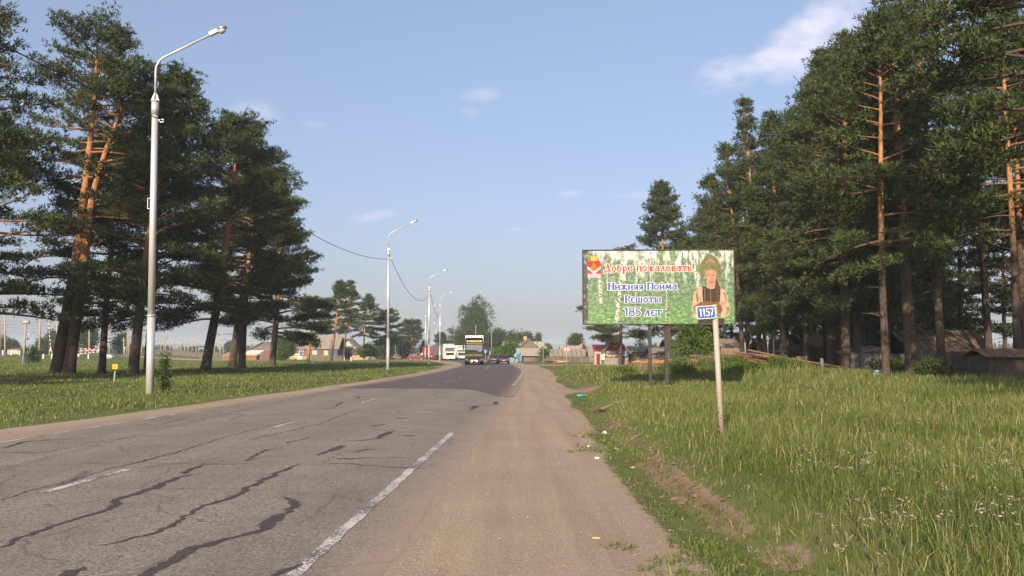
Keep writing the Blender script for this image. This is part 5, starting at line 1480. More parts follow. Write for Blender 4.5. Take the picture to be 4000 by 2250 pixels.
def wheel(o, x, y, r, w, rim=True):
    wz = MB().cyl((0, 0, 0), r, w, 18, 'y').obj('wheel', tyre, o, (x, y, r))
    if rim:
        s = 1 if y > 0 else -1
        MB().cyl((0, s * (w / 2 + .004), 0), r * .62, .02, 14, 'y').obj('rim', rimm, wz)
    return wz


def car(name, label, loc, rz, paint, kind='sedan', L_=4.4, W=1.72, H=1.42, roof_paint=None, door_paint=None, rear_on=False):
    o = thing(name, label, 'car', loc, rz)
    l = L_ / 2
    zb, zs = .26, H * .60                       # underside, shoulder line
    if kind == 'sedan': low = [(-l, .42), (-l + .05, zs - .02), (-l + .9, zs + .03), (l - 1.25, zs + .03), (l - .12, zs - .12), (l, .55), (l - .03, zb + .06), (l - .2, zb), (-l + .25, zb), (-l + .02, zb + .08)]
    else: low = [(-l, .42), (-l + .02, zs - .05), (-l + .12, zs + .04), (l - 1.15, zs + .02), (l - .1, zs - .14), (l, .5), (l - .03, zb + .06), (l - .2, zb), (-l + .25, zb), (-l + .02, zb + .08)]
    bevel(MB().prism(low, -W / 2, W / 2, lambda z: 1 - .06 * max(0, (z - .6))).obj('body', paint, o), .05)
    zr = H
    if kind == 'sedan': cab = [(-l + .62, zs), (-l + 1.15, zr - .03), (-l + 1.45, zr), (l - 2.05, zr), (l - 1.95, zr - .02), (l - 1.2, zs)]
    else: cab = [(-l + .10, zs), (-l + .62, zr - .06), (-l + .9, zr), (l - 1.95, zr - .01), (l - 1.85, zr - .03), (l - 1.05, zs)]
    tp = lambda z: .97 - .20 * max(0, (z - zs)) / (zr - zs)
    bevel(MB().prism(cab, -W / 2, W / 2, tp).obj('cabin', roof_paint or paint, o), .04)
    # glass, a little proud of the cabin
    x0r, x1r = cab[0][0], cab[1][0]; xf0, xf1 = cab[-1][0], cab[-2][0]
    def pane(nm, xa, xb, za, zb2, sgn):      # sloping end glass between two x,z corners
        wa, wb = W / 2 * tp(za) * .86, W / 2 * tp(zb2) * .84
        dn = Vector((zb2 - za, 0, xa - xb)).normalized() * sgn * .012
        MB().add([(xa + dn.x, -wa, za + dn.z), (xa + dn.x, wa, za + dn.z), (xb + dn.x, wb, zb2 + dn.z), (xb + dn.x, -wb, zb2 + dn.z)], [(0, 1, 2, 3)]).obj(nm, glass_d, o)
    f = lambda a, b, s: a + (b - a) * s
    pane('rear_window', f(x0r, x1r, .12), f(x0r, x1r, .9), f(zs, cab[1][1], .12), f(zs, cab[1][1], .9), -1)
    pane('windscreen', f(xf0, xf1, .08), f(xf0, xf1, .92), f(zs, cab[-2][1], .08), f(zs, cab[-2][1], .92), 1)
    mid = (x0r + xf0) / 2
    for s in (-1, 1):
        for nm, xa, xb in (('side_window', x1r - .32, mid - .04), ('side_window', mid + .06, xf1 + .25)):
            z0, z1 = zs + .05, zr - .11
            y0, y1 = s * (W / 2 * tp(z0) + .008), s * (W / 2 * tp(z1) + .008)
            sl0 = .30 if xa < mid - .5 else 0; sl1 = .38 if xb > mid + .5 else 0
            MB().add([(xa - sl0 * .3, y0, z0), (xb + sl1, y0, z0), (xb - .0, y1, z1), (xa + sl0 * .5, y1, z1)], [(0, 1, 2, 3)]).obj(nm, glass_d, o)
        if door_paint:
            MB().box((mid + .55, s * (W / 2 + .004), zs * .62), (1.0, .012, zs * .62)).obj('door', door_paint, o)
        wheel(o, l - .78, s * (W / 2 - .08), .30, .19); wheel(o, -l + .80, s * (W / 2 - .08), .30, .19)
        MB().box((l - .02, s * W * .33, zs - .22), (.06, .32, .15)).obj('headlight', clearl, o)
        MB().box((-l + .01, s * W * .32, zs - .14), (.07, .42, .15)).obj('taillight', redl, o)
    bevel(MB().box((l - .02, 0, .42), (.16, W * .98, .16)).obj('bumper', blackp, o), .03)
    bevel(MB().box((-l + .02, 0, .42), (.16, W * .98, .18)).obj('bumper', blackp, o), .03)
    MB().box((-l - .035, 0, zs - .30), (.02, .5, .12)).obj('number_plate', platem, o)
    MB().box((l + .035, 0, .44), (.02, .5, .11)).obj('number_plate', platem, o)
    return o


def at_road(px, Y_): p = on(px, Y_); p.z = .022; return p
pa = lambda nm, c: M(nm, c, rough=.25, spec=.6)
wine = pa('maroon_car_paint', (.20, .014, .028)); ora = pa('orange_car_paint', (.60, .25, .02)); dk = pa('dark_purple_black_paint', (.035, .025, .035)); dg = pa('dark_grey_blue_paint', (.05, .055, .07)); whp = pa('white_car_paint', (.70, .70, .68))
car('hatchback_car', 'maroon hatchback crossing on the side road, seen from its flank', on(1626.5, 189), R(0), wine, 'hatch', 4.05, 1.65, 1.38)
car('sedan_car', 'orange sedan with a white roof and front door before the grey-roofed house', on(1170, 189), R(0), ora, 'sedan', 4.1, 1.62, 1.45, roof_paint=whp, door_paint=whp)
car('sedan_car', 'dark sedan driving away, closest to the road edge, red tail lamps', at_road(1965, 124), R(93), dk, 'sedan', 4.6, 1.74, 1.34)
car('sedan_car', 'dark blue-grey sedan driving away, left of two beside the black truck', at_road(1925.5, 140), R(96), dg, 'sedan', 4.5, 1.72, 1.32)


def truck(label, loc, rz, c, box_c, H=3.9, box_h=4.0, box_len=12.0, black=False, box_w=2.5, tractor='highroof', lower=None):
    o = thing('lorry', label, 'truck', loc, rz, 'lorries on the road')
    W = 2.5; hw = W / 2
    zf = 1.15
    poly = [(-2.2, .95), (-2.2, H - .75), (-1.6, H - .05), (-.9, H), (-.12, H - .62), (.0, H - .95), (.10, 2.30), (.14, 1.95), (.16, .95)]
    bevel(MB().prism(poly, -hw + .03, hw - .03, lambda z: 1 - .04 * max(0, z - 2.6)).obj('cab', c, o), .06)
    low = lower or c
    bevel(MB().prism([(-2.1, .42), (-2.1, .97), (.235, .97), (.24, .78), (.235, .40), (.05, .30), (-1.2, .30)], -hw, hw).obj('bumper', low, o), .05)
    # screen, visor, grille
    xt = .115 - (.10 if H > 3.4 else .06)
    MB().add([(.165, -hw * .88, 1.98), (.165, hw * .88, 1.98), (.125, hw * .87, 2.30), (.125, -hw * .87, 2.30), (xt + .02, hw * .84, min(2.86, H - .85)), (xt + .02, -hw * .84, min(2.86, H - .85))], [(0, 1, 2, 3), (3, 2, 4, 5)]).obj('windscreen', glass_l, o)
    MB().prism([(.05, 2.90), (.26, 2.84), (.25, 2.80), (.05, 2.82)], -hw * .9, hw * .9).obj('sun_visor', blackp if not black else M('amber_visor', (.34, .27, .08), rough=.5), o) if H > 3.4 else None
    MB().box((-.6, 0, H + .0), (.5, W * .9, .04)).obj('roof_spoiler', c, o)
    g = MB().box((.165, 0, 1.42), (.03, W * .74, .62)).obj('grille', blackp, o)
    for k in range(3):
        MB().box((.02, 0, 1.2 + k * .2), (.03, W * .72, .05)).obj('grille_bar', chr_ if not black else blackp, g)
    for s in (-1, 1):
        MB().box((.235, s * hw * .80, .70), (.04, .38, .22)).obj('headlight', clearl if not black else dim_lens, o)
        MB().box((.245, s * hw * .55, .52), (.03, .18, .12)).obj('fog_light', clearl if not black else dim_lens, o)
        mm = MB().box((.30, s * (hw + .18), 2.35), (.16, .20, .62)).box((.22, s * (hw + .07), 2.62), (.05, .2, .05)).obj('mirror', c if not black else blackp, o)
        MB().add([(-1.05, s * (hw - .02), 2.05), (-.18, s * (hw - .02), 2.05), (-.22, s * (hw - .03), 2.75), (-1.05, s * (hw - .03), 2.75)], [(0, 1, 2, 3)]).obj('side_window', glass_d, o)
        wheel(o, -.62, s * (hw - .16), .50, .30)
        wheel(o, -3.9, s * (hw - .28), .50, .52)
        for k in range(3): wheel(o, -2.9 - box_len + 2.0 + k * 1.3, s * (hw - .2), .48, .38)
    MB().box((.262, 0, .60), (.02, .52, .12)).obj('number_plate', platem, o)
    bevel(MB().box((-2.75 - box_len / 2, 0, (1.05 + box_h) / 2), (box_len, box_w, box_h - 1.05)).obj('trailer_box', box_c, o), .04)
    MB().box((-2.6 - box_len / 2, 0, .9), (box_len + .6, .9, .3)).obj('chassis', blackp, o)
    return o


cream = M('cream_truck_paint', (.74, .72, .62), rough=.35, spec=.5); redp = M('red_truck_paint', (.50, .03, .03), rough=.35, spec=.5)
tarp = M('grey_trailer_tarp', (.12, .12, .125), (.17, .17, .17), 1.5, .6); whitebox = M('white_trailer_box', (.62, .62, .6), (.7, .7, .68), 2, .5); blk = M('black_truck_paint', (.014, .010, .012), rough=.5, spec=.25)
yst = M('yellow_stripe_paint', (.70, .56, .14), rough=.4)
# approaching black truck
bt = truck('black lorry coming towards us with yellow lettering and two lit fog lamps', at_road(1852, 112), R(-88), blk, whitebox, H=3.62, box_h=4.0, black=True)
for z_ in (1.20, 1.36): MB().box((.205, 0, z_), (.02, 2.3, .024)).obj('stripe', yst, bt)
sgn = bevel(MB().box((.0, 0, 3.16), (.14, 2.0, .24)).obj('name_board', M('amber_name_board', (.75, .58, .16), rough=.4), bt), .02)
rt = (0, 0, R(90))
text_mesh('name_lettering', 'Black Buffalo', .20, blk, sgn, (.076, -.86, 3.08), 1.72, rot=rt)
text_mesh('badge_lettering', 'DAF', .13, wht, bt, (.205, .50, 1.82), .5, rot=rt)
for y_ in (-.85, -.62, .62, .85):
    MB().cyl((-.25, y_, 3.72), .12, .08, 12, 'x').obj('roof_lamp', clearl, bt)
    MB().cyl((.26, y_ * .95, .62), .07, .05, 12, 'x').obj('spot_lamp', dim_lens, bt)
for y_ in (-.33, .33):
    MB().cyl((.27, y_, .52), .11, .05, 14, 'x').obj('lit_fog_lamp', emit('lit_orange_lamp', (1.0, .35, .10), 9.0), bt)
wt = truck('cream white lorry with a grey tarpaulin trailer at the junction', at_road(1757, 190), R(-74), cream, tarp, H=3.75, box_h=3.7, lower=cream)
text_mesh('roof_lettering', 'OOO TEXOC', .14, M('dull_print', (.25, .25, .26)), wt, (.02, -.62, 3.05), 1.24, rot=rt) if False else None
truck('red lorry standing farthest along the road', at_road(1696, 255), R(-70), redp, redp, H=3.7, box_h=3.6, box_len=8)
truck('white-boxed lorry half hidden behind the black lorry', at_road(1804, 205), R(-80), M('pale_green_cab', (.45, .5, .44), rough=.4), whitebox, H=3.3, box_h=3.55)

# ------------------------------------------------------------------ timber buildings
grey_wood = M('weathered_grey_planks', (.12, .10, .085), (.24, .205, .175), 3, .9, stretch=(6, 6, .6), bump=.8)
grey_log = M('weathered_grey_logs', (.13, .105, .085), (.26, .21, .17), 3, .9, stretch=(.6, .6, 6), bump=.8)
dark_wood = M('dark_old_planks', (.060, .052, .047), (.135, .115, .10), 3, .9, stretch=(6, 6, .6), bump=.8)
slate = M('grey_roof_sheet', (.20, .165, .135), (.31, .26, .215), 2.2, .9, bump=.4)
slate_l = M('pale_roof_sheet', (.30, .26, .20), (.40, .345, .27), 1.4, .9, bump=.4)
mossy = M('mossy_dark_roof', (.075, .062, .045), (.21, .155, .09), 2.4, .95, bump=.8)
white_roof = M('whitish_corrugated_sheet', (.55, .52, .47), (.70, .67, .62), 2, .7)
maroon = M('maroon_metal_roof', (.20, .02, .035), (.26, .03, .05), 3, .5)
bpaint = M('blue_door_paint', (.035, .13, .28), (.05, .17, .34), 6, .6); tq = M('turquoise_paint', (.10, .30, .34), (.16, .40, .42), 5, .7); brick = M('red_brick_mass', (.30, .12, .07), (.42, .22, .14), 14, .9); limew = M('whitewash', (.72, .68, .62), (.6, .55, .5), 6, .9)


def roof_sheets(o, name, P0, P1, P2, P3, n_, mat, th=.04, wave=0.0):
    """sloping roof laid with separate sheets: P0-P1 along the eaves, P3-P2 along the ridge"""
    P0, P1, P2, P3 = map(Vector, (P0, P1, P2, P3))
    nrm = (P1 - P0).cross(P3 - P0).normalized()
    ob = []
    for k in range(n_):
        a, b = k / n_ + .004, (k + 1) / n_ - .004
        q = [P0.lerp(P1, a), P0.lerp(P1, b), P3.lerp(P2, b), P3.lerp(P2, a)]
        up = nrm * (th + (k % 2) * .025 + rnd.uniform(0, .02))
        dn = (q[0] - q[3]).normalized() * rnd.uniform(-.05, .07)
        q[0] = q[0] + dn; q[1] = q[1] + dn
        vs = [p for p in q] + [p + up for p in q]
        ob.append(MB().add(vs, [(3, 2, 1, 0), (4, 5, 6, 7), (0, 1, 5, 4), (1, 2, 6, 5), (2, 3, 7, 6), (3, 0, 4, 7)]).obj(name, mat, o))
    return ob


def log_wall(o, x0, x1, y, z0, z1, mat, r=.13, name='log'):
    n_ = max(1, int((z1 - z0) / (2 * r)))
    for k in range(n_):
        MB().tube([(x0 - rnd.uniform(0, .12), y, z0 + r + k * 2 * r), (x1 + rnd.uniform(0, .12), y, z0 + r + k * 2 * r)], r * 1.03, 7).obj(name, mat, o)


def house(name, label, cat, px0, px1, Y, y_eave, y_ridge, depth, wall, roof, gable='side', n_sheets=1, over=.35, base_px=None, group=None):
    """px0..px1 front wall; gable 'side': ridge parallel to the picture, 'front': gable faces us. returns root and its sizes (local x from px0)"""
    a, b = at(px0, 1400, Y), at(px1, 1400, Y)
    w = b.x - a.x; g0 = gzf((a.x + b.x) / 2, Y)
    o = thing(name, label, cat, (a.x, Y, g0), 0, group)
    ze, zr = at(px0, y_eave, Y).z - g0, at(px0, y_ridge, Y).z - g0
    mb = MB()
    mb.box((w / 2, depth / 2, ze / 2 - .1), (w, depth, ze + .2))
    if gable == 'side':
        for x_ in (.0, w): mb.add([(x_, 0, ze), (x_, depth, ze), (x_, depth / 2, zr - .05)], [(0, 1, 2), (2, 1, 0)])
    else:
        mb.add([(0, 0, ze), (w, 0, ze), (w / 2, 0, zr - .05)], [(0, 1, 2)]); mb.add([(0, depth, ze), (w, depth, ze), (w / 2, depth, zr - .05)], [(2, 1, 0)])
    mb.obj('wall', wall, o)
    sl = (zr - ze) / ((depth if gable == 'side' else w) / 2)
    if gable == 'side':
        e = ze - over * sl
        roof_sheets(o, 'roof_sheet', (-over, -over, e), (w + over, -over, e), (w + over, depth / 2, zr), (-over, depth / 2, zr), n_sheets, roof)
        roof_sheets(o, 'roof_sheet', (w + over, depth + over, e), (-over, depth + over, e), (-over, depth / 2, zr), (w + over, depth / 2, zr), 1, roof)
    else:
        e = ze - over * sl
        roof_sheets(o, 'roof_sheet', (-over, depth + over, e), (-over, -over, e), (w / 2, -over, zr), (w / 2, depth + over, zr), n_sheets, roof)
        roof_sheets(o, 'roof_sheet', (w + over, -over, e), (w + over, depth + over, e), (w / 2, depth + over, zr), (w / 2, -over, zr), n_sheets, roof)
        # barge boards along the gable
        for s in (0, 1):
            x_ = -over if s == 0 else w + over
            d_ = Vector((w / 2 - x_, 0, zr - e)); L_ = d_.length
            MB().box(((x_ + w / 2) / 2, -over - .03, (e + zr) / 2 - .08), (L_, .06, .2), ry=-math.atan2(d_.z, d_.x)).obj('barge_board', grey_wood, o)
    return o, w, ze, zr


def window(o, x, y, z, w, h, frame, pane=None, name='window', bars=True):
    f = MB()
    for s in (-1, 1): f.box((x + s * w / 2, y, z), (.12, .08, h + .12)); f.box((x, y, z + s * h / 2), (w - .12, .08, .12))
    fo = f.obj(name, frame, o)
    MB().box((x, y + .015, z), (w - .1, .03, h - .1)).obj('pane', pane or glass_d, fo)
    if bars and pane is None: MB().box((x, y - .02, z + h * .12), (w - .12, .03, .06)).box((x, y - .02, z), (.06, .031, h - .12)).obj('glazing_bar', wht, fo)
    return fo


SX = lambda px, px0, Y: at(px, 1400, Y).x - at(px0, 1400, Y).x
SZ = lambda py, Y, g=0.0: at(2000, py, Y).z - g
# --- left: grey-roofed log house with boarded windows
Y_ = 216
o, w, ze, zr = house('log_house', 'long log house with a grey board roof and two boarded windows behind the orange car', 'house', 1146, 1318, Y_, 1359, 1312.5, 9.0, grey_log, slate, 'side', n_sheets=5, over=.5)
g0 = o.location.z
log_wall(o, 0, w, -.05, .1, ze - .25, grey_log)
MB().box((w / 2, -.12, ze - .15), (w + .3, .16, .22)).obj('eaves_board', dark_wood, o)
MB().box((w / 2 + w * .2, -.19, ze - .34), (w * .52, .05, .12)).obj('green_trim', M('faded_green_trim', (.16, .26, .20)), o)
MB().box((SX(1175, 1146, Y_), -.2, SZ(1371, Y_, g0) + .5), (2.6, .05, .16)).obj('blue_trim', bpaint, o)
window(o, SX(1177, 1146, Y_), -.2, SZ(1376, Y_, g0), .95, 1.2, wht)
window(o, SX(1229.5, 1146, Y_), -.2, SZ(1377, Y_, g0), 1.15, 1.15, M('faded_green_trim', (.16, .26, .20)), M('white_board', (.68, .62, .54), (.58, .5, .43), 5), 'boarded_window')
window(o, SX(1274, 1146, Y_), -.2, SZ(1379, Y_, g0), 1.1, 1.25, tq, M('yellow_board', (.62, .42, .20), (.55, .36, .17), 4), 'boarded_window')
window(o, SX(1311, 1146, Y_), -.2, SZ(1377, Y_, g0), .6, 1.5, bpaint, M('blue_pane', (.06, .10, .16), rough=.3), bars=False)
# --- pale gable house beside it
o, w, ze, zr = house('timber_house', 'small house with a pale gable trimmed in green, right of the grey-roofed log house', 'house', 1322, 1393, 226, 1358, 1322, 8, grey_wood, slate_l, 'front', n_sheets=3, over=.5)
MB().add([(.9, -.04, ze + .1), (w - .9, -.04, ze + .1), (w / 2, -.04, zr - .5)], [(0, 1, 2)]).obj('gable_panel', M('pale_green_gable', (.36, .40, .34), (.44, .48, .42), 4), o)
MB().box((w / 2, -.06, ze), (w, .1, .2)).obj('cornice', limew, o)
window(o, w * .5, -.05, ze * .55, .9, 1.1, grey_wood)
o, w, ze, zr = house('porch_shed', 'dark little porch shed behind the firewood pile', 'shed', 1376, 1400, 218, 1372, 1362, 3, dark_wood, grey_wood, 'front', over=.3)
# --- barn and white-roofed shed on the left
Y_ = 222
o, w, ze, zr = house('barn', 'weathered barn gable behind the white-roofed shed', 'barn', 966, 1086, Y_, 1366.5, 1335, 8, grey_wood, slate, 'front', n_sheets=3, over=.4)
for k in range(24):
    x_ = (k + .5) * w / 24; hh = ze + (zr - ze) * (1 - abs(x_ - w / 2) / (w / 2)) - .25
    MB().box((x_, -.03, hh / 2), (w / 24 * .93, .05, hh)).obj('plank', grey_wood, o)
MB().box((SX(1050, 966, Y_), -.08, 1.3), (4.0, .06, 2.2)).obj('red_boarding', M('red_brown_boards', (.15, .065, .05), (.22, .10, .08), 5), o)
Y_ = 208
a, b = at(873, 1400, Y_), at(1004, 1400, Y_); g0 = gzf(a.x, Y_)
o = thing('low_shed', 'low shed with a whitish corrugated roof and orange paling front', 'shed', (a.x, Y_, g0)); w = b.x - a.x
ze = SZ(1386, Y_, g0)
MB().box((w / 2, 1.6, ze / 2), (w - .6, 3, ze)).obj('wall', dark_wood, o)
roof_sheets(o, 'roof_sheet', (w * .64 - .2, -.4, ze), (w + .3, -.4, ze), (w + .9, 3.2, SZ(1369, Y_, g0)), (w * .64 - .2, 3.2, SZ(1369, Y_, g0)), 6, white_roof)
roof_sheets(o, 'roof_sheet', (-.3, -.4, ze - .05), (w * .64 - .25, -.4, ze - .05), (w * .64 - .25, 3.2, SZ(1370, Y_, g0)), (1.6, 3.2, SZ(1368, Y_, g0)), 5, slate)
orp = M('orange_paling_paint', (.42, .19, .06), (.5, .25, .09), 5, .8)
MB().box((w / 2, -.3, ze - .16), (w, .06, .2)).obj('rail', orp, o)
nn_ = int(w / .32); proto_ = None
for k in range(nn_):
    if proto_ is None: proto_ = MB().box((0, -.3, (ze - .28) / 2), (.13, .05, ze - .3)).mesh('slat', orp)
    link('slat', proto_, o, ((k + .5) * w / nn_, 0, 0))


def fence(name, label, px0, Y0, px1, Y1, h, pitch, bw, mat, seed=0, jit=.12, gap=0.0, rails=True, single=True, mats=None, lean=0.02, stuff=False, base_h=0.0):
    """board fence between two spots on the ground, every board a part"""
    rs_ = random.Random(seed)
    a, b = on(px0, Y0), on(px1, Y1)
    d = b - a; d.z = 0; L_ = d.length; rz = math.atan2(d.y, d.x)
    o = thing(name, label, 'fence', a, rz)
    zat = lambda x: gzf(a.x + d.x * x / L_, a.y + d.y * x / L_) - a.z
    meshes = []
    for k in range(5):
        mb = MB(); hh = h * rs_.uniform(1 - jit, 1 + jit * .3); pk = bw * .5
        mb.box((0, 0, hh / 2), (bw, .03, hh))
        meshes.append(mb.mesh('board', (mats or [mat])[k % len(mats or [mat])]))
    n_ = int(L_ / pitch); big = MB()
    for k in range(n_):
        if rs_.random() < gap: continue
        x = (k + .5) * pitch
        if stuff:
            hh = h * rs_.uniform(1 - jit, 1 + jit * .3); big.box((x, 0, zat(x) + hh / 2), (bw, .03, hh), ry=rs_.uniform(-lean, lean)); continue
        link('board', meshes[rs_.randrange(5)], o, (x, rs_.uniform(-.008, .008), zat(x) - .03), (rs_.uniform(-.02, .02), rs_.uniform(-lean, lean), 0))
    if stuff: tag(big.obj('boards', mat, o), kind='stuff')
    if rails:
        r = MB()
        m_ = max(2, int(L_ / 3))
        for z_ in (h * .28, h * .8):
            for k in range(m_): r.tube([(k * L_ / m_, .05, zat(k * L_ / m_) + z_), ((k + 1) * L_ / m_, .05, zat((k + 1) * L_ / m_) + z_)], .035, 5)
        r.obj('rail', mat, o)
        for k in range(m_ + 1): MB().box((k * L_ / m_, .1, zat(k * L_ / m_) + h / 2), (.12, .12, h)).obj('post', mat, o)
    return o


fence('picket_fence', 'uneven grey picket fence before the log house and gable house', 1060, 207, 1346, 212, 1.15, .16, .10, grey_wood, 1, .2, .06, stuff=True)
fence('picket_fence', 'grey paling fence running left from the low shed', 604, 250, 872, 220, 1.5, .22, .13, grey_wood, 2, .18, .12, stuff=True)

# --- firewood and log piles
def log_pile(name, label, px, Y, w, h, mat_end, mat_side, seed, ends=True, ln=1.0, cat='log pile', r=.12):
    rs_ = random.Random(seed); p = on(px, Y); o = thing(name, label, cat, p)
    k = 0; z = r
    ms = [MB().cyl((0, 0, 0), r * s, ln, 9, 'y').mesh('log', m_) for s in (.8, 1.0, 1.2) for m_ in (mat_end, mat_side)]
    while z < h:
        half = w / 2 * (1 - (z / h) ** 1.6 * .85); x = -half
        while x < half:
            link('log', ms[rs_.randrange(6)], o, (x + rs_.uniform(-.03, .03), rs_.uniform(-.15, .15), z + rs_.uniform(-.03, .03)), (rs_.uniform(-.12, .12), 0, rs_.uniform(-.3, .3) if ends else R(90) + rs_.uniform(-.12, .12)))
            x += 2.1 * r if ends else ln * .7
            k += 1
        z += r * 1.75
    return o


cut = M('pale_cut_wood', (.46, .30, .17), (.56, .39, .24), 8, .85); barkd = M('brown_log_bark', (.13, .075, .045), (.24, .14, .085), 8, .9); deb = M('orange_peeled_wood', (.40, .18, .07), (.50, .26, .11), 6, .8)
log_pile('firewood_pile', 'pale heap of split firewood beside the gable house', 1391, 199, 3.4, 1.15, cut, cut, 1, r=.15)
log_pile('firewood_pile', 'darker heap of logs right of the pale firewood', 1449, 201, 3.6, .85, cut, barkd, 2, r=.15)
log_pile('firewood_pile', 'long low dark stack of trunks behind the second lamp', 1520, 212, 5.4, .75, barkd, barkd, 3, ends=False, ln=2.0, r=.16)
log_pile('firewood_pile', 'pale block stack on top behind the dark logs', 1480, 214, 1.8, 1.3, cut, cut, 4, r=.2)
log_pile('slab_wood_pile', 'orange heap of slab wood behind the billboard posts', 2565, 92, 4.4, .95, deb, barkd, 5, ends=False, ln=2.6, r=.09)
log_pile('firewood_pile', 'small stack of cut logs between the trunks in the wood', 3026, 62, 2.0, .9, cut, barkd, 6, r=.11)
log_pile('firewood_pile', 'cut logs leaning by the low wooden gate', 3099, 60, 1.1, .95, cut, barkd, 7, r=.11)
p = on(1371, 150); MBo = thing('bollard', 'short pale wooden stub before the firewood pile', 'post', on(1371, 165)); MB().box((0, 0, .4), (.16, .16, .95)).obj('post', limew, MBo)
MBo = thing('bollard', 'short whitish stub at the foot of the gable house fence', 'post', on(1345, 185)); MB().box((0, 0, .35), (.14, .14, .8)).obj('post', limew, MBo)

# --- centre: log house gable, slate shed, long shed, blue gate
Y_ = 160
o, w, ze, zr = house('log_house', 'log house with weathered plank gable and brick chimney beside the road', 'house', 2018, 2111, Y_, 1362, 1322.5, 7, grey_log, grey_wood, 'front', n_sheets=4, over=.3)
for k in range(18):
    x_ = (k + .5) * w / 18; hh = (zr - ze) * (1 - abs(x_ - w / 2) / (w / 2)) - .2
    if hh > .1: MB().box((x_, -.03, ze + hh / 2), (w / 18 * .93, .05, hh)).obj('plank', grey_wood, o)
cx_ = SX(2052, 2018, Y_)
MB().box((cx_, 2.4, SZ(1329, Y_)), (.55, .55, 1.3)).obj('chimney', brick, o); MB().box((cx_, 2.4, SZ(1319, Y_)), (.66, .66, .62)).obj('chimney_cap', M('sooty_plaster', (.5, .38, .27), (.3, .2, .14), 6), o)
Y_ = 152
a, b = at(2034, 1400, Y_), at(2112, 1400, Y_); w = b.x - a.x
o = thing('log_shed', 'low log shed with a roof of separate weathered sheets before the plank gable', 'shed', (a.x, Y_, 0))
ze = SZ(1389.5, Y_)
MB().box((w / 2, 1.7, ze / 2), (w, 3.2, ze)).obj('wall', grey_log, o); log_wall(o, 0, w, 0, .05, ze - .12, grey_log, .11)
roof_sheets(o, 'roof_sheet', (-.3, -.55, ze - .05), (w + .35, -.55, ze - .05), (w - .1, 3.4, SZ(1361, Y_)), (-.6, 3.4, SZ(1361, Y_)), 7, slate_l)
Y_ = 156
o, w, ze, zr = house('long_shed', 'long low shed with a patched grey roof right of the log shed', 'shed', 2116, 2300, Y_, 1390, 1364, 6, dark_wood, slate, 'side', n_sheets=11, over=.4)
o, w, ze, zr = house('shed', 'end shed with a lighter sheet roof beside the kiosk', 'shed', 2304, 2338, 150, 1389, 1357, 5, grey_wood, slate, 'side', n_sheets=4, over=.3)
fence('board_fence', 'dark uneven board fence before the long low shed', 2113, 150, 2300, 146, 1.02, .17, .14, dark_wood, 3, .18, .03, mats=[grey_wood, dark_wood, M('reddish_old_board', (.14, .085, .065), (.22, .14, .11), 4, .9, stretch=(6, 6, .6))])
fence('board_fence', 'pale board fence at the kiosk end of the long shed', 2301, 146, 2338, 143, 1.02, .2, .17, M('pale_pinkish_board', (.36, .25, .18), (.26, .18, .14), 3, .9), 4, .1, .1)
o, w, ze, zr = house('village_house', 'house behind with a long pale sheet roof seen over the log gable', 'house', 1966, 2124, 190, 1368, 1334, 8, grey_log, slate_l, 'side', n_sheets=6, over=.3)
o, w, ze, zr = house('village_house', 'house roof with a dark gable edge behind the warning sign', 'house', 2194, 2268, 200, 1368, 1350, 7, grey_wood, slate_l, 'side', n_sheets=4, over=.3)
MB().box((SX(2274, 2194, 200), 3.4, SZ(1353, 200)), (.8, .6, 1.2)).obj('chimney', brick, o)
o, w, ze, zr = house('village_house', 'far house with a low roof behind the white chimney', 'house', 2122, 2150, 185, 1374, 1364, 6, grey_wood, slate, 'side', over=.2)
MB().box((SX(2133.5, 2122, 185), 2.8, SZ(1361, 185)), (.5, .5, .8)).obj('chimney', limew, o); MB().box((SX(2133.5, 2122, 185), 2.8, SZ(1353.5, 185)), (.62, .62, .3)).obj('chimney_cap', brick, o)
o, w, ze, zr = house('village_house', 'far pale roof between bushes left of the red truck', 'house', 1636, 1658, 300, 1378, 1362, 6, M('pale_plaster', (.42, .34, .27)), M('rusty_roof', (.30, .13, .08), (.36, .2, .12), 5), 'front', over=.3)
o, w, ze, zr = house('village_house', 'far grey roof behind the garden left of the hatchback', 'house', 1536, 1566, 280, 1377, 1364, 6, grey_wood, slate, 'side', over=.3)
# gate and fences by the log house
o = thing('garden_gate', 'tall blue gate with turquoise post beside the log shed', 'gate', on(2018, 151))
hg = SZ(1384, 151)
for k in range(5): MB().box((.10 + k * .135, 0, hg / 2), (.125, .04, hg - .06)).obj('board', bpaint, o)
MB().box((-.1, .02, hg * .62), (.2, .14, hg * 1.25)).obj('post', tq, o); MB().box((.82, .02, hg / 2), (.16, .14, hg + .05)).obj('post', M('pale_grey_post', (.4, .38, .34), (.3, .28, .25), 5), o)
MB().add([(-.05, -.02, hg), (.55, -.02, hg), (.30, -.02, hg * 1.75), (-.05, -.02, hg * 1.85)], [(0, 1, 2, 3)]).obj('gable_panel', tq, o)
fence('garden_fence', 'short turquoise plank fence left of the blue gate', 1986, 151.5, 2010, 151.5, .85, .15, .135, tq, 6, .08)
# weathered pole post, debris by the fence
o = thing('wooden_post', 'single weathered post by the log shed corner', 'post', on(2122, 139)); MB().box((0, 0, 1.15), (.14, .14, 2.5)).obj('post', grey_wood, o)
log_pile('timber_heap', 'long thin poles lying along the dark board fence', 2176, 143, 3.2, .3, cut, barkd, 8, ends=False, ln=2.6, r=.06)
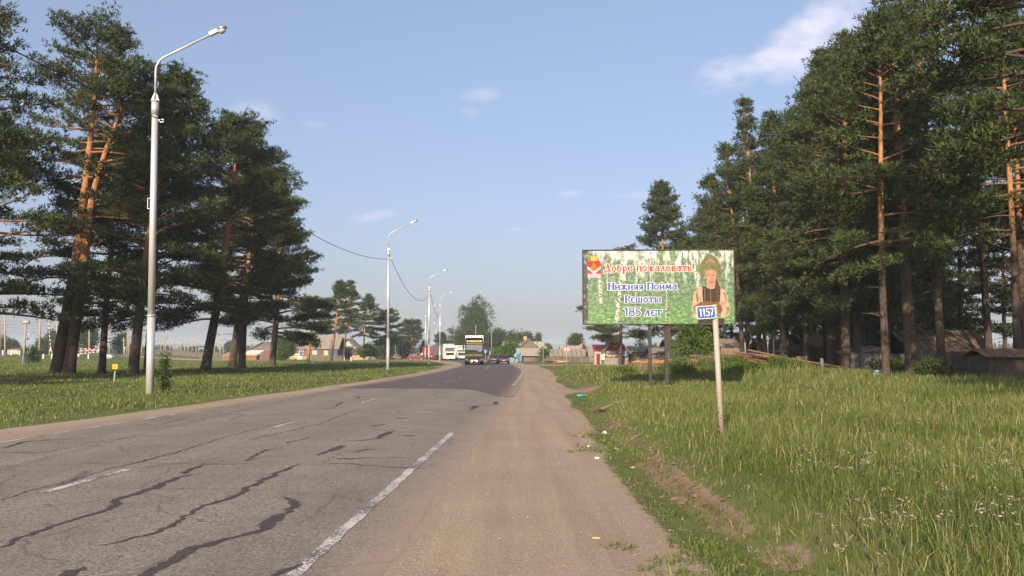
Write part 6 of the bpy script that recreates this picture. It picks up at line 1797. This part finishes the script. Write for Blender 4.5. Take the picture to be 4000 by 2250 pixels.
# person by the gate
def person(label, loc, rz, shirt, legs):
    o = thing('person', label, 'person', loc, rz)
    def skin(nm, vs, es, rr, mat, sub=1):
        me_ = bpy.data.meshes.new(nm); me_.from_pydata(vs, es, []); ob = link(nm, me_, o)
        m_ = ob.modifiers.new('skin', 'SKIN'); m_.use_smooth_shade = True
        for v, r_ in zip(me_.skin_vertices[0].data, rr): v.radius = (r_, r_ * .8)
        me_.skin_vertices[0].data[0].use_root = True
        s = ob.modifiers.new('smooth', 'SUBSURF'); s.levels = s.render_levels = sub
        me_.materials.append(mat); return ob
    V = [(0, 0, .93), (0, 0, 1.12), (0, 0, 1.32), (0, .0, 1.46), (0, -.01, 1.54), (0, -.02, 1.66),
         (.19, 0, 1.40), (.26, .02, 1.14), (.25, -.10, .90), (-.19, 0, 1.40), (-.26, .02, 1.14), (-.25, -.06, .88),
         (.10, 0, .86), (.11, -.03, .48), (.12, .02, .07), (.12, -.12, .04), (-.10, 0, .86), (-.12, .03, .48), (-.13, .10, .07), (-.13, -.03, .04)]
    E = [(0, 1), (1, 2), (2, 3), (3, 4), (4, 5), (2, 6), (6, 7), (7, 8), (2, 9), (9, 10), (10, 11), (0, 12), (12, 13), (13, 14), (14, 15), (0, 16), (16, 17), (17, 18), (18, 19)]
    rr = [.15, .14, .17, .09, .055, .10, .075, .052, .036, .075, .052, .036, .095, .065, .045, .04, .095, .065, .045, .04]
    m_ = bpy.data.materials.new('clothed_figure')
    t, n, ramp, mix, mth = node_helpers(m_)
    co = n('ShaderNodeTexCoord'); sp = n('ShaderNodeSeparateXYZ'); t.links.new(co.outputs['Object'], sp.inputs[0])
    c_ = ramp(mth('DIVIDE', sp.outputs['Z'], 1.8), ((.0, (.03, .025, .02)), (.06, legs), (.53, legs), (.535, shirt), (.82, shirt), (.83, (.42, .24, .17)), (.94, (.42, .24, .17)), (.95, (.07, .05, .04))))
    for e in t.nodes: 
        if e.type == 'VALTORGB': e.color_ramp.interpolation = 'CONSTANT'
    t.links.new(c_, t.nodes['Principled BSDF'].inputs['Base Color'])
    skin('body', V, E, rr, m_)
    return o


p = on(2013.5, 148); person('person in a pale blue shirt and dark trousers walking by the blue gate', p, R(20), (.30, .36, .50), (.05, .045, .045))
o = thing('tree_stump', 'tan stump at the road edge by the blue gate', 'stump', on(2016.5, 143)); MB().tube([(0, 0, -.05), (.02, 0, .2), (.08, 0, .5)], [.2, .15, .13], 9).obj('stump', cut, o)

# --- red-roofed kiosk with banner
Y_ = 114
o, w, ze, zr = house('kiosk', 'small kiosk with a maroon gable roof and a dark blue banner', 'kiosk', 2358, 2454, Y_, 1368, 1316, 5.5, M('stained_grey_wall', (.19, .17, .15), (.30, .27, .24), 3, .9), maroon, 'front', n_sheets=4, over=.35)
MB().add([(.1, -.03, ze + .02), (w - .1, -.03, ze + .02), (w / 2, -.03, zr - .25)], [(0, 1, 2)]).obj('gable_panel', M('maroon_gable_boards', (.16, .03, .03), (.24, .05, .04), 5), o)
MB().box((SX(2402, 2358, Y_), -.06, SZ(1352.5, Y_)), (.55, .05, .28)).obj('gable_sign', M('faded_sign_board', (.42, .22, .17)), o)
MB().box((-.1, -.05, ze / 2), (.28, .1, ze)).obj('corner_panel', M('dark_green_paint', (.03, .15, .09), (.05, .2, .12), 6), o)
window(o, -.12, -.12, ze * .60, .34, .9, limew, M('milky_pane', (.5, .55, .52), rough=.3), bars=False)
ann = MB().box((-.75, 1.2, ze * .5), (.95, 1.8, ze)).obj('annex', M('annex_plaster', (.34, .30, .25), (.42, .37, .31), 4), o)
MB().box((-.72, .27, ze * .38), (.45, .06, ze * .74)).obj('door', M('maroon_door', (.17, .02, .03)), o)
roof_sheets(o, 'annex_roof', (-1.4, -.1, ze + .02), (.05, -.1, ze + .02), (.3, 2.2, ze + .72), (-1.4, 2.2, ze + .72), 3, maroon)
bn = MB().box(((SX(2364, 2358, Y_) + SX(2452, 2358, Y_)) / 2, -.06, (SZ(1371, Y_) + SZ(1397, Y_)) / 2), (SX(2452, 2364, Y_), .05, SZ(1371, Y_) - SZ(1397, Y_))).obj('banner', M('navy_banner', (.018, .02, .09), rough=.6), o)
bx0 = SX(2366, 2358, Y_)
text_mesh('banner_heading', 'TEXOCMOTP', .29, wht, bn, (bx0, -.09, SZ(1380.5, Y_)), SX(2450, 2366, Y_))
mb = MB(); rr_ = random.Random(3)
x_ = bx0
while x_ < bx0 + 2.75:
    d_ = rr_.uniform(.08, .15); mb.box((x_ + d_ / 2, -.09, SZ(1384, Y_)), (d_ * .8, .01, .11)); x_ += d_ + (.12 if rr_.random() < .15 else .015)
mb.obj('small_print', M('banner_small_print', (.5, .5, .58)), bn)
MB().box((bx0 + .85, -.09, SZ(1389.5, Y_)), (1.7, .012, .16)).obj('orange_bar', M('banner_orange', (.62, .36, .05)), bn); MB().box((bx0 + 2.35, -.09, SZ(1389.5, Y_)), (.9, .012, .13)).obj('pale_bar', M('banner_pale', (.5, .42, .5)), bn)
MB().box((bx0 + .75, -.09, SZ(1394.5, Y_)), (1.0, .012, .05)).obj('phone_line', wht, bn)
o, w, ze, zr = house('store_shed', 'small dark plank store between kiosk and billboard posts', 'shed', 2466, 2540, 118, 1374, 1352, 5, dark_wood, slate, 'side', n_sheets=3, over=.3)
MB().box((w * .9, -.05, .8), (.35, .05, 1.5)).obj('door', M('orange_door', (.5, .26, .08)), o)
o, w, ze, zr = house('store_shed', 'pale gabled shed between the two billboard posts', 'shed', 2548, 2600, 112, 1378, 1358, 5, M('bluish_grey_boards', (.11, .12, .14), (.16, .16, .17), 3), slate, 'side', n_sheets=3, over=.3)
o, w, ze, zr = house('white_cottage', 'whitewashed cottage wall behind the bush and pine trunk', 'house', 2610, 2700, 125, 1352, 1326, 6, limew, slate, 'side', n_sheets=3, over=.3)

# --- sheds and fence behind the right hand trunks
def rshed(label, px0, px1, Y, ye, yr, d, wall, roof, **kw): return house('wood_shed', label, 'shed', px0, px1, Y, ye, yr, d, wall, roof, **kw)
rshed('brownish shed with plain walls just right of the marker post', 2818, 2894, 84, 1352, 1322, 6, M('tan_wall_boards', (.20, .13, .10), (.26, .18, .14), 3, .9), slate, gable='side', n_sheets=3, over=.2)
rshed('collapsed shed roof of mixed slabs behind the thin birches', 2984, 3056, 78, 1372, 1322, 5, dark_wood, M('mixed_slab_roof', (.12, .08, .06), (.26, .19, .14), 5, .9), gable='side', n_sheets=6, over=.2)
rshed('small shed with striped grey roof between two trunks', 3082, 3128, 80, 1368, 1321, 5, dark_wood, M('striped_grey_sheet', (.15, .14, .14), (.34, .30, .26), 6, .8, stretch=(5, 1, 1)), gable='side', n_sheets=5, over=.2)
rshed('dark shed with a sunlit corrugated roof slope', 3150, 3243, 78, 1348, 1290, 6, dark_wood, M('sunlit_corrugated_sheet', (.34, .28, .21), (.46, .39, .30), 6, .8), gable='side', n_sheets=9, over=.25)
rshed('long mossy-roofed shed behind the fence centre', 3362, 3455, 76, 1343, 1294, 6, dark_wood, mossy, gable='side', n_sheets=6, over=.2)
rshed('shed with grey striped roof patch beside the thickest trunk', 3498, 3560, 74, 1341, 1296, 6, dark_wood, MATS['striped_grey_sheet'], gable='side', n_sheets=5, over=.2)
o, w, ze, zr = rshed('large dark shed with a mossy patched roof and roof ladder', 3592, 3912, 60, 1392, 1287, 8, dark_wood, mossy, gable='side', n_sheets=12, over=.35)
lx = SX(3745, 3592, 60); sl_ = (zr - ze) / 4
lad = MB()
for s in (0, .42): lad.tube([(lx + s + .35, .9, ze + .9 * sl_ + .2), (lx + s - .25, 3.0, ze + 3.0 * sl_ + .2)], .035, 5)
for k in range(5):
    q = k / 4; lad.tube([(lx + .35 - .6 * q, .9 + 2.1 * q, ze + (.9 + 2.1 * q) * sl_ + .22), (lx + .77 - .6 * q, .9 + 2.1 * q, ze + (.9 + 2.1 * q) * sl_ + .22)], .03, 5)
lad.obj('roof_ladder', grey_wood, o)
for x_ in (SX(3708, 3592, 60), SX(3785, 3592, 60), SX(3825, 3592, 60)): MB().tube([(x_ + .7, -.2, ze + .15), (x_ - .6, 3.95, zr + .2)], .045, 5).obj('batten', grey_wood, o)
o, w, ze, zr = rshed('gabled roof rising behind the big mossy roof', 3590, 3668, 78, 1290, 1262, 5, M('dark_brown_gable', (.07, .04, .03)), slate, gable='side', n_sheets=4, over=.2)
# lean-to slab roofs in front
Y_ = 60
a = on(3316, Y_); g0 = a.z
o = thing('lean_to', 'lean-to with a pale tilted slab roof and open slatted side', 'shed', a); w = SX(3452, 3316, Y_)
MB().box((w / 2, 1.2, 1.0), (w * .98, 2, 1.2)).obj('wall', dark_wood, o)
roof_sheets(o, 'roof_sheet', (-.1, -.3, SZ(1386, Y_, g0)), (w + .1, -.3, SZ(1362, Y_, g0)), (w + .1, 2.2, SZ(1350, Y_, g0)), (-.1, 2.2, SZ(1374, Y_, g0)), 5, M('pale_slab_roof', (.36, .30, .24), (.46, .39, .32), 4, .9))
for k in range(4): MB().box((w - .2 - k * .16, -.1, SZ(1385, Y_, g0)), (.07, .05, .85)).obj('slat', M('pale_new_slat', (.40, .24, .13)), o)
# gate panel with diagonal brace
p = on(3112, 61); o = thing('low_gate', 'low grey gate panel with a diagonal brace among the trunks', 'gate', p); w = SX(3152, 3112, 61); hg = SZ(1394, 61, p.z)
for k in range(6): MB().box(((k + .5) * w / 6, 0, hg / 2 + .1), (w / 6 * .94, .03, hg - .1)).obj('board', grey_wood, o)
MB().box((w / 2, -.04, hg / 2 + .1), (w * 1.1, .04, .09), ry=-math.atan2(hg - .2, w)).obj('brace', grey_wood, o); MB().box((w / 2, -.04, hg), (w, .045, .08)).obj('rail', grey_wood, o)
# fences
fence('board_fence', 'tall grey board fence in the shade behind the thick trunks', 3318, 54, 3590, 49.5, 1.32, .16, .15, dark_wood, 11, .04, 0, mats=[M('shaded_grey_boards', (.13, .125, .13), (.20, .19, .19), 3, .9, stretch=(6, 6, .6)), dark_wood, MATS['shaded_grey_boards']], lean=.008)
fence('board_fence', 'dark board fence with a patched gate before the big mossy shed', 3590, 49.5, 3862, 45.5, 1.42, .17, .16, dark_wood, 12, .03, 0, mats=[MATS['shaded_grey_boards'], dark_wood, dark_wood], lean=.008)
MBp = bpy.data.objects['board_fence.003'] if 'board_fence.003' in bpy.data.objects else None
Y_ = 43.5
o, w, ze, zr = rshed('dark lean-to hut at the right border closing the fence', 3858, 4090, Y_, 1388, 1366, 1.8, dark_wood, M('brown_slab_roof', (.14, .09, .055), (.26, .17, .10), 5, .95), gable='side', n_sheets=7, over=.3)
for k in range(18): MB().box(((k + .5) * w / 18, -.03, ze / 2), (w / 18 * .93, .05, ze)).obj('plank', dark_wood, o)
# lumber poles stacked in front of the wood
p = on(3110, 50); p.z -= .12; o = thing('lumber_stack', 'long stack of brown poles sloping down to the right before the wood', 'lumber stack', p)
rs_ = random.Random(8); pm_ = [MB().tube([(-2.6, 0, .12), (0, 0, .0), (2.6, 0, -.2)], [.06, .055, .045], 6).mesh('pole', m_) for m_ in (barkd, M('reddish_pole_bark', (.16, .08, .05), (.26, .14, .09), 6))]
for k in range(26): link('pole', pm_[k % 2], o, (rs_.uniform(-1.3, .9), rs_.uniform(-.6, .6), .12 + .62 * (k / 26)), (0, R(7) + rs_.uniform(-.05, .05), rs_.uniform(-.10, .10)))
MB().box((1.3, -.7, .35), (.16, .12, .8)).obj('stake', grey_wood, o)
p = on(2880, 62); o = thing('lumber_stack', 'flat stack of brown poles behind the marker post', 'lumber stack', p)
for k in range(14): link('pole', pm_[k % 2], o, (rs_.uniform(-1.0, .9), rs_.uniform(-.6, .6), .45 + .7 * (k / 14)), (0, R(2) + rs_.uniform(-.04, .04), rs_.uniform(-.10, .10)))
p = on(3432, 44); o = thing('trough', 'pale blue metal trough lying in the grass by the fence', 'trough', p, R(6))
lb = M('pale_blue_metal', (.34, .46, .55), (.42, .54, .62), 4, .5)
bevel(MB().box((0, 0, .12), (.46, .35, .16), top=.86).obj('lower_shell', lb, o), .03); bevel(MB().box((.06, .04, .28), (.36, .3, .10), top=.9).obj('upper_lid', lb, o), .02)

# ------------------------------------------------------------------ utility poles and railway
conc = M('weathered_concrete_pole', (.30, .25, .20), (.40, .34, .28), 3, .9); wpole = M('grey_brown_pole', (.19, .15, .12), (.28, .23, .19), 3, .9, stretch=(2, 2, .3))
def pole(name, label, cat, base, top, r, mat, arms=(), extra=None, group=None):
    o = thing(name, label, cat, base, 0, group); d = top - base
    MB().tube([(0, 0, -.3), tuple(d * .5), tuple(d)], [r * 1.25, r, r * .75], 9).obj('pole', mat, o)
    for f_, w_ in arms:
        c_ = d * f_
        a_ = MB().box(tuple(c_), (w_, .1, .12)).obj('crossarm', wpole, o)
        for s in (-1, 1):
            for q in (.45, .28): MB().cyl((c_.x + s * w_ * q, c_.y, c_.z + .17), .05, .2, 6).obj('insulator', M('dull_insulator', (.2, .19, .18)), a_)
    return o


def P2(px, Y, py_top, px_top=None):
    b = on(px, Y); t_ = at(px_top if px_top is not None else px, py_top, Y); return b, t_
b, t_ = P2(1919, 190, 1284, 1921); pole('utility_pole', 'tall wooden pole right of the poplar beside the two dark cars', 'utility pole', b, t_, .11, wpole, ((.97, .7),)); 
b, t_ = P2(1858.5, 220, 1270); pole('utility_pole', 'thin pale pole rising above the black lorry roof', 'utility pole', b, t_, .09, conc)
b, t_ = P2(1914, 186, 1372); pole('utility_pole', 'short pale concrete stub at the foot of the tall wooden pole', 'pole stub', b, t_, .16, M('tan_concrete', (.42, .32, .23)))
for px, Y, yt, lab in ((1478, 225, 1327, 'wooden pole behind the firewood, left of a close pair'), (1487, 226, 1324, 'wooden pole behind the firewood, right of a close pair'), (1545, 250, 1350, 'short wooden pole behind the dark logs'), (1572.5, 235, 1330, 'single wooden pole in the grass left of the hatchback')):
    b, t_ = P2(px, Y, yt); pole('utility_pole', lab, 'utility pole', b, t_, .11, wpole, group='wooden poles by the gardens')
b, t_ = P2(2099, 186, 1278, 2100.5); b.z = 4; pole('antenna_mast', 'thin antenna mast behind the log house roof', 'antenna', b, t_, .04, dark_steel)
b, t_ = P2(3730, 90, 1178, 3722); pole('antenna_mast', 'thin mast leaning left beyond the mossy roof', 'antenna', b, t_, .06, conc)
b, t_ = P2(3846, 92, 1205, 3845); pole('utility_pole', 'dark pole with a crossarm behind the tall fence pine', 'utility pole', b, t_, .07, dark_steel, ((.66, 1.3),))
b, t_ = P2(3964, 80, 1300); pole('utility_pole', 'short dark pole at the right border above the hut', 'utility pole', b, t_, .07, dark_steel)
for k in range(4):
    span(at(3715, 1203 + 17 * k, 88), at(4060, 1206 + 20 * k, 84), .25, 'thin wire behind the wood on the right', r=.012, name='overhead_wire', cat='wire', group='wires behind the wood', k=8)

# railway yard at the left
rail_g = 'catenary masts of the railway yard'
masts = [(20, 160, 1225, 19, 'mast at the left border with ragged branches before it'), (151, 165, 1226, 159, 'tall concrete mast with a double crossarm'), (222, 172, 1256, 223, 'mast half hidden by the leading pine trunks'), (-2, 158, 1262, 1, 'mast cut by the left border'),
         (348, 178, 1266, 349, 'plain slim mast right of the striped crossing pole'), (427, 196, 1284, 428, 'slim mast just right of the second pine trunk'), (483, 214, 1318, 484, 'short mast left of a taller pair'), (496, 200, 1268, 499, 'taller mast of a close pair between pine trunks'), (503, 206, 1300, 504, 'shorter mast of a close pair between pine trunks'),
         (545, 216, 1326, 546, 'mast directly left of the nearest lamp, shorter'), (552, 206, 1304, 553, 'mast directly left of the nearest lamp, taller')]
arms_for = {151: ((.80, 1.6), (.90, 1.0)), 20: ((.7, 1.2),), 496: ((.88, 1.5),), 427: ((.75, 1.3),)}
for px, Y, yt, pt, lab in masts:
    b, t_ = P2(px, Y, yt, pt); pole('catenary_mast', 'concrete railway ' + lab, 'railway mast', b, t_, .17, conc, arms_for.get(px, ((.82, 1.2),)), group=rail_g)
far_m = [(627, 260, 1322), (641, 240, 1305), (647, 270, 1312), (680, 250, 1306), (707, 262, 1322), (722, 300, 1334), (735, 320, 1330), (751, 280, 1328), (766, 270, 1338), (776, 300, 1340), (838, 300, 1336), (862, 280, 1320), (872, 262, 1316), (981, 250, 1322), (990, 300, 1336), (664, 330, 1338), (695, 340, 1342), (590, 250, 1330)]
for k, (px, Y, yt) in enumerate(far_m):
    b, t_ = P2(px, Y, yt); pole('catenary_mast', 'far slender mast among many over the freight wagons', 'railway mast', b, t_, .15, conc, ((.85, 1.6),), group='far masts of the railway yard')
b, t_ = P2(91, 118, 1262, 101)
o = pole('transformer_pole', 'leaning concrete pole carrying a pale transformer drum', 'utility pole', b, t_, .15, conc)
d_ = t_ - b
MB().cyl((d_.x + .1, 0, d_.z + .15), .20, .75, 12, 'x').obj('transformer', M('pale_drum', (.42, .38, .34), (.5, .46, .42), 6), o); MB().box((d_.x + .1, 0, d_.z - .1), (1.0, .3, .08)).obj('bracket', dark_steel, o)
MB().box((d_.x * .72 + .5, 0, d_.z * .72), (.6, .06, .06)).obj('lamp_arm', dark_steel, o); MB().ball((d_.x * .72 + .6, 0, d_.z * .72), .14, 8, 6).obj('lamp_head', limew, o); MB().box((d_.x * .62 + .4, 0, d_.z * .60), (.45, .3, .06)).cyl((d_.x * .62 + .4, 0, d_.z * .63), .1, .3, 8).obj('cutout', dark_steel, o)
MB().box((.25, -.1, .55), (.25, .25, .6)).obj('blue_box', M('blue_box_paint', (.03, .08, .25)), o); MB().box((.25, -.1, .1), (.12, .12, .5)).obj('box_foot', conc, o)
b, t_ = P2(303, 166, 1252, 303)
o = pole('crossing_pole', 'concrete pole with black and white rings and a lamp at the level crossing', 'pole', b, t_, .22, conc); MB().box((-.15, 0, (t_ - b).z * .92), (.6, .06, .06)).obj('lamp_arm', dark_steel, o); MB().ball((-.5, 0, (t_ - b).z * .92), .14, 8, 6).obj('lamp_head', limew, o)
for k in range(5): MB().cyl((0, 0, .15 + k * .3), .30, .28, 12).obj('painted_ring', wht if k % 2 else blackp, o)
# level crossing arms
rw = M('barrier_red', (.45, .04, .04)); 
b = on(297, 164); o = thing('crossing_barrier', 'lowered red and white barrier arms with a blue and white drive box at the crossing', 'barrier', b)
zt_ = at(297, 1369, 164).z - b.z
for (x0, z0, x1, z1) in ((-.4, zt_ - .1, 5.6, zt_ + .0), (.8, zt_ - .62, 5.2, zt_ - .22), (-.2, zt_ + .35, 4.6, zt_ + .18)):
    k = 0
    while k < 11:
        q0, q1 = k / 11, (k + 1) / 11
        MB().box((x0 + (x1 - x0) * (q0 + q1) / 2, 0, z0 + (z1 - z0) * (q0 + q1) / 2), ((x1 - x0) / 11 * 1.0, .1, .15), ry=-math.atan2(z1 - z0, x1 - x0)).obj('arm_segment', rw if k % 2 else wht, o); k += 1
MB().box((.15, -.2, .3), (.4, .3, .65)).obj('blue_box', MATS['blue_box_paint'], o); MB().box((.55, -.2, .35), (.45, .3, .55)).obj('white_box', wht, o)
# raised barrier with frame
b = on(193, 163); o = thing('crossing_barrier', 'raised red and white barrier arm standing upright beside its grey frame', 'barrier', b)
hh = at(193, 1262, 163).z - b.z
for k in range(12): 
    z_ = 1.6 + (hh - 1.6) * (k + .5) / 12; MB().box((.1 - .35 * (z_ - 1.6) / 3, 0, z_), (.11, .1, (hh - 1.6) / 12), ry=-.11).obj('arm_segment', wht if k % 2 else rw, o)
gf = M('grey_frame_paint', (.4, .4, .4), rough=.6)
MB().box((-.05, 0, .4), (.12, .12, .9)).box((.45, 0, .4), (.12, .12, .9)).box((.2, 0, .88), (.7, .3, .1)).box((.15, 0, 1.3), (.4, .25, .8), top=.55).obj('frame', gf, o)
# white guard posts
gp_m = MB().box((0, 0, .35), (.2, .2, .95)).mesh('guard_post', M('white_guard_paint', (.78, .78, .76), rough=.6))
for k, px in enumerate((1, 10, 36, 42.5, 75.5, 108.5, 168.5, 202.5, 211.5, 290, 345)):
    q = link('guard_post', gp_m, None, on(px, 160 if px not in (202.5, 168.5) else 150)); tag(q, 'short white guard post along the crossing road', 'guard post', 'white guard posts at the crossing')
o = thing('signal_lamp', 'short post with a white globe lamp at the crossing', 'lamp', on(114, 160)); MB().cyl((0, 0, .55), .08, 1.3, 8).obj('post', gf, o); MB().ball((0, 0, 1.35), .22, 10, 7).obj('globe', wht, o)
o = thing('signal_lamp', 'tall thin post with a white globe between pine trunks', 'lamp', on(486, 190)); MB().cyl((0, 0, .9), .07, 2.0, 8).obj('post', gf, o); MB().ball((0, 0, 1.95), .2, 10, 7).obj('globe', wht, o)
o, w, ze, zr = house('crossing_hut', 'low pale hut wall behind the guard posts at the left border', 'hut', 28, 70, 190, 1366, 1362, 4, M('pale_hut_wall', (.45, .38, .31), (.52, .45, .38), 4), slate, 'side', over=.2)
o = thing('rail_trolley', 'white sheet-metal cover lying right of the barrier arms', 'cover', on(435, 168)); bevel(MB().prism([(-1.2, .1), (-.8, .8), (.1, .75), (.5, .2), (.4, 0), (-1.2, 0)], -.6, .6).obj('cover', limew, o), .05)
for k in range(7):
    b = on(614 + k * 36, 345); o = thing('freight_wagon', 'dull mauve freight wagon in the far row under the masts', 'wagon', b, 0, 'row of freight wagons'); o.location.z = .45
    MB().box((1.85, 0, 1.0), (3.55, 2, 1.25)).obj('body', M('dull_mauve_wagon', (.10, .065, .07), (.15, .10, .10), 2), o); MB().box((1.85, 0, .28), (3.3, 1.6, .2)).obj('underframe', blackp, o)
for k, (y0, y1) in enumerate(((1262, 1268), (1275, 1278), (1291, 1291), (1299, 1297), (1331, 1328), (1247, 1262))):
    span(at(-60, y0, 160), at(560, y1, 205), .5, 'thin contact wire over the railway at the left', r=.011, name='overhead_wire', cat='wire', group='wires over the railway', k=8)

# ------------------------------------------------------------------ litter on the shoulder
p = gp(2271, 1551, .05); o = thing('plastic_bottle', 'green plastic bottle with a blue label lying by the cut soil', 'bottle', p, R(12))
MB().tube([(-.15, 0, .05), (-.13, 0, .05), (.06, 0, .05), (.12, 0, .05), (.16, 0, .05)], [.03, .05, .05, .022, .02], 10).obj('bottle_body', M('green_plastic', (.03, .30, .16), rough=.15, spec=.6), o)
MB().tube([(-.04, 0, .05), (.05, 0, .05)], .0515, 10).obj('label_wrap', M('blue_label', (.05, .22, .5)), o); MB().cyl((.17, 0, .05), .022, .02, 8, 'x').obj('bottle_cap', M('yellow_cap', (.6, .55, .1)), o)
def crumple(name, label, px, py, s, mat, cat='litter'):
    p = gp(px, py, .02); p.z = gzf(p.x, p.y) + s * .3; mb = MB(); mb.ball((0, 0, 0), (s, s * .7, s * .45), 8, 6); r3 = random.Random(int(px))
    mb.v = [(x + r3.uniform(-.3, .3) * s, y + r3.uniform(-.3, .3) * s, z + r3.uniform(-.2, .2) * s) for x, y, z in mb.v]; mb.sm = [False] * len(mb.sm)
    return tag(mb.obj(name, mat, None, p), label, cat)
wp_ = M('white_paper', (.75, .73, .70), rough=.7)
crumple('paper_cup', 'crumpled white cup on the soil edge beside the ditch', 2363, 1675, .06, wp_)
crumple('paper_scrap', 'small white scrap in the sparse weeds below the cup', 2407, 1732, .035, wp_)
crumple('paper_scrap', 'pale scrap among weeds close to the sandy edge', 2332, 1786, .035, wp_)
crumple('wrapper', 'yellowish wrapper at the foot of the grassy bank', 2472, 1800, .03, M('yellow_wrapper', (.62, .46, .12)))
crumple('foam_piece', 'white foam piece in front of the yellow wrapper', 2298, 1740, .025, wp_)
p = gp(2329, 2106); o = thing('wood_splinter', 'pale yellow splinter lying on the open sand', 'stick', (p.x, p.y, .01), R(-14)); MB().box((0, 0, 0), (.062, .012, .01)).obj('splinter', M('fresh_yellow_wood', (.55, .40, .16)), o)
p = gp(2352, 1600); o = thing('root_clump', 'dark torn root clump at the end of the worn strip', 'root', (p.x, p.y, gzf(p.x, p.y)))
mb = MB()
for k in range(9):
    a_ = rnd.uniform(0, 6.28); l_ = rnd.uniform(.12, .35); mb.tube([(0, 0, .05), (math.cos(a_) * l_ * .6, math.sin(a_) * l_ * .4, rnd.uniform(.05, .16)), (math.cos(a_) * l_, math.sin(a_) * l_ * .6, rnd.uniform(0, .08))], [.03, .02, .008], 5)
mb.obj('root', M('torn_root_wood', (.09, .055, .035), (.2, .12, .08), 14), o)
# bare twig in the grass on the right
p = gp(3645, 1790); o = thing('dry_twig', 'bare forked twig leaning in the tall grass at the right', 'branch', (p.x, p.y, gzf(p.x, p.y)), R(20))
MB().tube([(0, 0, 0), (.12, .05, .35), (.42, .05, .62)], [.008, .006, .002], 5).tube([(.12, .05, .35), (.40, .0, .42)], [.005, .002], 5).tube([(0, 0, .05), (.05, 0, .48)], [.005, .002], 5).obj('branch', M('dry_twig_bark', (.14, .10, .07)), o)
